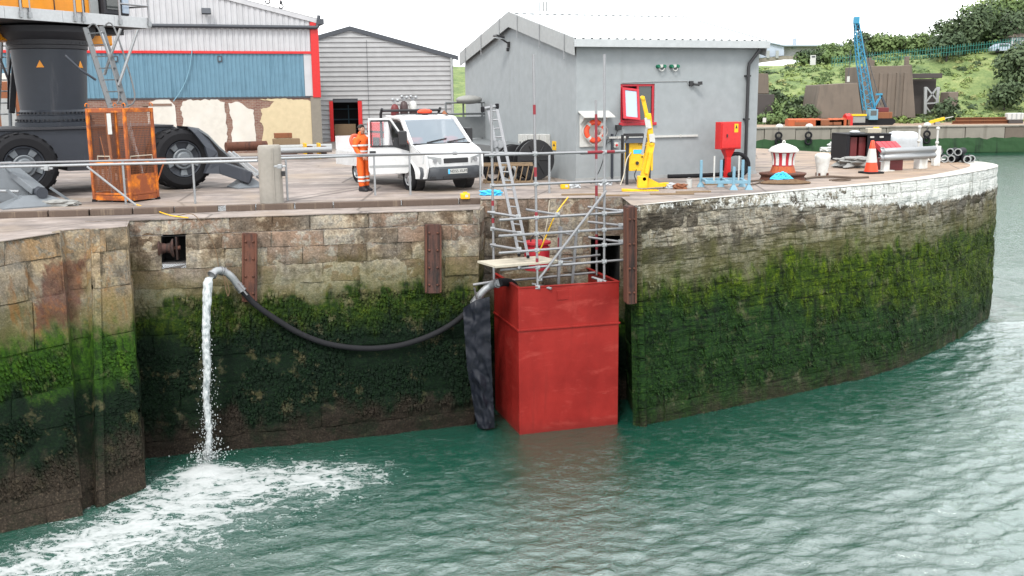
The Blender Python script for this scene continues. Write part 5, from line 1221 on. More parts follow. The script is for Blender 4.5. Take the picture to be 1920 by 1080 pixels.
rope('orange_line', 'thin orange line trailing over the quay ledge from the man basket', 'rope', [gz(255, 385, .02), gz(290, 388, -.08), gz(320, 395, -.11), gz(352, 399, -.11)], .014, 'yellow_paint')
rope('edge_line', 'thin brown line hanging over the wall edge above the outfall', 'rope', [gz(330, 396, -.11), tuple(inner_face(362, 402, .03)), tuple(inner_face(385, 430, .08)), tuple(inner_face(402, 462, .08)), tuple(inner_face(410, 500, .1))], .009, 'rope_tan')
p = G(112, 386); cloth_lump('sack_bundle', 'grey and pink bundle of sheeting beside the left outrigger foot', 'bundle', p, .42, .16, .14, 'bag_grey', 33, am=.4)

# ------------------------------------------------------------------ rusty orange man basket
p0, p1, p2 = G(178, 378), G(246, 380), G(292, 374)
bk = thing('man_basket', 'rusty orange steel man basket standing on the quay behind the handrail', 'man basket', p1, 0)
a_dir = (p0-p1); c_dir = Vector((.62, .78, 0)).normalized()*.86
A = Vector(p0); Bc = Vector(p1); Cc = Bc+Vector((.38, .80, 0)); Dc = A+Vector((.38, .80, 0))
hb = 173*25/CAM_F; 
def up(p, z): return p+Vector((0, 0, z))
cn = [A, Bc, Cc, Dc]
for i, c in enumerate(cn): MB().bar(up(c, .06), up(c, hb), .07, .07, (Bc-A)).build('corner_post', 'basket_orange', bk, world=True, bevel=.008)
for i in range(4):
    a, b = cn[i], cn[(i+1) % 4]
    d = (b-a).normalized()*.044
    for z, h_ in ((hb-.05, .10), (.98, .06), (.10, .12), (.20, .05)):
        MB().bar(up(a+d, z), up(b-d, z), .06, h_).build('rail', 'basket_orange', bk, world=True, bevel=.006)
MB().add([tuple(up(c, .10)) for c in cn]+[tuple(up(c, .13)) for c in cn], [(0, 1, 2, 3), (4, 5, 6, 7), (0, 1, 5, 4), (1, 2, 6, 5), (2, 3, 7, 6), (3, 0, 4, 7)]).build('floor', 'mesh_rust', bk, world=True)
for i in (2, 3):   # mesh panels at the back and inner side
    a, b = cn[i], cn[(i+1) % 4]
    m_ = MB(); L_ = (b-a).length
    for k in range(1, 26): q = a.lerp(b, k/26); m_.bar(up(q, .25), up(q, hb-.1), .012, .012)
    for k in range(1, 44): z = .25+k*.043*1.02; m_.bar(up(a, z), up(b, z), .010, .010)
    m_.build('wire_mesh', 'mesh_rust', bk, world=True, kind='stuff')
m_ = MB(); a, b = A, Bc
for k in range(1, 26): q = a.lerp(b, k/26); m_.bar(up(q, .25), up(q, .95), .014, .012)
for k in range(1, 17): z = .25+k*.043; m_.bar(up(a, z), up(b, z), .012, .010)
m_.build('wire_mesh', 'mesh_rust', bk, world=True, kind='stuff')
sd = (Cc-Bc).normalized(); m_ = MB(); q0, q1 = Bc+sd*.05, Cc-sd*.05
m_.add([tuple(up(q0, .16)), tuple(up(q1, .16)), tuple(up(q1, .68)), tuple(up(q0, .68))]+[tuple(up(q0+Vector((.01, -.01, 0)), .16)), tuple(up(q1+Vector((.01, -.01, 0)), .16)), tuple(up(q1+Vector((.01, -.01, 0)), .68)), tuple(up(q0+Vector((.01, -.01, 0)), .68))], [(0, 1, 2, 3), (4, 5, 6, 7), (0, 1, 5, 4), (1, 2, 6, 5), (2, 3, 7, 6), (3, 0, 4, 7)]); m_.build('kick_panel', 'basket_orange', bk, world=True)
mid = (A+Bc)/2
MB().bar(up(mid+Vector((.08, .02, 0)), .2), up(mid+Vector((.0, .02, 0)), hb-.1), .06, .06).build('centre_post', 'mesh_rust', bk, world=True)
MB().tube([up(A.lerp(Bc, .3), 1.6), up(A.lerp(Bc, .42), .9), up(A.lerp(Bc, .38), .5)], .014, 6).build('chain', 'mesh_rust', bk, world=True)
for i, (a, b) in enumerate(((A.lerp(Bc, .18), A.lerp(Bc, .52)), (Bc.lerp(Cc, .1), Bc.lerp(Cc, .9)))):
    MB().tube([up(a, 1.0), up(a, 1.12), up(b, 1.12), up(b, 1.0)], .014, 7).build('hand_grip', 'board_pale', bk, world=True)
for c in cn: 
    MB().tube([up(c, hb+.02)+Vector((.04*math.cos(a_), 0, .05+.05*math.sin(a_))) for a_ in np.linspace(-.6, 3.7, 9)], .013, 6).build('lifting_eye', 'basket_orange', bk, world=True)
    MB().box(up(c, .03), (.10, .10, .06)).build('foot', 'rubber', bk, world=True)
MB().lim(tuple(up(Bc.lerp(A, .40)+Vector((-.05, -.05, 0)), hb-.62)), tuple(up(Bc.lerp(A, .40)+Vector((.05, -.04, 0)), hb-.12))).build('name_plate', 'white_plastic', bk, world=True)
MB().bar(up(Cc, .98), up(Cc+Vector((.28, -.02, 0)), .98), .08, .10).build('step_arm', 'basket_orange', bk, world=True)
MB().bar(up(Cc+Vector((.24, -.02, 0)), .95), up(Cc+Vector((.02, 0, 0)), .45), .03, .03).build('step_brace', 'basket_orange', bk, world=True)
# ------------------------------------------------------------------ mobile harbour crane (undercarriage, pedestal, platform)
paint('toe_white', (.58, .59, .60), (.48, .49, .50), rough=.5, scale=3, bump=.1)
CRF = Frame((-12.42, 25.98, 0), 37)
cr = thing('harbour_crane', 'dark grey wheeled mobile harbour crane with thick round pedestal and orange machine house', 'crane', CRF.o, CRF.a)
def wheel(cx, y0, name='wheel', rad=.84, w=.95):
    wl_ = None
    M_ = Matrix.Translation((cx, y0, rad)) @ Matrix.Rotation(R(-90), 4, 'X')     # local z -> +y
    mb = MB(); mb.lathe([(rad*.60, .02), (rad*.64, -.02), (rad*.84, -.03), (rad*.955, .04), (rad*.985, .10), (rad*.985, w-.10), (rad*.955, w-.04), (rad*.84, w+.03), (rad*.6, w)], 48, M_, cap=False)
    tyre = mb.build('tyre', 'rubber', cr, smooth=35)
    mb = MB()
    for k in range(22):
        a_ = 2*math.pi*k/22
        for lo, hi, off in ((.03, w*.42, 0), (w*.58, w-.03, .5)):
            aa = a_+off*2*math.pi/22
            mb.v += []
            q = [(rad*.98, lo), (rad*1.0, lo), (rad*1.0, hi), (rad*.98, hi)]
            vs = []
            for da in (-.075, .075):
                for r_, z_ in q: vs.append(M_ @ Vector((r_*math.cos(aa+da), r_*math.sin(aa+da), z_)))
            mb.add(vs, [(0, 1, 2, 3), (7, 6, 5, 4), (1, 5, 6, 2), (0, 4, 5, 1), (2, 6, 7, 3)])
    mb.build('tread_block', 'rubber', tyre, kind='stuff')
    mb = MB(); mb.lathe([(rad*.60, .02), (rad*.585, -.01), (rad*.56, .0), (rad*.55, .08)], 40, M_, cap=False); mb.lathe([(rad*.55, .10), (rad*.30, .14), (0, .14)], 40, M_, cap=False)
    rim = mb.build('rim', 'crane_grey', cr, smooth=35)
    mb = MB(); mb.lathe([(rad*.33, .14), (rad*.34, .02), (rad*.31, -.005), (rad*.24, .02), (rad*.235, -.03), (rad*.20, -.06), (0, -.065)], 36, M_, cap=False); mb.build('hub', 'crane_pale', rim, smooth=35)
    for k in range(5):
        a_ = 2*math.pi*k/5+.3
        mb = MB(); vs = []
        for da, r_, z_ in ((-.24, rad*.36, .05), (.24, rad*.36, .05), (.21, rad*.555, .03), (-.21, rad*.555, .03)): vs.append(M_ @ Vector((r_*math.cos(a_+da), r_*math.sin(a_+da), z_)))
        for da, r_, z_ in ((-.24, rad*.36, .12), (.24, rad*.36, .12), (.21, rad*.555, .12), (-.21, rad*.555, .12)): vs.append(M_ @ Vector((r_*math.cos(a_+da), r_*math.sin(a_+da), z_)))
        mb.add(vs, [(0, 1, 2, 3), (7, 6, 5, 4), (0, 4, 5, 1), (1, 5, 6, 2), (2, 6, 7, 3), (3, 7, 4, 0)]); mb.build('spoke', 'crane_pale', rim, bevel=.01)
for cx, y in ((0, -.15), (4.08, -.15), (.1, 3.7), (4.1, 3.7), (-1.9, 3.7)): wheel(cx, y)
CT = 1.72
mb = MB(); mb.prism([(-2.4, .95), (-2.4, CT), (4.15, CT), (4.9, 1.25), (4.9, .9), (2.6, .72), (1.2, .72)], 3.0, Matrix.Translation((0, .62, 0)) @ Matrix(((1, 0, 0, 0), (0, 0, 1, 0), (0, 1, 0, 0), (0, 0, 0, 1))))
mb.build('chassis_beam', 'crane_grey', cr, bevel=.02)
mb = MB(); mb.lim((-2.4, .55, CT+.002), (4.1, 3.7, CT+.05)); mb.build('deck_plate', 'crane_dark', cr)
for cx in (0, 3.85): MB().lim((cx-.22, -.05, .72), (cx+.22, 4.4, 1.0)).build('axle', 'crane_dark', cr)
MB().lim((1.2, .6, .62), (2.7, 3.5, .719)).build('under_tray', 'crane_dark', cr)
m_ = MB(); lathe_at(m_, (3.95, .60, CT-.18), [(.05, 0), (.05, -.03), (0, -.03)], 12, 'Y'); m_.build('side_lamp', 'cone_orange', cr)
# wheel arch covers sweeping down to the outriggers
PX, PY = 1.5, 2.75
pz = [(1.04, CT+.05), (1.04, CT+.16), (.97, CT+.18), (.97, CT+.34), (.91, CT+.36), (.91, CT+.44), (.875, CT+.50)]
mb = MB(); lathe_at(mb, (PX, PY, 0), pz, 48); mb.build('base_flange', 'crane_grey', cr, smooth=30)
mb = MB(); lathe_at(mb, (PX, PY, 0), [(.875, CT+.50), (.985, 3.85)], 48); mb.build('pedestal', 'crane_grey', cr, smooth=30)
mb = MB(); lathe_at(mb, (PX, PY, 0), [(.985, 3.85), (1.02, 3.87), (1.02, 3.96), (1.05, 3.98), (1.05, 4.10), (1.18, 4.18), (1.26, 4.30), (1.26, 4.46), (1.15, 4.48)], 48); mb.build('slewing_collar', 'crane_dark', cr, smooth=30)
for ring_r, zz_ in ((1.0, CT+.22), (.94, CT+.42), (1.03, 4.02)):
    mb = MB()
    for k in range(48):
        a_ = 2*math.pi*k/48; mb.box((PX+ring_r*math.cos(a_), PY+ring_r*math.sin(a_), zz_), (.05, .05, .05), rz=a_)
    mb.build('bolt_ring', 'crane_dark', cr, kind='stuff')
for a_, z_ in ((R(-118), 3.36), (R(-50), 3.36)):
    c = Vector((PX+.96*math.cos(a_), PY+.96*math.sin(a_), z_)); tx = Vector((-math.sin(a_), math.cos(a_), 0)); nn = Vector((math.cos(a_), math.sin(a_), 0))*.012
    m_ = MB(); m_.add([c-tx*.10+nn, c+tx*.10+nn, c+Vector((0, 0, .19))+nn, c-tx*.10, c+tx*.10, c+Vector((0, 0, .19))], [(0, 1, 2), (5, 4, 3), (0, 3, 4, 1), (1, 4, 5, 2), (2, 5, 3, 0)]); m_.build('warning_triangle', 'crane_yellow', cr)
# platform of the slewing deck (turned against the undercarriage)
PF = Frame((0, 0, 0), 24)
PM = Matrix.Translation((PX, PY, 0)) @ Matrix.Rotation(R(27), 4, 'Z')
def pb(mb): mb.v = [tuple(PM @ Vector(p)) for p in mb.v]; return mb
Z0 = 4.50
pb(MB().lim((-5, -1.55, Z0+.02), (2.22, 1.6, Z0+.10))).build('platform_floor', 'crane_dark', cr)
for i in range(4):
    x0 = -4.3+i*1.75; x1 = min(x0+1.74, 2.22)
    pb(MB().lim((x0, -1.60, Z0), (x1, -1.555, Z0+.30))).build('toe_plate', 'toe_white', cr, bevel=.006)
pb(MB().lim((2.225, -1.60, Z0), (2.26, 1.6, Z0+.30))).build('toe_plate', 'toe_white', cr, bevel=.006)
pb(MB().lim((-4.6, -.9, Z0+.32), (1.05, 1.5, 7.4))).build('machine_house', 'crane_yellow', cr, bevel=.03)
for x in (-2.7, -1.55, -.45, .55): pb(MB().lim((x-.012, -.92, Z0+.35), (x+.012, -.899, 7.2))).build('panel_seam', 'crane_dark', cr)
pb(MB().lim((-4.4, -.95, Z0+.34), (-2.75, -.903, 7.0))).build('grille', 'crane_dark', cr)
pb(MB().lim((.72, -.96, Z0+.32), (1.0, -.902, 7.0))).build('cable_tray', 'trim_grey', cr)
cab_ = pb(MB().lim((1.1, -1.1, Z0+.35), (2.0, .6, 7.2))).build('cab', 'crane_dark', cr, bevel=.04)
pb(MB().lim((1.16, -1.125, Z0+.5), (1.66, -1.102, 7.0))).build('cab_window', 'glass_dark', cab_)
pb(MB().lim((1.72, -1.125, Z0+.42), (1.96, -1.102, 7.0))).build('cab_window', 'glass_pale', cab_)
for x in (-4.2, -3.9, -3.62, -2.1, -1.85, -.42, -.16, 1.12, 2.2):
    pb(MB().tube([(x, -1.63, Z0+.06), (x, -1.63, Z0+1.25)], .032, 8)).build('rail_post', 'alu', cr, smooth=40)
    pb(MB().box((x, -1.64, Z0+.12), (.10, .06, .14))).build('rail_socket', 'galv', cr)
for z in (.62, 1.2):
    pb(MB().tube([(1.12, -1.63, Z0+z), (2.2, -1.63, Z0+z), (2.22, -1.4, Z0+z), (2.22, 1.4, Z0+z)], .028, 8)).build('guard_rail', 'alu', cr, smooth=40)
for x in (-1.97, -.30): pb(MB().lim((x-.09, -1.66, Z0+.30), (x+.09, -1.62, Z0+1.4))).build('rail_panel', 'crane_yellow', cr)
pb(MB().lim((-2.0, .4, Z0-.42), (2.7, 1.2, Z0-.02))).build('boom_foot', 'crane_yellow', cr, bevel=.05)
pb(MB().lim((1.45, -.6, Z0-.16), (2.2, .2, Z0))).build('light_bracket', 'crane_dark', cr)
# stairs from the platform, braces, grab pole
def crw(u, v, Y): return CRF.I @ D(u, v, Y)
def crtube(pts, r, name, mat='galv', par=None, **k): return MB().tube(pts, r, 8).build(name, mat, par or cr, smooth=40)
sa = [crw(160, 52, 27.6), crw(208, 205, 27.0)]; sb = [crw(190, 50, 28.1), crw(238, 205, 27.5)]
for a, b in (sa, sb): MB().bar(a, b, .05, .13, (1, 0, 0)).build('stair_stile', 'stair_grey', cr)
for k in range(7): f_ = (k+.5)/7; MB().bar(sa[0].lerp(sa[1], f_), sb[0].lerp(sb[1], f_), .10, .03).build('stair_tread', 'stair_grey', cr)
for (a, b), off in ((sa, 8), (sb, 9)):
    q = [a+Vector((.05, -.05, 0)), a.lerp(b, .05)+Vector((.28, -.1, .08)), a.lerp(b, .85)+Vector((.28, -.1, .08)), a.lerp(b, .97)]
    crtube(catmull([tuple(p) for p in q], 5), .022, 'hand_rail', 'stair_grey')
crtube([crw(226, 54, 27.8), crw(206, 108, 27.8), crw(196, 140, 27.9)], .04, 'brace'); crtube([crw(258, 56, 27.8), crw(222, 160, 27.6)], .04, 'brace'); crtube([crw(206, 106, 27.8), crw(190, 60, 28)], .03, 'brace')
crtube([crw(122, 104, 26.9), crw(150, 130, 27.0), crw(180, 150, 27.2)], .03, 'brace', 'crane_grey')
crtube([crw(240, 238, 26.0), crw(258, 292, 25.9), crw(268, 330, 25.9)], .045, 'grab_pole'); crtube([crw(243, 228, 26.0), crw(252, 262, 25.9), crw(252, 268, 25.9), crw(246, 268, 25.9)], .015, 'grab_handle', 'galv')
# left hand ladder and struts behind the pedestal
for u0, u1 in ((3, -4), (14, 20)): crtube([crw(u0, 72, 30.5), crw(u1, 240, 30.2)], .05, 'access_ladder', 'crane_pale')
for v_ in (86, 107, 128, 150, 171, 193, 214): crtube([crw(3-7*(v_-72)/168, v_, 30.5), crw(14+6*(v_-72)/168, v_, 30.5)], .02, 'access_rung', 'crane_pale')
MB().bar(crw(30, 88, 29.6), crw(22, 212, 29.3), .16, .12).build('hydraulic_strut', 'crane_dark', cr, bevel=.02)
crtube([crw(24, 86, 29.5), crw(16, 150, 29.3), crw(15, 205, 29.2)], .025, 'hydraulic_hose', 'rubber'); crtube([crw(0, 110, 29.8), crw(22, 165, 29.5)], .035, 'brace', 'crane_dark')
# outriggers
def outrig(pts, foot, wid, mat='crane_grey'):
    for (a, b, w, h) in pts: MB().bar(a, b, w, h).build('outrigger_arm', mat, cr, bevel=.02)
o1 = [crw(-40, 330, 25.2), crw(20, 318, 24.9), crw(70, 362, 24.4)]
MB().bar(o1[0], o1[1], .34, .34).build('outrigger_arm', 'crane_pale', cr, bevel=.02)
MB().bar(crw(8, 308, 25.0), crw(72, 358, 24.4), .34, .17).build('outrigger_arm', 'crane_pale', cr, bevel=.02)
m_ = MB(); m_.prism([(0, 0), (1.05, 0), (1.0, .35), (.3, 1.0), (0, 1.0)], .10, Matrix.Translation(CRF.I @ Vector((-12.75, 24.55, .05))) @ Matrix.Rotation(R(-30), 4, 'Z') @ Matrix(((1, 0, 0, 0), (0, 0, 1, 0), (0, 1, 0, 0), (0, 0, 0, 1)))); m_.build('outrigger_web', 'crane_pale', cr, bevel=.01)
def foot_pad(c, w, d, par=cr):
    m_ = MB(); m_.add([(c.x+a*w*s_, c.y+b*d*s_, c.z+z) for z, s_ in ((0, 1), (.03, 1), (.26, .35)) for a, b in ((-1, -1), (1, -1), (1, 1), (-1, 1))],
          [(0, 3, 2, 1), (8, 9, 10, 11)]+[(l*4+i, l*4+(i+1) % 4, l*4+4+(i+1) % 4, l*4+4+i) for l in range(2) for i in range(4)]); m_.build('foot_pad', 'crane_pale', par)
    for s_ in (-.3, .3): MB().bar((c.x+s_*w*2-.12, c.y-.05, c.z+.42), (c.x+s_*w*2+.30, c.y-d*.6, c.z+.05), .06, .05).build('foot_rib', 'crane_pale', par)
foot_pad(CRF.I @ (G(66, 386)), .80, .45)
m_ = MB(); pj = crw(74, 360, 24.35); lathe_at(m_, pj-Vector((0, .3, 0)), [(.0, 0), (.13, 0), (.13, .6), (0, .6)], 16, 'Y'); m_.build('ball_joint', 'crane_grey', cr, smooth=40)
crtube([crw(-30, 357, 24.4), crw(36, 359, 24.2)], .035, 'ram', 'galv')
# right arm with curved pale cover
m_ = MB()
cv = [crw(352, 237, 28.4), crw(372, 240, 28.6), (crw(390, 252, 28.7)), crw(412, 275, 28.8), crw(440, 300, 28.8), crw(468, 318, 28.8)]
for i in range(len(cv)-1):
    a, b = cv[i], cv[i+1]; m_.add([tuple(a), tuple(b), tuple(b+Vector((0, .9, 0))), tuple(a+Vector((0, .9, 0))), tuple(a-Vector((0, 0, .07))), tuple(b-Vector((0, 0, .07))), tuple(b+Vector((0, .9, -.07))), tuple(a+Vector((0, .9, -.07)))], [(0, 1, 2, 3), (4, 7, 6, 5), (0, 4, 5, 1), (2, 6, 7, 3)])
m_.build('outrigger_cover', 'crane_pale', cr)
m_ = MB(); sidep = [crw(352, 238, 28.35), crw(372, 244, 28.4), crw(392, 262, 28.4), crw(408, 285, 28.4), crw(412, 326, 28.3), crw(384, 325, 28.3), crw(392, 300, 28.3), crw(385, 275, 28.3), crw(365, 250, 28.3)]
n = len(sidep); m_.add([tuple(p) for p in sidep]+[tuple(p+Vector((0, .12, 0))) for p in sidep], [tuple(range(n)), tuple(reversed(range(n, 2*n)))]+[(i, (i+1) % n, n+(i+1) % n, n+i) for i in range(n)]); m_.build('wheel_arch', 'crane_grey', cr)
MB().bar(crw(398, 308, 28.5), crw(472, 333, 28.6), .36, .34).build('outrigger_arm', 'crane_grey', cr, bevel=.02)
MB().bar(crw(428, 285, 28.5), crw(482, 330, 28.5), .10, .08).build('ram', 'galv', cr, bevel=.01); MB().bar(crw(436, 285, 28.6), crw(488, 326, 28.6), .07, .06).build('ram', 'galv', cr)
foot_pad(CRF.I @ G(462, 351), .42, .40)

# ------------------------------------------------------------------ white dropside van
paint('van_white', (.60, .60, .61), (.55, .55, .55), (.40, .38, .35), rough=.3, scale=2, amt=.35, streak=7, sa=.12, bump=.02)
paint('bumper_grey', (.055, .06, .068), (.046, .05, .057), rough=.55, scale=4, bump=.15)
t = NT('windscreen'); t.fin((.20, .24, .28), .05, 0, None, .7); t.b.inputs['Alpha'].default_value = .68
t = NT('headlight_glass'); t.fin((.42, .44, .45), .08, .3, None, .6)
paint('hub_cap', (.50, .51, .52), (.4, .41, .42), rough=.35, metal=.5, bump=0)
VA = R(-57)
fwd = Vector((math.cos(VA), math.sin(VA), 0)); rgt = Vector((fwd.y, -fwd.x, 0))
wf = G(772, 357); vo = wf-rgt*.85
van = thing('dropside_van', 'white dropside work van with its driver door open and orange roof beacon', 'van', vo, VA)
# local frame: x forward, y left (so the driver's right-hand side is y<0)
def vbuild(mb, name, mat, par=None, **k): return mb.build(name, mat, par or van, **k)
HW = .95
def sect(pts, y0, y1): # closed side profile extruded across the van
    return MB().prism(pts, y1-y0, Matrix.Translation((0, y1, 0)) @ Matrix(((1, 0, 0, 0), (0, 0, -1, 0), (0, 1, 0, 0), (0, 0, 0, 1))))
# bonnet and front, cab floor, pillars, roof: one shell with the door opening and windscreen opening left out
nose = [(.93, .62), (.95, .80), (.90, .98), (.62, 1.10), (.18, 1.24)]
mb = MB()
rows = []
for x, z in nose:
    wv = HW-.10*max(0, (x-.55)/.4)**1.5
    rows.append([Vector((x-(.12*abs(t_)**3 if x > .6 else 0), wv*t_, z-.035*abs(t_)**4)) for t_ in np.linspace(-1, 1, 13)])
vs = [tuple(p) for r_ in rows for p in r_]; mb.add(vs, [(j*13+i, j*13+i+1, (j+1)*13+i+1, (j+1)*13+i) for j in range(len(rows)-1) for i in range(12)])
vbuild(mb, 'bonnet', 'van_white', smooth=50)
for s_ in (-1, 1):      # front wings with wheel arch
    arch = [(.43*math.cos(a_), .36+.43*math.sin(a_)) for a_ in np.linspace(math.pi*1.02, -.05, 15)]
    prof = [(-.42, .36)]+[(-.42, 1.22), (.18, 1.24), (.62, 1.09), (.88, .96), (.93, .62), (.86, .36)]+arch[::-1]
    yo = s_*HW; mb = MB(); n = len(prof)
    mb.add([(x, yo-s_*.10*max(0, (x-.55)/.4)**1.5, z) for x, z in prof]+[(x, yo-s_*.05-s_*.10*max(0, (x-.55)/.4)**1.5, z) for x, z in prof], [tuple(range(n)), tuple(reversed(range(n, 2*n)))]+[(i, (i+1) % n, n+(i+1) % n, n+i) for i in range(n)])
    vbuild(mb, 'wing', 'van_white')
    mb = MB(); mb.lathe([(.42, 0), (.42, .25), (.0, .25)], 20, Matrix.Translation((0, yo-s_*.06, .36)) @ Matrix.Rotation(R(90*s_), 4, 'X'), cap=False); vbuild(mb, 'wheel_arch_liner', 'black_plastic')
roofz = 1.97
rp_pts = []
mb = MB(); nr = 9
prof_r = [(-.52, 1.86), (-.60, 1.93), (-.78, roofz), (-1.35, roofz+.02), (-1.52, roofz-.03)]
rows = [[Vector((x, (HW-.12)*t_, z-.07*abs(t_)**5)) for t_ in np.linspace(-1, 1, 11)] for x, z in prof_r]
mb.add([tuple(p) for r_ in rows for p in r_], [(j*11+i, j*11+i+1, (j+1)*11+i+1, (j+1)*11+i) for j in range(4) for i in range(10)]); o = vbuild(mb, 'roof', 'van_white', smooth=50); sm = o.modifiers.new('s', 'SOLIDIFY'); sm.thickness = .05; sm.offset = -1
for s_ in (-1, 1):
    vbuild(MB().bar((.16, s_*(HW-.05), 1.22), (-.55, s_*(HW-.14), 1.90), .10, .09), 'windscreen_pillar', 'van_white', bevel=.015)
    vbuild(MB().bar((-1.32, s_*(HW-.04), .55), (-1.40, s_*(HW-.13), 1.93), .06, .22, (1, 0, 0)), 'door_pillar', 'van_white', bevel=.015)
    vbuild(MB().lim((-1.45, s_*HW-.03, .40), (-.38, s_*HW+.03, .56)), 'sill', 'van_white', bevel=.02)
    vbuild(MB().bar((-.55, s_*(HW-.14), 1.91), (-1.45, s_*(HW-.13), 1.95), .07, .07), 'roof_rail', 'van_white', bevel=.01)
mb = MB(); rows = [[Vector((x+.05*(1-t_*t_), w_*t_, z)) for t_ in np.linspace(-1, 1, 9)] for x, z, w_ in ((.16, 1.235, HW-.10), (-.19, 1.56, HW-.15), (-.52, 1.87, HW-.19))]
mb.add([tuple(p) for r_ in rows for p in r_], [(j*9+i, j*9+i+1, (j+1)*9+i+1, (j+1)*9+i) for j in range(2) for i in range(8)]); vbuild(mb, 'windscreen', 'windscreen', smooth=60)
vbuild(MB().lim((.10, -HW+.1, 1.215), (.22, HW-.1, 1.25)), 'scuttle', 'black_plastic')
for a, b in (((.20, -.45, 1.27), (.10, .20, 1.36)), ((.20, .18, 1.27), (.12, .78, 1.34))):
    vbuild(MB().bar(a, b, .025, .03), 'wiper', 'black_plastic')
vbuild(MB().lim((-1.5, -HW+.06, .55), (-1.42, HW-.06, 1.93)), 'cab_back', 'van_white')
vbuild(MB().lim((-1.418, -.7, 1.30), (-1.412, .7, 1.78)), 'rear_window', 'glass_dark')
vbuild(MB().lim((-1.42, -HW+.06, .42), (.5, HW-.06, .52)), 'cab_floor', 'black_plastic')
vbuild(MB().lim((-.15, -HW+.08, .95), (.14, HW-.08, 1.20)), 'dashboard', 'black_plastic', bevel=.04)
for y in (-.45, .25, .62): 
    st_ = vbuild(MB().lim((-1.15, y-.23, .55), (-.62, y+.23, .82)), 'seat', 'crane_dark', bevel=.05)
    vbuild(MB().bar((-1.12, y, .78), (-1.30, y, 1.42), .44, .14, (0, 1, 0)), 'seat_back', 'crane_dark', bevel=.05)
m_ = MB(); m_.tube([(-.42+.05*math.sin(a_), -.45+.20*math.cos(a_), 1.12+.18*math.sin(a_)) for a_ in np.linspace(0, 6.28, 20)], .018, 6); vbuild(m_, 'steering_wheel', 'black_plastic')
# bumper, lights, grille, plate
mb = MB(); rows = []
for x, z in ((.84, .30), (.98, .34), (1.02, .48), (1.0, .62), (.93, .66)):
    rows.append([Vector((x-.30*max(0, abs(t_)-.55)**1.6/.28, (HW+.01)*t_, z)) for t_ in np.linspace(-1, 1, 17)])
mb.add([tuple(p) for r_ in rows for p in r_], [(j*17+i, j*17+i+1, (j+1)*17+i+1, (j+1)*17+i) for j in range(4) for i in range(16)]); bpr = vbuild(mb, 'bumper', 'bumper_grey', smooth=50)
vbuild(MB().lim((.985, -.42, .345), (1.008, .42, .42)), 'lower_grille', 'black_plastic', bpr)
for s_ in (-1, 1): vbuild(MB().lim((.93, s_*.66-.12, .35), (.965, s_*.66+.12, .42)), 'lower_grille', 'black_plastic', bpr)
vbuild(MB().lim((.915, -.37, .75), (.962, .37, .88)), 'grille', 'black_plastic', bevel=.02)
for s_ in (-1, 1):
    hl = MB(); hl.add([(.90-.02, s_*.46, .73), (.935, s_*.46, .90), (.74, s_*.90, .97), (.72, s_*.915, .76), (.87, s_*.46, .73), (.88, s_*.46, .90), (.70, s_*.86, .97), (.68, s_*.86, .76)], [(0, 1, 2, 3), (4, 7, 6, 5), (0, 4, 5, 1), (1, 5, 6, 2), (2, 6, 7, 3), (3, 7, 4, 0)])
    hl.v = [(x+.055, y, z) for x, y, z in hl.v]; vbuild(hl, 'headlight', 'headlight_glass', bevel=.015)
    m_ = MB(); lathe_at(m_, (.93, s_*.62, .82), [(.06, 0), (.05, -.03), (0, -.03)], 12, 'X'); vbuild(m_, 'lamp_reflector', 'alu')
npl = vbuild(MB().lim((1.012, -.29, .475), (1.03, .29, .60)), 'number_plate', 'white_plastic')
vbuild(MB().lim((1.0305, -.29, .475), (1.033, -.245, .60)), 'plate_band', 'rope_blue', npl)
text('ND55 XUM', .105, 'black_plastic', npl, (1.034, .02, .537), (R(90), 0, R(90)), name='plate_lettering')
# wheels
def vwheel(x, y):
    s_ = 1 if y > 0 else -1
    M_ = Matrix.Translation((x, y, .335)) @ Matrix.Rotation(R(-90*s_), 4, 'X')
    mb = MB(); mb.lathe([(.20, -.10), (.31, -.10), (.335, -.07), (.335, .07), (.31, .10), (.20, .10)], 28, M_, cap=False); w_ = vbuild(mb, 'wheel', 'rubber', smooth=40)
    mb = MB(); mb.lathe([(.205, .095), (.19, .10), (.17, .075), (.12, .085), (.07, .07), (.05, .10), (0, .105)], 28, M_, cap=False); vbuild(mb, 'wheel_trim', 'hub_cap', w_, smooth=40)
    for k in range(6):
        a_ = k*1.047; mb = MB(); mb.box(M_ @ Vector((.14*math.cos(a_), .14*math.sin(a_), .088)), (.045, .012, .045)); vbuild(mb, 'vent_hole', 'black_plastic', w_)
for x in (0, -3.3):
    for y in (-.85, .85): vwheel(x, y)
# load bed with one side dropped
vbuild(MB().lim((-4.6, -1.0, .82), (-1.56, 1.0, .93)), 'load_bed', 'van_white', bevel=.01)
vbuild(MB().lim((-4.55, -.45, .5), (-1.5, .45, .80)), 'chassis', 'black_plastic')
vbuild(MB().lim((-4.6, .97, .932), (-1.56, 1.0, 1.33)), 'side_board', 'van_white')
vbuild(MB().lim((-4.63, -1.0, .932), (-4.60, 1.0, 1.33)), 'tail_board', 'van_white')
vbuild(MB().bar((-4.55, -1.03, .70), (-1.60, -1.03, .70), .03, .40), 'side_board', 'van_white', label='side board hanging dropped down')
for z in (1.0, 1.1, 1.2): vbuild(MB().lim((-4.64, -.98, z), (-4.631, .98, z+.03)), 'board_rib', 'trim_grey')
vbuild(MB().lim((-1.62, -.95, .93), (-1.57, .95, 1.35)), 'head_board', 'van_white')
for y in (-.92, .92): vbuild(MB().tube([(-1.60, y, .93), (-1.60, y, 2.02), (-1.50, y, 2.16)], .04, 8), 'rack_post', 'black_plastic', smooth=40)
vbuild(MB().tube([(-1.50, -.92, 2.10), (-1.50, .92, 2.10)], .035, 8), 'rack_bar', 'black_plastic', smooth=40)
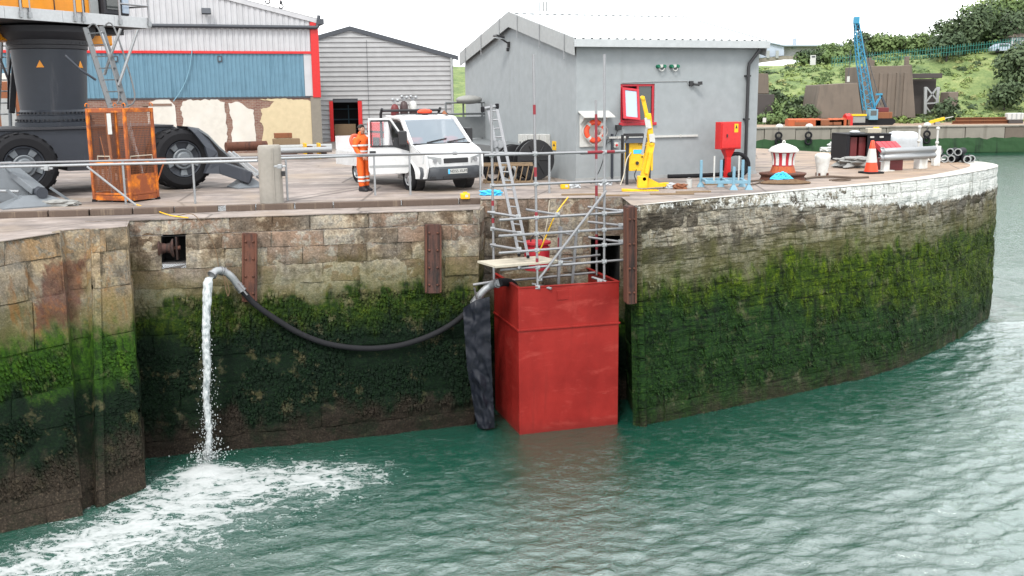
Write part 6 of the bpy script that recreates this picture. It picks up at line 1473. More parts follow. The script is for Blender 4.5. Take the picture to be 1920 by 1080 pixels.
for s_ in (-1, 1):
    vbuild(MB().lim((-3.75, s_*.9-.1, .66), (-2.85, s_*.9+.1, .70)), 'mudguard', 'black_plastic')
# driver's door, standing open
hinge = Vector((.10, -HW, 0)); DM = Matrix.Translation(hinge) @ Matrix.Rotation(R(68), 4, 'Z')
def dr(mb): mb.v = [tuple(DM @ Vector(p)) for p in mb.v]; return mb
dl = 1.08
door_prof = [(0, .50), (-dl, .50), (-dl, 1.30), (0, 1.22)]
mb = MB(); mb.prism([(0, .55), (-.06, .47), (-dl+.05, .45), (-dl, .55), (-dl, 1.17), (0, 1.17)], .05, Matrix(((1, 0, 0, 0), (0, 0, 1, 0), (0, 1, 0, 0), (0, 0, 0, 1)))); door = vbuild(dr(mb), 'door', 'van_white', bevel=.012)
for a, b, w_ in (((-dl+.035, .02, 1.16), (-dl+.05, .06, 1.92), .07), ((-dl+.03, .06, 1.90), (-.48, .06, 1.90), .06), ((-.48, .06, 1.92), (0, .02, 1.18), .06)): vbuild(dr(MB().bar(a, b, .045, w_)), 'window_frame', 'van_white', door, bevel=.01)
for a, b in (((-dl+.09, -.006, 1.20), (-dl+.10, .03, 1.86)), ((-dl+.10, .03, 1.86), (-.50, .03, 1.86)), ((-.50, .03, 1.86), (-.05, -.004, 1.20)), ((-.05, -.006, 1.20), (-dl+.09, -.006, 1.20)), ((-.40, -.006, 1.19), (-.52, .03, 1.86))): vbuild(dr(MB().bar(a, b, .03, .045)), 'window_seal', 'black_plastic', door)
mb = MB(); mb.add([(-.40, -.01, 1.18), (.02, -.01, 1.05), (.0, -.01, 1.24), (-.15, -.01, 1.42), (-.40, .02, 1.42), (-.40, .03, 1.18), (.02, .03, 1.05), (0, .03, 1.24), (-.15, .03, 1.42), (-.40, .05, 1.42)], [(0, 1, 2, 3, 4), (9, 8, 7, 6, 5)]+[(i, (i+1) % 5, 5+(i+1) % 5, 5+i) for i in range(5)]); vbuild(dr(mb), 'mirror_panel', 'black_plastic', door)
vbuild(dr(MB().lim((-.28, -.24, 1.22), (-.06, -.12, 1.60))), 'mirror', 'black_plastic', door, bevel=.03)
vbuild(dr(MB().bar((-.12, -.15, 1.30), (-.10, 0, 1.22), .05, .05)), 'mirror_arm', 'black_plastic', door)
vbuild(dr(MB().lim((-dl+.04, -.03, .98), (-dl+.20, -.001, 1.08))), 'handle', 'black_plastic', door, bevel=.01)
vbuild(dr(MB().lim((-dl+.02, -.008, .64), (-.02, -.0005, .70))), 'rub_strip', 'trim_grey', door)
mb = MB(); mb.quad((-dl+.09, .02, 1.2), (-.42, .02, 1.2), (-.52, .05, 1.86), (-dl+.1, .05, 1.86)); 
t = NT('clear_glass'); t.fin((.6, .65, .7), .04, 0, None, .6); t.b.inputs['Alpha'].default_value = .18
vbuild(dr(mb), 'window_glass', 'clear_glass', door)
vbuild(MB().lim((-.34, HW+.02, 1.22), (-.12, HW+.22, 1.62)), 'mirror', 'black_plastic', bevel=.03); vbuild(MB().bar((-.15, HW-.05, 1.25), (-.2, HW+.08, 1.3), .05, .05), 'mirror_arm', 'black_plastic')
# roof beacon
m_ = MB(); m_.lim((-1.05, -.12, roofz+.02), (-.85, .36, roofz+.05)); vbuild(m_, 'beacon_foot', 'black_plastic')
m_ = MB(); m_.sphere((-.95, .12, roofz+.09), .15, 18, 10, (.7, 1.55, .55)); vbuild(m_, 'beacon', 'cone_orange', smooth=60)
m_ = MB(); m_.add([(-.95, .62, roofz+.02), (-.95, .86, roofz+.0), (-.95, .74, roofz+.13), (-.80, .74, roofz+.02)], [(0, 1, 2), (0, 2, 3), (1, 3, 2), (0, 3, 1)]); vbuild(m_, 'roof_marker', 'mesh_rust')
vbuild(MB().lim((-1.0, -.75, roofz+.03), (-.92, .85, roofz+.055)), 'roof_bar', 'black_plastic')
def vw(x, y, z): return TM[van.name] @ Vector((x, y, z))
paint('gas_black', (.022, .02, .022), (.05, .03, .03), rough=.45, scale=3, bump=.05)
for i, (x, y, col, lab) in enumerate(((-1.78, -.10, 'gas_black', 'black gas cylinder with dark shoulder standing behind the van cab'), (-1.80, .20, 'white_plastic', 'black gas cylinder with white shoulder standing behind the van cab'), (-1.80, -.38, 'maroon', 'maroon gas cylinder leaning behind the van cab'))):
    g = thing('gas_cylinder', lab, 'gas cylinder', vw(x, y, .932), 0, 'gas cylinders behind the van cab'); hz = 1.38 if i < 2 else 1.30
    m_ = MB(); lathe_at(m_, (0, 0, 0), [(.115, 0), (.115, hz-.18)], 18); m_.build('body', 'gas_black' if i < 2 else 'maroon', g, smooth=40)
    m_ = MB(); lathe_at(m_, (0, 0, 0), [(.117, hz-.18), (.115, hz-.08), (.08, hz+.02), (.035, hz+.05), (0, hz+.05)], 18); m_.build('shoulder', col, g, smooth=50)
    m_ = MB(); m_.tube([(0, 0, hz+.04), (0, 0, hz+.16)], .025, 8); m_.bar((-.07, 0, hz+.12), (.07, 0, hz+.12), .04, .04); m_.sphere((.09, -.02, hz+.15), .05, 8, 6); m_.sphere((-.05, -.05, hz+.17), .045, 8, 6); m_.build('valve', 'galv', g, smooth=50)
p = vw(-2.15, -.36, .932); th = thing('red_compressor', 'red boxed compressor standing on the van bed seen through the door window', 'compressor', p, VA)
MB().lim((-.6, -.45, .0), (.55, .45, .84)).build('case', 'signal_red', th, bevel=.03); MB().lim((-.61, -.46, .55), (.56, .46, .60)).build('band', 'black_plastic', th); MB().lim((-.2, -.475, .15), (.2, -.452, .42)).build('vent', 'black_plastic', th)
p = vw(-4.0, -.60, .99+.17); th = thing('ring_buoy', 'faded orange ring buoy lying in the back of the van', 'lifebuoy', p, VA)
m_ = MB(); m_.grid(lambda u, v: ((.20+.05*math.cos(2*math.pi*v))*math.cos(2*math.pi*u), -.05*math.sin(2*math.pi*v), (.20+.05*math.cos(2*math.pi*v))*math.sin(2*math.pi*u)), 28, 10); m_.v = [tuple(Matrix.Rotation(R(-75), 4, 'Z') @ Matrix.Rotation(R(20), 4, 'X') @ Vector(q)) for q in m_.v]; m_.build('ring', 'orange_ring', th, smooth=60)

# ------------------------------------------------------------------ people
paint('skin', (.42, .22, .155), (.36, .18, .12), rough=.55, scale=9, bump=.05)
paint('hair_dark', (.03, .022, .018), rough=.7, bump=.3, bscale=80)
paint('hivis_orange', (.86, .155, .02), (.74, .11, .015), rough=.75, scale=6, bump=.35, bscale=14)
paint('reflective_tape', (.55, .55, .53), rough=.4, bump=.05)
paint('boot_black', (.018, .018, .022), rough=.5, bump=.1)
def skin_body(name, verts, edges, rads, mat, parent, sub=2, root=0):
    me = bpy.data.meshes.new(name); me.from_pydata(verts, edges, []); me.materials.append(MATS[mat])
    o = bpy.data.objects.new(name, me); COL.objects.link(o); o.parent = parent
    sk = o.modifiers.new('skin', 'SKIN'); sk.use_smooth_shade = True; sk.branch_smoothing = .6
    if not me.skin_vertices: bpy.context.view_layer.objects.active = o
    for i, r_ in enumerate(rads):
        d = me.skin_vertices[0].data[i]; d.radius = r_ if isinstance(r_, tuple) else (r_, r_); d.use_root = (i == root)
    sb = o.modifiers.new('sub', 'SUBSURF'); sb.levels = sub; sb.render_levels = sub
    # apply, so that the shape is plain mesh
    bpy.context.view_layer.update()
    dg = bpy.context.evaluated_depsgraph_get(); m2 = bpy.data.meshes.new_from_object(o.evaluated_get(dg)); o.modifiers.clear(); o.data = m2; m2.shade_smooth()
    return o
def hand(name, parent, wrist, d, n, s_=1):
    """palm and five bent fingers as one surface; d points along the hand, n is the back of the hand"""
    d = Vector(d).normalized(); n = Vector(n).normalized(); sd = d.cross(n).normalized()*s_
    P = [Vector(wrist), Vector(wrist)+d*.045, Vector(wrist)+d*.085]; E = [(0, 1), (1, 2)]; Rr = [(.026, .02), (.036, .017), (.036, .015)]
    for k, (o_, L_) in enumerate(((-.030, .062), (-.010, .075), (.011, .070), (.031, .052))):
        b = len(P); q = P[1]+d*.04+sd*o_
        P += [q, q+d*L_*.5-n*.012, q+d*L_*.75-n*.035]; E += [(1, b), (b, b+1), (b+1, b+2)]; Rr += [.010, .0085, .0075]
    b = len(P); q = Vector(wrist)+d*.03-sd*.036; P += [q, q+d*.035-sd*.022-n*.01, q+d*.06-sd*.02-n*.02]; E += [(1, b), (b, b+1), (b+1, b+2)]; Rr += [.013, .010, .008]
    return skin_body(name, [tuple(p) for p in P], E, Rr, 'skin', parent, 1, 1)
p = G(682, 358); wk = thing('person', 'man in orange hi-vis suit and black boots standing behind the open van door', 'person', p, R(-38))
Hh = 1.77
# figure faces +x (towards the cab); y to its left
sp = [(0, 0, .96), (0, 0, 1.10), (.0, 0, 1.28), (-.01, 0, 1.44), (0, 0, 1.52),
      (0, .10, .90), (.01, .11, .50), (.0, .11, .10), (0, -.10, .90), (.03, -.11, .50), (.06, -.11, .10),
      (-.01, .18, 1.43), (-.03, .23, 1.16), (.14, .20, .98), (-.01, -.18, 1.43), (-.03, -.235, 1.16), (.13, -.20, .97), (.20, .17, .94), (.19, -.17, .93)]
se = [(0, 1), (1, 2), (2, 3), (3, 4), (0, 5), (5, 6), (6, 7), (0, 8), (8, 9), (9, 10), (3, 11), (11, 12), (12, 13), (3, 14), (14, 15), (15, 16), (13, 17), (16, 18)]
sr = [(.165, .125), (.165, .125), (.175, .13), (.15, .11), .065, .115, .095, .085, .115, .095, .085, .085, .070, .058, .085, .070, .058, .045, .045]
body = skin_body('suit', sp, se, sr, 'hivis_orange', wk)
bm = bmesh.new(); bm.from_mesh(body.data)
for v_ in bm.verts: v_.co += v_.normal*(.014*noise.noise(v_.co*9)+.008*noise.noise(v_.co*Vector((14, 14, 30))))
bm.to_mesh(body.data); bm.free(); body.data.shade_smooth()
hv = [(0, 0, 1.50), (.01, 0, 1.57), (.015, 0, 1.64), (.01, 0, 1.70)]
head = skin_body('head', hv, [(0, 1), (1, 2), (2, 3)], [(.06, .06), (.070, .072), (.082, .098), (.072, .086)], 'skin', wk)
bm = bmesh.new(); bm.from_mesh(head.data)
for v_ in bm.verts:
    c = v_.co
    if c.x > .07 and abs(c.y) < .022 and 1.60 < c.z < 1.66: c.x += .026*(1-abs(c.y)/.022)*(1-(c.z-1.60)/.06*.7)
    if c.x > .05 and .015 < abs(c.y) < .05 and 1.652 < c.z < 1.685: c.x -= .010
    if c.x > .05 and abs(c.y) < .03 and 1.575 < c.z < 1.59: c.x -= .006
bm.to_mesh(head.data); bm.free(); head.data.shade_smooth()
for s_ in (-1, 1):
    MB().sphere((.0, s_*.088, 1.645), .03, 8, 6, (.7, .35, 1.1)).build('ear', 'skin', head, smooth=60)
    MB().sphere((.082, s_*.032, 1.668), .011, 8, 6).build('eye', 'boot_black', head, smooth=60)
m_ = MB(); m_.grid(lambda u, v: (lambda a_, b_: (-.008+.108*math.cos(b_)*math.cos(a_)-.006, .094*math.cos(b_)*math.sin(a_), 1.665+.112*math.sin(b_)))(2*math.pi*u, R(8)+R(82)*v) if True else 0, 24, 8)
m_.v = [(x-(.03 if x > .055 and z < 1.74 else 0), y, z) for x, y, z in m_.v]; m_.build('hair', 'hair_dark', wk, smooth=60)
m_ = MB(); m_.grid(lambda u, v: (-.02-.09*math.cos(math.pi*(u-.5)*1.5)*(1-.25*v), .10*math.sin(math.pi*(u-.5)*1.5)*(1.1-.2*v), 1.47+.10*v+.02*math.cos(9*u)), 16, 5); o = m_.build('hood', 'hivis_orange', wk, smooth=60); sm = o.modifiers.new('s', 'SOLIDIFY'); sm.thickness = .03
def tape(z, rx, ry, cx=0, cy=0, name='reflective_band', h=.05, tilt=0):
    m_ = MB(); m_.grid(lambda u, v: (cx+rx*math.cos(2*math.pi*u), cy+ry*math.sin(2*math.pi*u), z+h*v+tilt*math.cos(2*math.pi*u)), 24, 1); m_.build(name, 'reflective_tape', wk, smooth=60)
tape(1.20, .152, .196); tape(1.04, .15, .188)
for cx, cy in ((.0, .11), (.05, -.11)): tape(.26, .103, .103, cx, cy); tape(.36, .108, .108, cx-.005, cy)
for cy in (.23, -.235): tape(1.20, .086, .086, -.03, cy, h=.04)
for s_, x0 in ((1, 0), (-1, .06)):
    m_ = MB(); bo_ = [(-.09, .0), (-.10, .06), (-.06, .17), (.05, .17), (.09, .10), (.19, .06), (.20, .0)]; m_.prism(bo_, .105, Matrix.Translation((x0, s_*.11+.052, 0)) @ Matrix(((1, 0, 0, 0), (0, 0, -1, 0), (0, 1, 0, 0), (0, 0, 0, 1)))); m_.build('boot', 'boot_black', wk, bevel=.025)
for s_, w_ in ((1, (.20, .17, .94)), (-1, (.19, -.17, .93))): hand('hand', wk, w_, (.8, -s_*.3, -.4), (.2, s_*.6, .6), s_)
# second worker sitting sideways in the driver's seat
p = vw(-.85, -.45, .60); w2 = thing('person', 'worker in orange clothes sitting in the driver seat with one leg out of the door', 'person', p, VA)
s2 = [(-.05, 0, .22), (-.07, 0, .42), (-.10, 0, .66), (-.10, 0, .76), (.12, -.14, .24), (.30, -.42, .20), (.34, -.46, -.12), (.15, .12, .25), (.46, .10, .16), (.56, .10, -.08), (-.08, -.2, .68), (.08, -.27, .48), (.28, -.18, .50), (-.08, .2, .68), (.06, .24, .46), (.28, .08, .50)]
e2 = [(0, 1), (1, 2), (2, 3), (0, 4), (4, 5), (5, 6), (0, 7), (7, 8), (8, 9), (2, 10), (10, 11), (11, 12), (2, 13), (13, 14), (14, 15)]
r2_ = [(.16, .13), (.165, .13), (.14, .11), .06, .11, .09, .075, .11, .09, .075, .085, .068, .05, .085, .068, .05]
skin_body('suit', s2, e2, r2_, 'hivis_orange', w2)
h2 = skin_body('head', [(-.09, 0, .76), (-.08, 0, .84), (-.07, 0, .90), (-.075, 0, .96)], [(0, 1), (1, 2), (2, 3)], [(.055, .055), (.068, .07), (.08, .095), (.07, .085)], 'skin', w2)
MB().sphere((-.085, 0, .945), .115, 16, 10, (1, .88, .75)).build('hair', 'hair_dark', w2, smooth=60)
m_ = MB(); m_.prism([(-.09, .0), (-.10, .06), (-.06, .17), (.05, .17), (.09, .10), (.19, .06), (.20, .0)], .105, Matrix.Translation((.36, -.42, -.30)) @ Matrix(((1, 0, 0, 0), (0, 0, -1, 0), (0, 1, 0, 0), (0, 0, 0, 1)))); m_.build('boot', 'bag_grey', w2, bevel=.025)
for s_, w_ in ((1, (.28, .08, .50)), (-1, (.28, -.18, .50))): hand('hand', w2, w_, (.9, 0, -.2), (.2, 0, .9), s_)
for i, (y, mt, lab) in enumerate(((.55, 'orange_ring', 'orange hi-vis coat bundled on the dashboard behind windscreen'), (-.55, 'orange_ring', 'red gloves and papers heaped on the driver side of the dashboard'))):
    cloth_lump('dash_bundle', lab, 'clothing', vw(-.30, y, 1.12), .18, .20 if i else .26, .26, mt, 60+i, am=.4)
# ------------------------------------------------------------------ sheds behind the quay
paint('clad_white', (.47, .47, .485), (.42, .42, .435), (.34, .34, .35), rough=.5, scale=.5, amt=.4, streak=3, sa=.3, bump=.03)
paint('clad_blue', (.082, .175, .245), (.105, .205, .275), (.05, .115, .165), rough=.55, scale=.7, amt=.5, streak=3.5, sa=.5, bump=.05)
paint('clad_grey', (.40, .40, .405), (.35, .35, .355), (.30, .30, .30), rough=.5, scale=.6, amt=.4, streak=3, sa=.3, bump=.03)
paint('plaster_white', (.62, .59, .55), (.55, .52, .47), rough=.9, scale=1.2, amt=.35, bump=.3, bscale=12)
paint('plaster_cream', (.56, .47, .30), (.51, .42, .27), rough=.9, scale=1.2, amt=.4, bump=.3, bscale=12)
paint('slate_trim', (.05, .055, .065), rough=.6, bump=.05)
paint('column_teal', (.13, .18, .19), (.20, .18, .15), (.10, .08, .07), rough=.8, scale=2, amt=.5, sa=.4, bump=.3)
t = NT('old_brick'); P = t.coord('Object'); mpn = t.n('ShaderNodeMapping'); mpn.inputs['Rotation'].default_value = (R(90), 0, 0); t.l(P, mpn.inputs['Vector'])
bk_ = t.n('ShaderNodeTexBrick'); t.l(mpn.outputs[0], bk_.inputs['Vector'])
bk_.inputs['Color1'].default_value = (.13, .052, .04, 1); bk_.inputs['Color2'].default_value = (.19, .09, .066, 1); bk_.inputs['Mortar'].default_value = (.21, .165, .135, 1)
bk_.inputs['Scale'].default_value = 1; bk_.inputs['Brick Width'].default_value = .225; bk_.inputs['Row Height'].default_value = .075; bk_.inputs['Mortar Size'].default_value = .012
cb_ = t.mix(t.ramp(t.noise(P, 2.5, 6, .7), [(.45, 0), (.7, .7)]), bk_.outputs['Color'], (.23, .165, .13))
t.fin(cb_, .9, 0, t.bump(bk_.outputs['Fac'], -.6, .02))

S1 = Frame((-8.87, 48, 0), 19)       # x runs right along the facade: the facade lies at negative x
def s1(u, v, y=0.0): return S1.hit(u, v, 1, y)
shed = thing('brick_shed', 'large shed with white and blue corrugated cladding above patched red brickwork', 'building', S1.o, S1.a)
XL = -17.0; ze = s1(596, 41).z; zg = s1(591, 52).z; zr = s1(591, 98.5).z; zb_ = s1(585, 180.5).z
apex_x = -8.6; slope = (s1(442, 1).z-ze)/(s1(596, 41).x-s1(442, 1).x)
def top_z(x): return ze+slope*(min(-x, -2*apex_x+x) if x < apex_x else -x) if x > apex_x else ze+slope*(-apex_x)-slope*(apex_x-x)
def corr_sheet(x0, x1, zlo, zhi, period=.25, dep=.035, vertical=True):
    mb = MB(); n = max(1, round((x1-x0)/period)); p_ = (x1-x0)/n; xs_ = []
    for i in range(n): xs_ += [(x0+p_*i, 0), (x0+p_*(i+.30), 0), (x0+p_*(i+.40), -dep), (x0+p_*(i+.90), -dep)]
    xs_.append((x1, 0))
    vs = [(x, y, zlo(x) if callable(zlo) else zlo) for x, y in xs_]+[(x, y, zhi(x) if callable(zhi) else zhi) for x, y in xs_]
    m = len(xs_); mb.add(vs, [(i, i+1, m+i+1, m+i) for i in range(m-1)]); return mb
x = XL
while x < -.31:
    x1 = min(x+1.0, -.30); x1 = -.30 if -.30-x1 < .3 else x1
    corr_sheet(x, x1, zg+.06, top_z).build('upper_cladding_sheet', 'clad_white', shed)
    corr_sheet(x, x1, zr+.05, zg+.055).build('cladding_sheet', 'clad_white', shed)
    x = x1
x = XL
while x < -.66:
    x1 = min(x+1.5, -.65); x1 = -.65 if -.65-x1 < .4 else x1
    corr_sheet(x, x1, zb_, zr-.06, .19, .022).build('blue_sheet', 'clad_blue', shed); x = x1
MB().lim((-.648, -.03, zb_+.02), (-.302, .0, zr-.06)).build('corner_sheet', 'clad_white', shed)
MB().lim((XL, -.08, zr-.06), (-.30, .02, zr+.05)).build('red_flashing', 'signal_red', shed)
MB().lim((-.30, -.09, zb_-.05), (.06, .3, ze-.02)).build('corner_trim', 'signal_red', shed)
MB().tube([(XL, -.16, zg), (-.05, -.16, zg), (.02, -.16, zg+.02), (.10, -.10, zg+.35), (.12, -.1, zg+.55)], .085, 9).build('rain_pipe', 'slate_trim', shed, smooth=40)
MB().lim((.02, -.25, ze-.12), (.32, 20, ze+.12)).build('gutter', 'slate_trim', shed)
mb = MB()
for a, b in ((XL, apex_x), (apex_x, .1)):
    za, zb2 = top_z(a), top_z(b); mb.add([(a, -.1, za-.06), (b, -.1, zb2-.06), (b, -.1, zb2+.16), (a, -.1, za+.16), (a, .0, za-.06), (b, 0, zb2-.06), (b, .0, zb2+.16), (a, .0, za+.16)], [(0, 1, 2, 3), (4, 7, 6, 5), (3, 2, 6, 7), (0, 4, 5, 1)])
mb.build('verge_flashing', 'clad_white', shed)
mb = MB()
for a, b in ((XL, apex_x), (apex_x, .3)): mb.add([(a, -.12, top_z(a)+.165), (b, -.12, top_z(b)+.165), (b, 22, top_z(b)+.165), (a, 22, top_z(a)+.165)], [(0, 1, 2, 3)])
mb.build('roof', 'clad_grey', shed)
MB().add([(0.05, .3, 0), (.05, 22, 0), (.05, 22, ze), (.05, .3, ze)], [(0, 1, 2, 3)]).build('side_wall', 'clad_grey', shed)
MB().lim((XL, .02, 0), (-.42, .40, zb_)).build('brick_wall', 'old_brick', shed)
MB().lim((-.42, -.05, 0), (.05, .40, zb_-.051)).build('corner_column', 'column_teal', shed, bevel=.02)
MB().lim((XL, -.02, zb_-.07), (-.42, .019, zb_+.01)).build('sill_beam', 'slate_trim', shed)
pl_polys = [('plaster_white', [(276, 205), (281, 191), (292, 187), (310, 185), (320, 190), (328, 198), (330, 215), (332, 240), (330, 262), (276, 262)]),
 ('plaster_white', [(343, 190), (352, 187), (380, 187), (408, 186), (421, 192), (424, 225), (427, 283), (345, 283), (345, 250), (342, 236), (344, 222), (338, 206), (342, 197)]),
 ('plaster_white', [(428, 193), (447, 191), (458, 198), (466, 204), (476, 206), (478, 238), (480, 281), (462, 283), (444, 279), (434, 272), (433, 252), (437, 240), (436, 226), (430, 212)]),
 ('plaster_cream', [(487, 186), (530, 184), (560, 187), (588, 190), (589, 230), (590, 281), (510, 281), (487, 275), (493, 252), (494, 238), (487, 228), (492, 214), (489, 205), (506, 200), (514, 190), (500, 188)])]
for i, (mt, poly) in enumerate(pl_polys):
    q = [s1(u, v_, 0.02) for u, v_ in poly]; rj = random.Random(i); pp = []
    for a, b in zip(q, q[1:]+q[:1]):
        n = max(2, int((b-a).length/.12))
        for k in range(n):
            w_ = a.lerp(b, k/n); f_ = 0 if k == 0 else .045; pp.append((w_.x+rj.uniform(-f_, f_), w_.z+rj.uniform(-f_, f_)))
    MB().prism(pp, .025, Matrix.Translation((0, .018, 0)) @ Matrix(((1, 0, 0, 0), (0, 0, -1, 0), (0, 1, 0, 0), (0, 0, 0, 1)))).build('plaster_patch', mt, shed)
a = s1(267, 199, 0); b = s1(322, 194, 0); MB().lim((a.x, -.03, a.z), (b.x, .018, b.z)).build('stone_lintel', 'bare_stone', shed)
for u in (217, 412):
    a = s1(u-4, 116); b = s1(u+4, 105)
    MB().lim((a.x, -.06, a.z), (b.x, -.03, b.z)).build('wall_vent', 'slate_trim', shed); MB().lim((a.x+.05, -.064, a.z+.05), (b.x-.05, -.061, b.z-.05)).build('vent_opening', 'clad_blue', shed)
th, w, h = wallbox('floodlight', 'small black framed floodlight high on white cladding of the brick shed', 'floodlight', 379, 30, 393, 16, None, fr=S1)
MB().box((0, -.30, .18), (.40, .10, .30), M=Matrix.Rotation(R(-35), 4, 'X')).build('lamp_housing', 'slate_trim', th, bevel=.02); MB().box((0, -.345, .16), (.30, .03, .2), M=Matrix.Rotation(R(-35), 4, 'X')).build('lens', 'lamp_glass', th); MB().bar((0, -.04, .1), (0, -.26, .18), .05, .05).build('bracket', 'slate_trim', th)
rope('white_line', 'thin pale line hanging in a curve down the blue cladding', 'line', [tuple(S1.W(s1(*q, -.1))) for q in ((360, 95), (356, 125), (349, 150), (338, 172), (325, 190))], .022, 'blue_pale')
# long pipes, blocks and straps lying before the shed
for i, (u0, v0, u1, v1, r_, mt, lab) in enumerate(((424, 285, 500, 282, .20, 'rust_steel', 'rust red length of pipe lying at the foot of brick shed'), (500, 289, 622, 286, .15, 'trim_grey', 'long grey pipe lying before the cream plaster'), (505, 298, 622, 294, .12, 'galv', 'second grey pipe lying nearer the van than the first'))):
    a, b = D(u0, v0, 43.5-i*1.2), D(u1, v1, 44.5-i*1.2); a.z = b.z = r_+.25; m_ = MB(); m_.tube([a, b], r_, 14); ob = obj1(m_, 'steel_pipe', mt, lab, 'pipe', smooth=40)
for i, (u, v_, w_, h_, mt, lab) in enumerate(((535, 281, 1.0, .38, 'rust_steel', 'brown steel block, lowest of the pile by cream plaster'), (537, 271, 1.15, .3, 'timber', 'timber baulk resting on the brown steel block'), (531, 262, .75, .22, 'mesh_rust', 'short brown beam topmost of the pile by cream plaster'))):
    p = D(u, v_, 45); th = thing('baulk', lab, 'baulk', (p.x, 45, [.02, .42, .74][i]), R(19)); MB().lim((-w_/2, -.2, 0), (w_/2, .2, h_)).build('block', mt, th, bevel=.02)
for u in (572, 598):
    p = D(u, 300, 42); th = thing('pipe_stand', 'yellow strapped brown stand under the grey pipes'+(' on the left' if u == 572 else ' next to the van bed'), 'stand', (p.x, 42.3, 0), R(19)); MB().lim((-.3, -.25, 0), (.3, .25, .18)).build('base', 'mesh_rust', th); MB().lim((-.08, -.3, .0), (.0, .35, .62)).build('strap', 'yellow_paint', th); MB().lim((.05, -.2, .18), (.25, .2, .5)).build('chock', 'rust_steel', th)
# boxes glimpsed between crane and shed
for i, (u, v_, Y, w_, h_, mt, lab) in enumerate(((32, 236, 40, 1.1, 3.2, 'mesh_rust', 'rusty brown tank standing behind the crane pedestal'), (8, 236, 44, 1.6, 3.6, 'plaster_white', 'pale box unit standing far left behind crane'), (236, 232, 36, 1.4, .9, 'white_plastic', 'white generator behind the top of man basket'))):
    p = D(u, v_, Y); th = thing('storage_unit', lab, 'storage unit', (p.x, Y, 0), R(15)); MB().lim((-w_/2, -.5, 0), (w_/2, .5, h_)).build('case', mt, th, bevel=.04); MB().lim((-w_*.4, -.53, h_*.2), (w_*.1, -.501, h_*.8)).build('panel', 'trim_grey', th)

# gable shed in grey profiled sheet
S2 = Frame(D(600, 262, 58), 6); S2.o.z = 0; S2 = Frame(S2.o, 6)
def s2(u, v): return S2.hit(u, v, 1, 0)
sh2 = thing('grey_gable_shed', 'pale grey shed with horizontal profiled cladding, dark verge and red framed doorway', 'building', S2.o, S2.a)
ap = s2(656, 54); er = s2(849, 107); elx = 2*ap.x-er.x; door0 = s2(627, 262); door1 = s2(671, 191)
DX0, DX1, DZ = door0.x, door1.x, door1.z
def t2(x): return ap.z-(ap.z-er.z)*abs(x-ap.x)/(er.x-ap.x)
z = 0; per = .265
while z < ap.z-.05:
    z1 = min(z+per, ap.z)
    def xr(zz):
        if zz <= er.z: return elx, er.x
        k = (zz-er.z)/(ap.z-er.z); return elx+(ap.x-elx)*k, er.x-(er.x-ap.x)*k
    def strip(x0, x1, x2, x3):
        m_ = MB(); lv = [(0, 0), (.55, 0), (.70, -.055), (.95, -.055), (1.0, 0)]
        vs = []
        for f_, d in lv: vs += [(x0+(x2-x0)*f_, d, z+(z1-z)*f_), (x1+(x3-x1)*f_, d, z+(z1-z)*f_)]
        m_.add(vs, [(2*i, 2*i+1, 2*i+3, 2*i+2) for i in range(4)]); m_.build('cladding_board', 'clad_grey', sh2)
    a0, a1 = xr(z); b0, b1 = xr(z1)
    if z < DZ-.02: strip(a0, DX0, b0, DX0); strip(DX1, a1, DX1, b1)
    else: strip(a0, a1, b0, b1)
    z = z1
for a, b in ((elx-.3, ap.x), (ap.x, er.x+.3)):
    za, zb2 = t2(a), t2(b); MB().add([(a, -.12, za-.1), (b, -.12, zb2-.1), (b, -.12, zb2+.14), (a, -.12, za+.14), (a, .05, za-.1), (b, .05, zb2-.1), (b, .05, zb2+.14), (a, .05, za+.14)], [(0, 1, 2, 3), (4, 7, 6, 5), (3, 2, 6, 7), (0, 4, 5, 1), (0, 3, 7, 4), (1, 5, 6, 2)]).build('verge', 'slate_trim', sh2)
    MB().quad((a, -.12, za+.145), (b, -.12, zb2+.145), (b, 24, zb2+.145), (a, 24, za+.145)).build('roof', 'clad_grey', sh2)
MB().lim((er.x-.02, .0, 0), (er.x+.0, 24, er.z)).build('side_wall', 'clad_grey', sh2)
MB().tube([(er.x-.10, -.12, er.z-.05), (er.x-.08, -.12, 0)], .06, 8).build('downpipe', 'trim_grey', sh2, smooth=40)
MB().lim((ap.x+.88, -.075, 1.2), (ap.x+.90, -.056, ap.z-.6)).build('sheet_seam', 'slate_trim', sh2)
for x0, x1 in ((DX0-.20, DX0), (DX1, DX1+.22)): MB().lim((x0, -.10, 0), (x1, .15, DZ+.05)).build('door_jamb', 'signal_red', sh2)
MB().lim((DX0-.2, .03, DZ-.02), (DX1+.2, .15, DZ+.34)).build('door_lintel', 'slate_trim', sh2)
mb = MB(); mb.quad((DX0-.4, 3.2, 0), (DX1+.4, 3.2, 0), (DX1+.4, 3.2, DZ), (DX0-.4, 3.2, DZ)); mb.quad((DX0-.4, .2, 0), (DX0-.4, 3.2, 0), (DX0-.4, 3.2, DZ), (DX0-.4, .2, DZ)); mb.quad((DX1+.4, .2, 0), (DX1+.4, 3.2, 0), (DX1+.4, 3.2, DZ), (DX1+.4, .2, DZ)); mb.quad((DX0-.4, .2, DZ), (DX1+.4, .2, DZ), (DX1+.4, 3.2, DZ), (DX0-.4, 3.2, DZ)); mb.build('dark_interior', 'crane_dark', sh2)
for zz_ in (.55, 1.15, 1.75): MB().lim((DX0-.3, 2.4, zz_), (DX1+.3, 2.8, zz_+.05)).build('shelf', 'clad_blue', sh2)
MB().lim(((DX0+DX1)/2, 2.38, 0), ((DX0+DX1)/2+.06, 2.44, DZ-.2)).build('shelf_post', 'clad_blue', sh2)
MB().lim((DX0, .6, .3), (DX1-.2, 1.0, .95)).build('bench', 'timber', sh2)
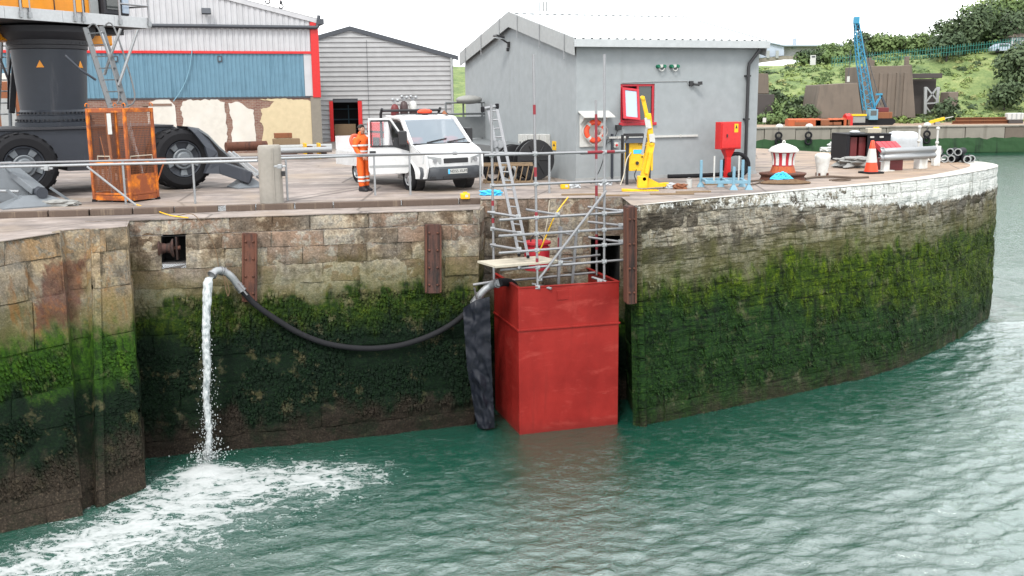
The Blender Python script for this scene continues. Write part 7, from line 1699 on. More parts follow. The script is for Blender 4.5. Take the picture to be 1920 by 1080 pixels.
# antenna mast and crane hooks seen against the sky
p = D(1014, 25, 75); th = thing('antenna_mast', 'thin twin pole antenna mast rising behind the ridge of grey building', 'mast', (p.x, 75, 0))
for x in (-.12, .2, .42): MB().tube([(x, 0, 0), (x, 0, D(1014, 3 if x else -8, 75).z)], .06, 7).build('pole', 'trim_grey', th)
for zz_ in (3, 6.5): MB().lim((-.14, -.03, zz_), (.44, .03, zz_+.08)).build('cross_tie', 'trim_grey', th)
for i, (u, v_) in enumerate(((502, 4), (527, 13))):
    p = D(u, v_, 34); th = thing('crane_hook', ['small dark lifting hook hanging highest above the brick shed roof', 'dark lifting hook on chain hanging lower above the brick shed roof'][i], 'hook', p)
    m_ = MB(); m_.tube([(.07*math.cos(a_), 0, .02+.07*math.sin(a_)) for a_ in np.linspace(-3.6, 1.2, 12)], .022, 7); m_.build('hook_bow', 'crane_dark', th, smooth=60); MB().tube([(0, 0, .09), (0, 0, 3.0)], .014, 6).build('chain', 'crane_dark', th)
    MB().sphere((0, 0, .14), .05, 10, 7, (1, 1, 1.4)).build('swivel', 'crane_dark', th, smooth=60)

# grey flatbed lorry behind the van
p = D(893, 300, 36.5); lo = thing('grey_lorry', 'dark grey flatbed lorry with tubular frame half hidden behind the van', 'lorry', (p.x, 36.5, 0), R(-70))
paint('lorry_grey', (.10, .115, .125), (.14, .15, .155), (.07, .05, .04), rough=.55, scale=2, sa=.3, bump=.1)
MB().lim((-.3, -1.0, .75), (4.5, 1.0, .95)).build('flat_bed', 'lorry_grey', lo); MB().lim((-.35, -1.0, 1.0), (-.27, 1.0, 1.75)).build('head_board', 'lorry_grey', lo)
MB().lim((-.4, -.9, 1.2), (-.36, -.3, 1.6)).build('tool_locker', 'black_plastic', lo)
for y in (-1.0, -.35, .35, 1.0): MB().tube([(-.32, y, .95), (-.32, y, 2.25)], .035, 8).build('frame_post', 'lorry_grey', lo, smooth=40)
for z in (1.85, 2.25): MB().tube([(-.32, -1.0, z), (-.32, 1.0, z)], .035, 8).build('frame_rail', 'lorry_grey', lo, smooth=40)
MB().sphere((-.1, -.2, 2.35), .45, 12, 7, (.8, 1.1, .35)).build('folded_sheet', 'bag_grey', lo, smooth=60)
MB().lim((-.37, -.8, 1.3), (-.362, -.55, 1.45)).build('label_plate', 'yellow_paint', lo)
for x in (.6, 3.4):
    for y in (-.9, .9): m_ = MB(); lathe_at(m_, (x, y-.12, .42), [(0, 0), (.42, 0), (.42, .24), (0, .24)], 24, 'Y'); m_.build('wheel', 'rubber', lo, smooth=40)
MB().lim((-.30, -1.02, .35), (-.24, 1.02, .72)).build('tail_guard', 'black_plastic', lo)
# cable drum and crate behind the ladder
def drum(c, rz, lab, rr_=.52, ww=.34):
    th = thing('cable_drum', lab, 'cable drum', c, rz, 'black cable drums by the gable'); z = rr_
    for y in (0, ww-.05): m_ = MB(); lathe_at(m_, (0, y, z), [(.05, 0), (rr_, 0), (rr_, .05), (.05, .05)], 28, 'Y'); m_.build('flange', 'black_plastic', th, smooth=35)
    m_ = MB(); lathe_at(m_, (0, .05, z), [(rr_*.72, 0), (rr_*.74, (ww-.1)/2), (rr_*.72, ww-.1)], 28, 'Y'); m_.build('wound_cable', 'rubber', th, smooth=35)
    for k in range(6): MB().tube([(rr_*(.8)*math.cos(k*1.05), -.01, z+rr_*.8*math.sin(k*1.05)), (rr_*.15*math.cos(k*1.05), -.01, z+rr_*.15*math.sin(k*1.05))], .018, 6).build('rib', 'black_plastic', th)
p = G(1006, 338); drum(p, R(25), 'black cable drum standing nearest the building corner', .60); p = G(966, 336); drum(p, R(20), 'black cable drum standing behind the ladder')
p0, p1 = G(905, 345), G(1000, 344); cr2 = thing('slatted_stillage', 'low timber slatted stillage lying behind the ladder foot', 'stillage', p0, math.atan2(p1.y-p0.y, p1.x-p0.x)); L_ = (p1-p0).length
for z in (.02, .50): 
    for y in (0, .7): MB().bar((0, y, z+.03), (L_, y, z+.03), .06, .06).build('rail', 'timber', cr2, bevel=.008)
for k in range(9): x = .08+L_/9*k; MB().bar((x, -.03, .0), (x+.12, -.03, .55), .05, .03).build('slat', 'timber', cr2)
for k in range(3): x = .3+.45*k; MB().tube([(x+.22*math.cos(a_), .35, .28+.22*math.sin(a_)) for a_ in np.linspace(0, 6.28, 18)], .05, 8).build('hose_coil', 'rubber' if k != 1 else 'trim_grey', cr2, smooth=60)

# ------------------------------------------------------------------ far side of the dock
paint('far_concrete', (.30, .28, .235), (.22, .20, .17), (.10, .09, .072), rough=.9, scale=.25, amt=.45, streak=.6, sa=.55, bump=.3, bscale=2)
paint('far_brown', (.16, .125, .10), (.13, .105, .085), (.09, .075, .062), rough=.9, scale=.3, amt=.4, streak=.9, sa=.55, bump=.3, bscale=2)
paint('far_dark', (.075, .066, .064), (.06, .052, .05), rough=.9, scale=.3, bump=.2)
paint('far_weed', (.012, .040, .016), (.02, .06, .02), (.008, .02, .01), rough=.8, scale=.5, streak=1.5, sa=.5, bump=.3, bscale=3)
paint('pale_shed', (.40, .45, .53), (.37, .42, .50), rough=.5, scale=.1, bump=0)
paint('shed_roof', (.33, .38, .44), rough=.5, bump=0)
FY, FZ = 128.0, -2.0
fq = thing('far_quay_wall', 'long pale concrete quay wall with dark green weed band across the dock', 'quay wall', (45, FY, FZ))
fr = random.Random(8); x = 8
while x < 112:
    w_ = fr.uniform(3.2, 6.2)
    MB().lim((x+.04, FY+fr.uniform(-.05, .05), FZ-1.55), (x+w_-.04, FY+2, FZ)).build('wall_bay', 'far_concrete' if x < 58 else 'far_brown', fq, world=True, bevel=.04)
    h_ = fr.uniform(-.2, .2)
    MB().lim((x, FY-.16, WATER_Z-.5), (x+w_, FY+1.9, FZ-1.56+h_*.0)).build('weed_band', 'far_weed', fq, world=True)
    x += w_
mb = MB(); mb.grid(lambda u, v: (8+104*u, FY-.22-.1*abs(noise.noise((u*60, v*3, 0))), FZ-1.35-1.75*v+.28*noise.noise((u*90, 1, 0))*(1-v)), 220, 4); mb.build('weed_fringe', 'far_weed', fq, world=True)
MB().lim((8, FY-.12, FZ+.001), (112, FY+1.2, FZ+.22)).build('coping', 'far_concrete', fq, world=True, bevel=.05)
flat('far_quay_ground', [(8, FY+1.0), (130, FY+1.0), (130, FY+26), (8, FY+26)], FZ+.19, 'quay_concrete')
for i, (u, lab) in enumerate(((1460, 'black tyre fender hanging at the left on far quay wall'), (1516, 'black tyre fender hanging second from left on far quay wall'), (1738, 'black tyre fender hanging behind the white stanchions on far quay wall'))):
    p = D(u, 243, FY-.4); th = thing('tyre_fender', lab, 'tyre fender', (p.x, FY-.4, FZ-1.9), 0, 'tyre fenders on the far quay wall')
    for z in (.35, 1.1): m_ = MB(); m_.grid(lambda a_, b_: ((.36+.13*math.cos(2*math.pi*b_))*math.cos(2*math.pi*a_), -.1-.13*math.sin(2*math.pi*b_), z+(.36+.13*math.cos(2*math.pi*b_))*math.sin(2*math.pi*a_)), 18, 8); m_.build('tyre', 'rubber', th, smooth=60)
    MB().sphere((.25, .6, 2.15), .42, 12, 8, (1.2, .8, .9)).build('mooring_head', 'white_plastic', th, smooth=60)
    MB().tube([(0, -.1, 1.5), (.1, .3, 2.1)], .05, 6).build('chain', 'black_plastic', th)

# hillside
def hill_z(x, y):
    k = (y-(FY+15))/38.0; k = max(0, min(1, k)); k = k*k*(3-2*k)
    top = np.interp(x, [10, 30, 45, 58, 70, 82, 90, 120, 180], [4.6, 5.2, 5.7, 7.0, 8.0, 9.3, 10.6, 13, 14])
    return FZ+.1+k*(top-FZ)+.55*noise.noise((x*.11, y*.13, 0))*k*2+max(0, y-FY-60)*.015
t = NT('hill_grass'); P = t.coord('World'); a_ = t.noise(P, .16, 7, .7); b_ = t.noise(P, 1.4, 6, .75)
c = t.ramp(t.math('MULTIPLY_ADD', b_, .5, t.math('MULTIPLY', a_, .6)), [(.4, (.05, .085, .03)), (.52, (.11, .16, .05)), (.64, (.19, .23, .08)), (.72, (.27, .27, .12))])
t.fin(c, .95, 0, t.bump(b_, 1, .3))
mb = MB(); mb.grid(lambda u, v: (lambda x, y: (x, y, hill_z(x, y)))(5+190*u, FY+13+130*v), 120, 70); o = mb.build('hillside', 'hill_grass', None, smooth=80); o['kind'] = 'structure'
def leaf_mat(name, lo_, mid, hi):
    t = NT(name); g = t.n('ShaderNodeObjectInfo'); P = t.coord('World'); n_ = t.noise(P, 1.1, 4, .7); wn_ = t.n('ShaderNodeTexWhiteNoise'); t.l(P, wn_.inputs['Vector'])
    cc = t.ramp(t.math('MULTIPLY_ADD', wn_.outputs['Value'], .25, t.math('MULTIPLY_ADD', g.outputs['Random'], .15, t.math('MULTIPLY', n_, .62))), [(.25, lo_), (.48, mid), (.7, hi)])
    t.b.inputs['Subsurface Weight'].default_value = 0
    return t.fin(cc, .7, 0, None, .2)
leaf_mat('leaf_dark', (.026, .044, .026), (.045, .07, .034), (.075, .10, .045))
leaf_mat('leaf_mid', (.045, .075, .030), (.085, .13, .045), (.14, .19, .07))
leaf_mat('leaf_light', (.08, .125, .035), (.15, .205, .06), (.24, .28, .10))
leaf_mat('leaf_dry', (.10, .12, .04), (.17, .19, .07), (.25, .25, .11))
def leaf_cloud(n, blobs, size, seed):
    """n small leaf sprays lying on the skins of many lumps: verts, faces"""
    r_ = np.random.default_rng(seed); w_ = np.array([b[3]*b[3] for b in blobs]); idx = r_.choice(len(blobs), n, p=w_/w_.sum())
    d = r_.normal(size=(n, 3)); d /= np.linalg.norm(d, axis=1)[:, None]; d[:, 2] = np.where(d[:, 2] < -.35, -d[:, 2], d[:, 2])
    B_ = np.array(blobs); rad = B_[idx, 3]*(.72+.34*r_.random(n)); sq = B_[idx, 4] if B_.shape[1] > 4 else 1
    P = B_[idx, :3]+d*rad[:, None]*np.stack([np.ones(n), np.ones(n), np.ones(n)*sq], -1)
    a = np.cross(d, r_.normal(size=(n, 3))); a /= np.linalg.norm(a, axis=1)[:, None]; b = np.cross(d, a)
    tilt = r_.normal(0, .45, (n, 1)); b = b+d*tilt; s_ = (size*(.6+.9*r_.random(n)))[:, None]
    V_ = np.stack([P-a*s_*.6, P+b*s_*.9, P+a*s_*.6, P-b*s_*.9], 1).reshape(-1, 3)
    return V_, np.arange(4*n).reshape(-1, 4)
def leaves_obj(name, V_, F__, mat, parent=None, kind=None):
    me = bpy.data.meshes.new(name); me.vertices.add(len(V_)); me.vertices.foreach_set('co', V_.astype(np.float32).ravel())
    me.loops.add(F__.size); me.loops.foreach_set('vertex_index', F__.astype(np.int32).ravel()); me.polygons.add(len(F__)); me.polygons.foreach_set('loop_start', np.arange(0, F__.size, 4, dtype=np.int32))
    me.update(); me.validate(); me.materials.append(MATS[mat]); o = bpy.data.objects.new(name, me); COL.objects.link(o)
    if parent is not None: o.parent = parent
    if kind: o['kind'] = kind
    return o
def bushy(name, label, cat, c, w_, h_, mat, seed, n=1500, size=.3, trunk=True, group=None, nb=16, parts=True):
    r_ = random.Random(seed); th = thing(name, label, cat, c, 0, group)
    bl = []
    for i in range(nb):
        a_ = r_.uniform(0, 6.28); q = r_.random()**.6; zz_ = r_.uniform(.25, 1)
        pr_ = math.sin(math.pi*min(1, max(.12, zz_*.86)))**.6
        bl.append((w_/2*q*pr_*math.cos(a_), w_/2*q*pr_*math.sin(a_)*.8, h_*zz_*.82, r_.uniform(.16, .30)*min(w_, h_*1.3), 1.0))
    V_, F__ = leaf_cloud(n, bl, size, seed); V_[:, 2] = np.maximum(V_[:, 2], .05); leaves_obj('crown', V_, F__, mat, th)
    if trunk:
        m_ = MB(); m_.tube([(0, 0, -.8), (.05, 0, h_*.3), (-.05, .05, h_*.7)], [h_*.035, h_*.028, h_*.012], 7)
        for k in range(4): a_ = k*1.6+.4; m_.tube([(0, 0, h_*(.25+.08*k)), (w_*.24*math.cos(a_), w_*.24*math.sin(a_), h_*(.5+.09*k))], [h_*.016, h_*.008], 6)
        m_.build('trunk', 'far_dark', th, smooth=50)
    return th
# ground cover on the slope: one mass of brambles and bracken
def slope_pts(n, seed, cond):
    r_ = np.random.default_rng(seed); out = []
    while len(out) < n:
        x = r_.uniform(18, 120); y = r_.uniform(FY+12, FY+62)
        if cond(x, y, r_): out.append((x, y, hill_z(x, y)+r_.uniform(-.25, .12), r_.uniform(.30, .85), .7))
    return out
for nm, mt, sd_, n, nb_, cond in (('bramble_cover', 'leaf_mid', 1, 34000, 1300, lambda x, y, r_: noise.noise((x*.10, y*.12, 3)) > -.05), ('bracken_cover', 'leaf_light', 2, 30000, 1100, lambda x, y, r_: noise.noise((x*.11, y*.13, 9)) > -.15), ('dark_scrub_cover', 'leaf_dark', 3, 9000, 230, lambda x, y, r_: noise.noise((x*.10, y*.12, 21)) > .24), ('dry_grass_cover', 'leaf_dry', 4, 6000, 240, lambda x, y, r_: noise.noise((x*.13, y*.15, 33)) > .18)):
    V_, F__ = leaf_cloud(n, slope_pts(nb_, sd_, cond), .19, sd_); o = leaves_obj(nm, V_, F__, mt, None, 'stuff')
# distinct trees and bushes: (px, py of foot, distance, width, height, material, label)
trees = [
 (1790, 92, 178, 9.5, 6.6, 'leaf_dark', 'dark rounded tree at the left end of hilltop clump'), (1822, 92, 182, 11, 7.6, 'leaf_mid', 'mid green tree second from left in the hilltop clump'), (1858, 90, 180, 12, 8.2, 'leaf_dark', 'tallest dark tree in the middle of hilltop clump'), (1880, 86, 186, 11, 8.6, 'leaf_light', 'lighter green tree rising behind the hilltop clump'), (1912, 84, 184, 12, 7.6, 'leaf_mid', 'green tree at the right edge of the hilltop clump above the house'), (1775, 100, 172, 5.5, 4.2, 'leaf_dark', 'small dark tree leaning out at the left foot of hilltop clump'),
 (1905, 150, 158, 9, 7.5, 'leaf_dark', 'large dark bush low on the slope at the right edge'), (1885, 168, 152, 6, 3.6, 'leaf_dark', 'dark bush below the large one at the right edge'),
 (1508, 112, 190, 4.5, 2.4, 'leaf_mid', 'green bush at the left end of the hedge before pale shed'), (1528, 110, 190, 6, 3.0, 'leaf_dark', 'dark bushy tree before the grey end of pale shed'), (1555, 108, 192, 6.5, 3.6, 'leaf_mid', 'broad green tree left of the blue crane jib'), (1578, 110, 186, 7, 4.0, 'leaf_mid', 'round pale green bush beside the blue crane jib'), (1628, 104, 192, 7, 4.8, 'leaf_dark', 'dark tree right of the blue crane jib'), (1655, 104, 190, 6, 4.0, 'leaf_mid', 'green bush behind the tall concrete abutment'), (1685, 104, 192, 7, 3.6, 'leaf_mid', 'low green tree behind the fence right of tall abutment'), (1715, 104, 194, 7, 4.2, 'leaf_mid', 'round green tree at the gap beside the white hut'), (1740, 106, 194, 6, 3.6, 'leaf_dark', 'dark green bush right next to the white hut'),
 (1450, 160, 150, 4, 4.2, 'leaf_dark', 'dark bush beside the left brown block wall'), (1514, 158, 151, 4.2, 3.0, 'leaf_dark', 'dark bush above the left edge of the lower abutment'), (1592, 152, 153, 4.6, 2.8, 'leaf_dark', 'dark bush behind the blue crane above lower abutment'), (1470, 196, 143, 5, 3.2, 'leaf_mid', 'green bush over the dark block wall'), (1500, 205, 142.5, 6, 2.8, 'leaf_dark', 'scrubby bush covering the rock face left of lower abutment'), (1440, 222, 141, 6, 1.4, 'leaf_mid', 'low green bush along the far quay at the left'), (1770, 205, 143, 4, 3.0, 'leaf_dark', 'dark bush under the trestle'), (1690, 224, 140.5, 7, 1.0, 'leaf_light', 'low pale scrub at the foot of tall abutment'), (1640, 95, 232, 8, 2.6, 'leaf_dark', 'dark treetop just showing above the distant white roof'),
]
for i, (u, v_, Y, w_, h_, mt, lab) in enumerate(trees):
    p = D(u, v_, Y); big_ = h_ > 3.3
    bushy('tree' if big_ else 'bush', lab, 'tree' if big_ else 'bush', (p.x, Y, hill_z(p.x, Y)-.3), w_, h_+.3, mt, 100+i, n=int(500+w_*h_*26), size=.30 if big_ else .24, nb=20, group='trees along the far hilltop' if i < 6 else None)
# abutments and trestle
def block_px(name, label, cat, pts, Y, thick, mat, tilt=0.0):
    """a concrete block whose front face has these corners in the photograph, leaning back a little"""
    q = [D(u, v_, Y) for u, v_ in pts]; zmin = min(p.z for p in q); c = sum(q, Vector())/len(q); c.z = zmin
    m_ = MB(); n = len(q); f = [Vector((p.x-c.x, (p.z-zmin)*tilt, p.z-zmin)) for p in q]; b = [p+Vector((0, thick, 0)) for p in f]
    m_.add([tuple(p) for p in f+b], [tuple(range(n)), tuple(reversed(range(n, 2*n)))]+[(i, (i+1) % n, n+(i+1) % n, n+i) for i in range(n)])
    th = thing(name, label, cat, c); m_.build('concrete_body', mat, th, bevel=.08); return th, c
th, c_ = block_px('concrete_abutment', 'tall brown concrete abutment with vertical streaks behind the blue crane', 'abutment', [(1617, 221), (1717, 221), (1713, 121), (1690, 123), (1622, 124), (1620, 160)], 144, 8, 'far_brown', .08)
for u in (1636, 1652, 1668, 1684, 1698): p = D(u, 170, 143.9); MB().bar((p.x-c_.x-.1, -.06, .2), (p.x-c_.x+.1, .42, 6.2), .5, .25, (0, 1, 0)).build('rib', 'far_brown', th, bevel=.05)
for u, h_ in ((1632, 1.0), (1638, .7), (1703, 1.2)): p = D(u, 122, 144.6); MB().lim((p.x-c_.x-.25, .9, p.z-c_.z-.5), (p.x-c_.x+.25, 1.6, p.z-c_.z+h_)).build('broken_stub', 'far_brown', th, bevel=.05)
block_px('concrete_abutment', 'lower sloping brown concrete block left of the tall abutment', 'abutment', [(1528, 222), (1618, 222), (1612, 155), (1541, 159)], 142.5, 7, 'far_brown', .18)
block_px('block_wall', 'upper brown block wall just right of the grey building', 'wall', [(1400, 176), (1442, 176), (1441, 138), (1400, 137)], 146, 5, 'far_brown', .02)
block_px('block_wall', 'lower dark block wall just right of the grey building', 'wall', [(1400, 222), (1448, 222), (1453, 177), (1400, 176)], 143, 5, 'far_dark', .02)
block_px('small_buttress', 'small leaning brown buttress right of the dark trestle', 'buttress', [(1776, 209), (1795, 209), (1800, 172), (1782, 173)], 144, 3, 'far_brown', .15)
p0 = D(1716, 214, 147); tq = thing('dark_trestle', 'dark grey braced trestle standing between abutment and buttress', 'trestle', (p0.x, 147, p0.z)); K = 147/CAM_F
def tqp(u, v_, y=0): q = D(u, v_, 147); return (q.x-p0.x, y, q.z-p0.z)
MB().lim((tqp(1716, 0)[0], -.5, tqp(0, 164)[2]), (tqp(1774, 0)[0], .8, tqp(0, 155)[2])).build('deck_beam', 'far_dark', tq, bevel=.05)
for a, b, w_ in (((1734, 214), (1735, 163), .42), ((1756, 200), (1759, 163), .42)): MB().bar(tqp(*a), tqp(*b), w_, w_).build('leg', 'trim_grey', tq, bevel=.04)
for a, b in (((1737, 164), (1756, 188)), ((1757, 164), (1737, 190)), ((1736, 194), (1755, 193)), ((1736, 200), (1743, 210))): MB().bar(tqp(*a, -.05), tqp(*b, -.05), .25, .2).build('brace', 'trim_grey', tq)
MB().lim((tqp(1716, 0)[0], 1.5, 0), (tqp(1774, 0)[0], 1.9, tqp(0, 165)[2])).build('back_wall', 'far_dark', tq)
# hilltop fence
fpts = [(1560, 116), (1600, 112), (1660, 106), (1720, 101), (1790, 94), (1850, 88), (1910, 80), (1960, 76)]
paint('fence_green', (.03, .17, .14), rough=.6, bump=0)
fe = thing('palisade_fence', 'green palisade fence running up along the hilltop', 'fence', D(1560, 116, 168))
for (u0, v0), (u1, v1) in zip(fpts, fpts[1:]):
    a, b = D(u0, v0, 168), D(u1, v1, 168); n = int((b-a).length/.42)
    MB().bar(a-Vector((0, 0, .25)), b-Vector((0, 0, .25)), .06, .06).build('rail', 'fence_green', fe, world=True); MB().bar(a+Vector((0, 0, .45)), b+Vector((0, 0, .45)), .06, .06).build('rail', 'fence_green', fe, world=True)
    m_ = MB()
    for k in range(n): q = a.lerp(b, k/n); m_.bar(q-Vector((0, 0, .8)), q+Vector((0, 0, .85)), .16, .03, (1, 0, 0))
    m_.build('pale', 'fence_green', fe, world=True, kind='stuff')
# far sheds and house
p = D(1486, 86, 225)
fs_ = thing('distant_shed', 'large pale blue industrial shed on the hilltop beyond the grey building', 'building', (p.x, 225, 0), 0); 
def fsp(u, v_, Y=225): q = D(u, v_, Y); return (q.x-p.x, q.y-225, q.z)
def poly_px(par, name, mat, pts, Y, depth=.3):
    q = [fsp(u, v_, Y) for u, v_ in pts]; n = len(q); m_ = MB(); m_.add(q+[(x, y+depth, z) for x, y, z in q], [tuple(range(n)), tuple(reversed(range(n, 2*n)))]+[(i, (i+1) % n, n+(i+1) % n, n+i) for i in range(n)]); m_.build(name, mat, par)
poly_px(fs_, 'gable_wall', 'pale_shed', [(1395, 112), (1470, 104), (1470, 86), (1440, 80), (1415, 78), (1395, 80)], 224, 14); poly_px(fs_, 'side_wall', 'clad_white', [(1470, 105), (1700, 112), (1700, 85), (1470, 87)], 226, 10)
poly_px(fs_, 'roof_edge', 'shed_roof', [(1470, 86.5), (1700, 85.5), (1700, 83.5), (1470, 84)], 223.6, 12); poly_px(fs_, 'verge', 'shed_roof', [(1395, 80), (1415, 78), (1440, 80), (1470, 86.2), (1470, 84), (1440, 77.7), (1415, 75.8), (1395, 77.8)], 223.5, .6)
poly_px(fs_, 'base_wall', 'far_concrete', [(1395, 122), (1470, 112), (1520, 112), (1520, 105), (1470, 105), (1395, 113)], 223.4, .4)
for u in (1422, 1440, 1457): MB().lim((fsp(u, 0)[0]-.3, -1.9, fsp(0, 124)[2]), (fsp(u, 0)[0]+.3, -1.62, fsp(0, 110)[2])).build('pilaster', 'trim_grey', fs_)
MB().lim((fsp(1495, 0)[0]-.4, .6, fsp(0, 106)[2]), (fsp(1495, 0)[0]+.4, .99, fsp(0, 86)[2])).build('pilaster', 'shed_roof', fs_)
p = D(1686, 80, 236); th = thing('distant_roof', 'low white shed roof beyond the hilltop trees', 'building', (p.x, 236, 4)); w_ = 5.2; z0 = D(1686, 84, 236).z-4
m_ = MB(); m_.prism([(-w_, 0), (w_, 0), (w_, z0), (w_*.6, z0+.9), (-w_*.8, z0+.9), (-w_, z0)], 8, Matrix(((1, 0, 0, 0), (0, 0, 1, 0), (0, 1, 0, 0), (0, 0, 0, 1)))); m_.build('roof_block', 'clad_white', th); MB().lim((-w_, -.1, z0-.2), (w_, -.01, z0)).build('eaves', 'trim_grey', th)
p = D(1753, 100, 200); th = thing('white_hut', 'small white hut glimpsed left of the hilltop tree clump', 'hut', (p.x, 200, p.z-1)); MB().lim((-.8, 0, 0), (.8, 2, 3.3)).build('wall', 'clad_white', th); MB().lim((-1, -.2, 3.3), (1, 2.2, 3.5)).build('roof', 'trim_grey', th)
p = D(1925, 85, 176); th = thing('hill_house', 'white house with grey hipped roof at the right edge of the hilltop', 'house', (p.x, 176, p.z-1.2))
MB().lim((-2.6, 0, 0), (6, 6, 2.6)).build('wall', 'clad_white', th); m_ = MB(); m_.add([(-3, -.4, 2.6), (6.4, -.4, 2.6), (6.4, 6.4, 2.6), (-3, 6.4, 2.6), (.2, 3, 5.2), (6.4, 3, 5.2)], [(0, 1, 5, 4), (1, 2, 5), (2, 3, 4, 5), (3, 0, 4), (0, 3, 2, 1)]); m_.build('roof', 'far_brown', th)
for x in (-1.6, .4, 2.4): MB().lim((x-.5, -.05, 1.0), (x+.5, -.005, 2.0)).build('window', 'glass_dark', th)
p = D(1884, 92, 172); th = thing('parked_car', 'pale car parked beside the hilltop house', 'car', (p.x, 172, p.z-.55)); 
m_ = MB(); m_.prism([(-2, .25), (2, .25), (2.05, .8), (1.2, .9), (.7, 1.45), (-1.0, 1.45), (-1.8, .95), (-2, .8)], 1.7, Matrix(((1, 0, 0, 0), (0, 0, 1, 0), (0, 1, 0, 0), (0, 0, 0, 1)))); m_.build('body', 'pale_shed', th, bevel=.08); MB().lim((-.95, -.01, .95), (.6, .0-.002, 1.35)).build('window', 'glass_dark', th)
for x in (-1.2, 1.25): m_ = MB(); lathe_at(m_, (x, -.02, .32), [(0, 0), (.32, 0), (.32, .2), (0, .2)], 14, 'Y'); m_.build('wheel', 'rubber', th)
for i, (u, v0, v1, Y) in enumerate(((1752, 96, 70, 196), (1767, 80, 46, 198), (1916, 40, 30, 190))):
    p = D(u, v0, Y); z1 = D(u, v1, Y).z; th = thing('lamp_post', ['thin lamp post beside the white hut', 'taller thin lamp post rising from the left of hilltop trees', 'thin lamp post rising at the right above hilltop trees'][i], 'lamp post', (p.x, Y, p.z-1)); MB().tube([(0, 0, 0), (0, 0, z1-p.z+1)], .10, 7).build('pole', 'slate_trim', th); MB().lim((-.9, -.1, z1-p.z+.3), (-.3, .1, z1-p.z+.9)).build('lamp_head', 'trim_grey', th)
p = D(1525, 116, 172); th = thing('white_cabinet', 'small white cabinet on the grassy hill below pale shed', 'cabinet', (p.x, 172, p.z-.5)); MB().lim((-.4, 0, 0), (.4, .5, 1.6)).build('case', 'white_plastic', th); MB().lim((-.3, -.02, 1.2), (.3, -.003, 1.45)).build('vent', 'slate_trim', th)
p = D(1433, 228, 136); th = thing('notice_board', 'small white notice board at the left of the far quay', 'sign', (p.x, 136, FZ+.2)); MB().lim((-.2, 0, .4), (.25, .05, 1.0)).build('board', 'white_plastic', th); MB().lim((-.03, .05, 0), (.03, .1, .9)).build('post', 'slate_trim', th)
# rusty plant, blue crawler crane, steel beams on the far quay
for i, (u, w_, h_, mt, lab) in enumerate(((1505, 4.2, .95, 'capstan_rust', 'rusty steel pontoon at the left on the far quay'), (1552, 3.6, .9, 'mesh_rust', 'heap of rusty scrap between the pontoons on far quay'), (1570, 2.6, .95, 'capstan_rust', 'rust orange steel box beside the yellow barge end'), (1589, .8, 1.5, 'signal_red', 'small bright red cabinet beside the crawler crane'))):
    p = D(u, 234, 133); th = thing('rusty_pontoon' if i < 3 else 'red_box', lab, 'scrap' if i < 3 else 'box', (p.x, 133, FZ+.2))
    m_ = MB(); m_.add([(x*w_/2, y*.8, z*h_*(1+.12*noise.noise((x*3+i, z, 1)))) for x in np.linspace(-1, 1, 9) for y, z in ((-1, 0), (-1, .8), (0, 1), (1, .8), (1, 0))], [(k*5+j, k*5+5+j, k*5+6+j, k*5+1+j) for k in range(8) for j in range(4)]+[(0, 1, 2, 3, 4), (44, 43, 42, 41, 40)]); m_.build('body', mt, th); MB().lim((-w_*.3, -.84, .1), (w_*.1, -.805, h_*.5)).build('panel', 'mesh_rust', th)
p = D(1642, 231, 134); cc_ = thing('crawler_crane', 'blue lattice boom crawler crane with rusty body on the far quay', 'crane', (p.x, 134, FZ+.2)); K = 134/CAM_F
def ccp(u, v_, y=0): return ((u-1642)*K*1.0, y, (231.5-v_)*K)
for y in (-1.3, .9):
    m_ = MB(); m_.prism([(-2.9, .2), (-2.5, 0), (2.1, 0), (2.5, .3), (2.5, .6), (2.1, .85), (-2.5, .85), (-2.9, .6)], .55, Matrix.Translation((-.4, y, 0)) @ Matrix(((1, 0, 0, 0), (0, 0, 1, 0), (0, 1, 0, 0), (0, 0, 0, 1)))); m_.build('track', 'rubber', cc_)
m_ = MB(); m_.lim(ccp(1632, 224, -1.2), ccp(1666, 208, 1.4)); m_.build('engine_house', 'mesh_rust', cc_, bevel=.08); m_ = MB(); m_.lim(ccp(1640, 208, -1.0), ccp(1660, 200, 1.0)); m_.build('upper_house', 'maroon', cc_, bevel=.05)
cb2 = MB().lim(ccp(1621, 222, -1.7), ccp(1637, 203, -.3)).build('cab', 'blue_pale', cc_, bevel=.05); MB().lim(ccp(1623, 214, -1.73), ccp(1634, 205, -1.705)).build('cab_window', 'glass_dark', cb2)
MB().lim(ccp(1630, 227, -.8), ccp(1652, 223, .8)).build('slew_ring', 'black_plastic', cc_)
paint('crane_blue', (.03, .18, .31), (.04, .225, .36), (.10, .10, .10), rough=.5, scale=2, sa=.2, bump=0)
# boom: four chords, lacing between them
foot = [Vector(ccp(1620, 205, -.7)), Vector(ccp(1636, 203, -.7)), Vector(ccp(1636, 203, .5)), Vector(ccp(1620, 205, .5))]
headp = [Vector(ccp(1593, 50, -.35)), Vector(ccp(1600, 49, -.35)), Vector(ccp(1600, 49, .25)), Vector(ccp(1593, 50, .25))]
midp = [Vector(ccp(1601, 110, -.7)), Vector(ccp(1612, 108, -.7)), Vector(ccp(1612, 108, .5)), Vector(ccp(1601, 110, .5))]
for i in range(4): MB().tube([foot[i], midp[i], headp[i]], .085, 6).build('boom_chord', 'crane_blue', cc_)
m_ = MB(); N_ = 22
def bpt(i, f_): return foot[i].lerp(midp[i], f_/.55) if f_ < .55 else midp[i].lerp(headp[i], (f_-.55)/.45)
for k in range(N_):
    f0, f1 = k/N_, (k+1)/N_
    for i in range(4): j = (i+1) % 4; m_.tube([bpt(i, f0), bpt(j, f1)] if k % 2 else [bpt(j, f0), bpt(i, f1)], .036, 4)
m_.build('boom_lacing', 'crane_blue', cc_, kind='stuff')
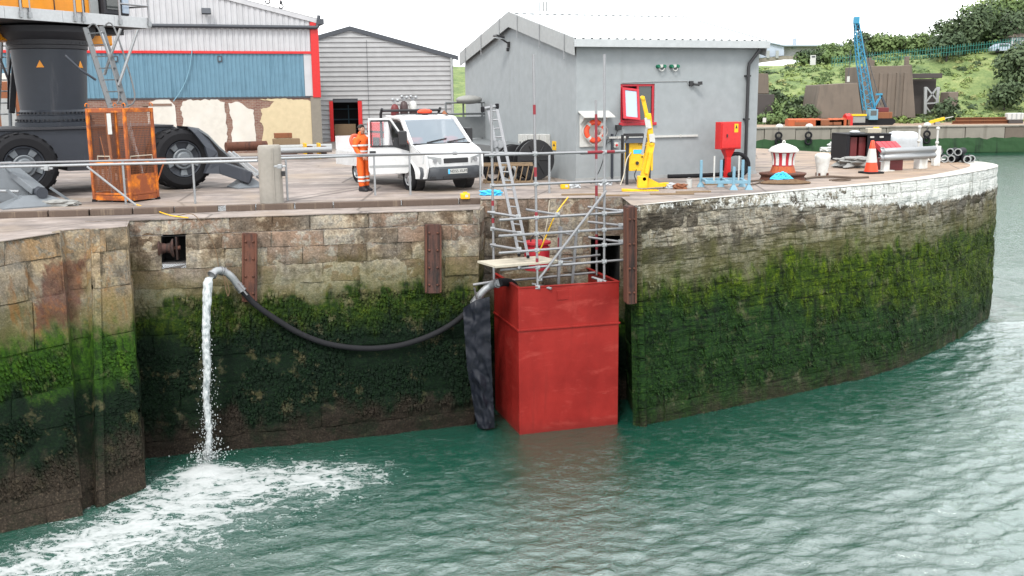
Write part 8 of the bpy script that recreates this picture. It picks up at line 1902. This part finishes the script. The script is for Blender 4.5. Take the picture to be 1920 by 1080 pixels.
MB().lim(ccp(1591, 50, -.4), ccp(1601, 37, .3)).build('boom_head', 'crane_blue', cc_, bevel=.1); MB().lim(ccp(1594, 62, -.25), ccp(1602, 50, .2)).build('sheave_block', 'black_plastic', cc_, bevel=.1)
for a, b in (((1600, 60), (1640, 190)), ((1603, 55), (1650, 196))): MB().tube([ccp(*a, .1), ccp(*b, .1)], .045, 5).build('luffing_rope', 'slate_trim', cc_)
for a, b in (((1636, 203), (1650, 178)), ((1650, 178), (1662, 203)), ((1632, 175), (1640, 203)), ((1640, 176), (1652, 176))): MB().bar(ccp(*a, .2), ccp(*b, .2), .28, .25).build('gantry', 'crane_blue' if a[0] < 1650 else 'slate_trim', cc_)
MB().tube([ccp(1589, 95), ccp(1587, 140), ccp(1587, 150)], .04, 5).build('hoist_rope', 'slate_trim', cc_); MB().lim(ccp(1585, 153, -.15), ccp(1589, 143, .15)).build('hook_block', 'white_plastic', cc_)
p = D(1608, 230, 133); th = thing('yellow_barge_end', 'yellow topped grey plant trailer beside the crawler crane', 'plant', (p.x, 133, FZ+.2)); MB().lim((-.9, -.6, .3), (.8, .6, 1.2)).build('body', 'bag_grey', th, bevel=.08); MB().lim((-1.0, -.7, 1.2), (.9, .7, 1.42)).build('deck', 'yellow_paint', th); MB().lim((-.9, -.6, 0), (.9, .6, .3)).build('track', 'rubber', th)
for i, (u0, u1, z, lab) in enumerate(((1786, 1895, 0, 'long brown steel beam lying lowest on the far quay'), (1792, 1888, .42, 'long brown steel beam lying on top of the other on the far quay'))):
    a, b = D(u0, 228, 134), D(u1, 228, 134); m_ = MB(); 
    for zz_ in (0, .34): m_.lim((a.x, 133.8, FZ+.2+z+zz_), (b.x, 134.3, FZ+.26+z+zz_))
    m_.lim((a.x, 134.0, FZ+.261+z), (b.x, 134.1, FZ+.2+z+.339)); obj1(m_, 'steel_beam', 'mesh_rust', lab, 'beam')
p = D(1902, 224, 134); th = thing('white_tank', 'white ribbed tank on a dark skid at the far quay right', 'tank', (p.x, 134, FZ+.2)); MB().lim((-1.1, -.5, .45), (1.0, .5, 1.35)).build('tank_body', 'white_plastic', th, bevel=.12); MB().lim((-.9, -.55, 0), (.9, .55, .44)).build('skid', 'far_dark', th)
for x in (-.6, 0, .6): MB().lim((x-.08, -.53, .5), (x+.08, -.505, 1.3)).build('rib', 'trim_grey', th)
p = D(1757, 229, 132); th = thing('yellow_gantry', 'small yellow jib lying on the far quay behind stanchions', 'jib', (p.x, 132, FZ+.2)); MB().bar((-1.0, 0, .3), (.9, 0, .8), .3, .35).build('jib_arm', 'yellow_paint', th); MB().bar((.4, 0, .7), (2.0, 0, 1.0), .1, .1).build('jib_tip', 'white_plastic', th); MB().lim((-.3, -.3, 0), (.3, .3, .35)).build('foot', 'bag_grey', th)
# grass bank and low roof seen between the sheds
mb = MB(); mb.grid(lambda u, v: (-26+30*u, 95+40*v, -.2+6.0*min(1, v*1.6)+.3*noise.noise((u*9, v*9, 0))), 30, 20); o = mb.build('grass_bank', 'hill_grass', None, smooth=80); o['kind'] = 'structure'
p = D(865, 152, 150); th = thing('low_white_building', 'low white building on the bank glimpsed between the sheds', 'building', (p.x, 150, 4.5)); MB().lim((-5, 0, 0), (5, 5, 1.3)).build('wall', 'clad_white', th); MB().lim((-5.3, -.3, 1.3), (5.3, 5.3, 1.6)).build('roof', 'slate_trim', th)
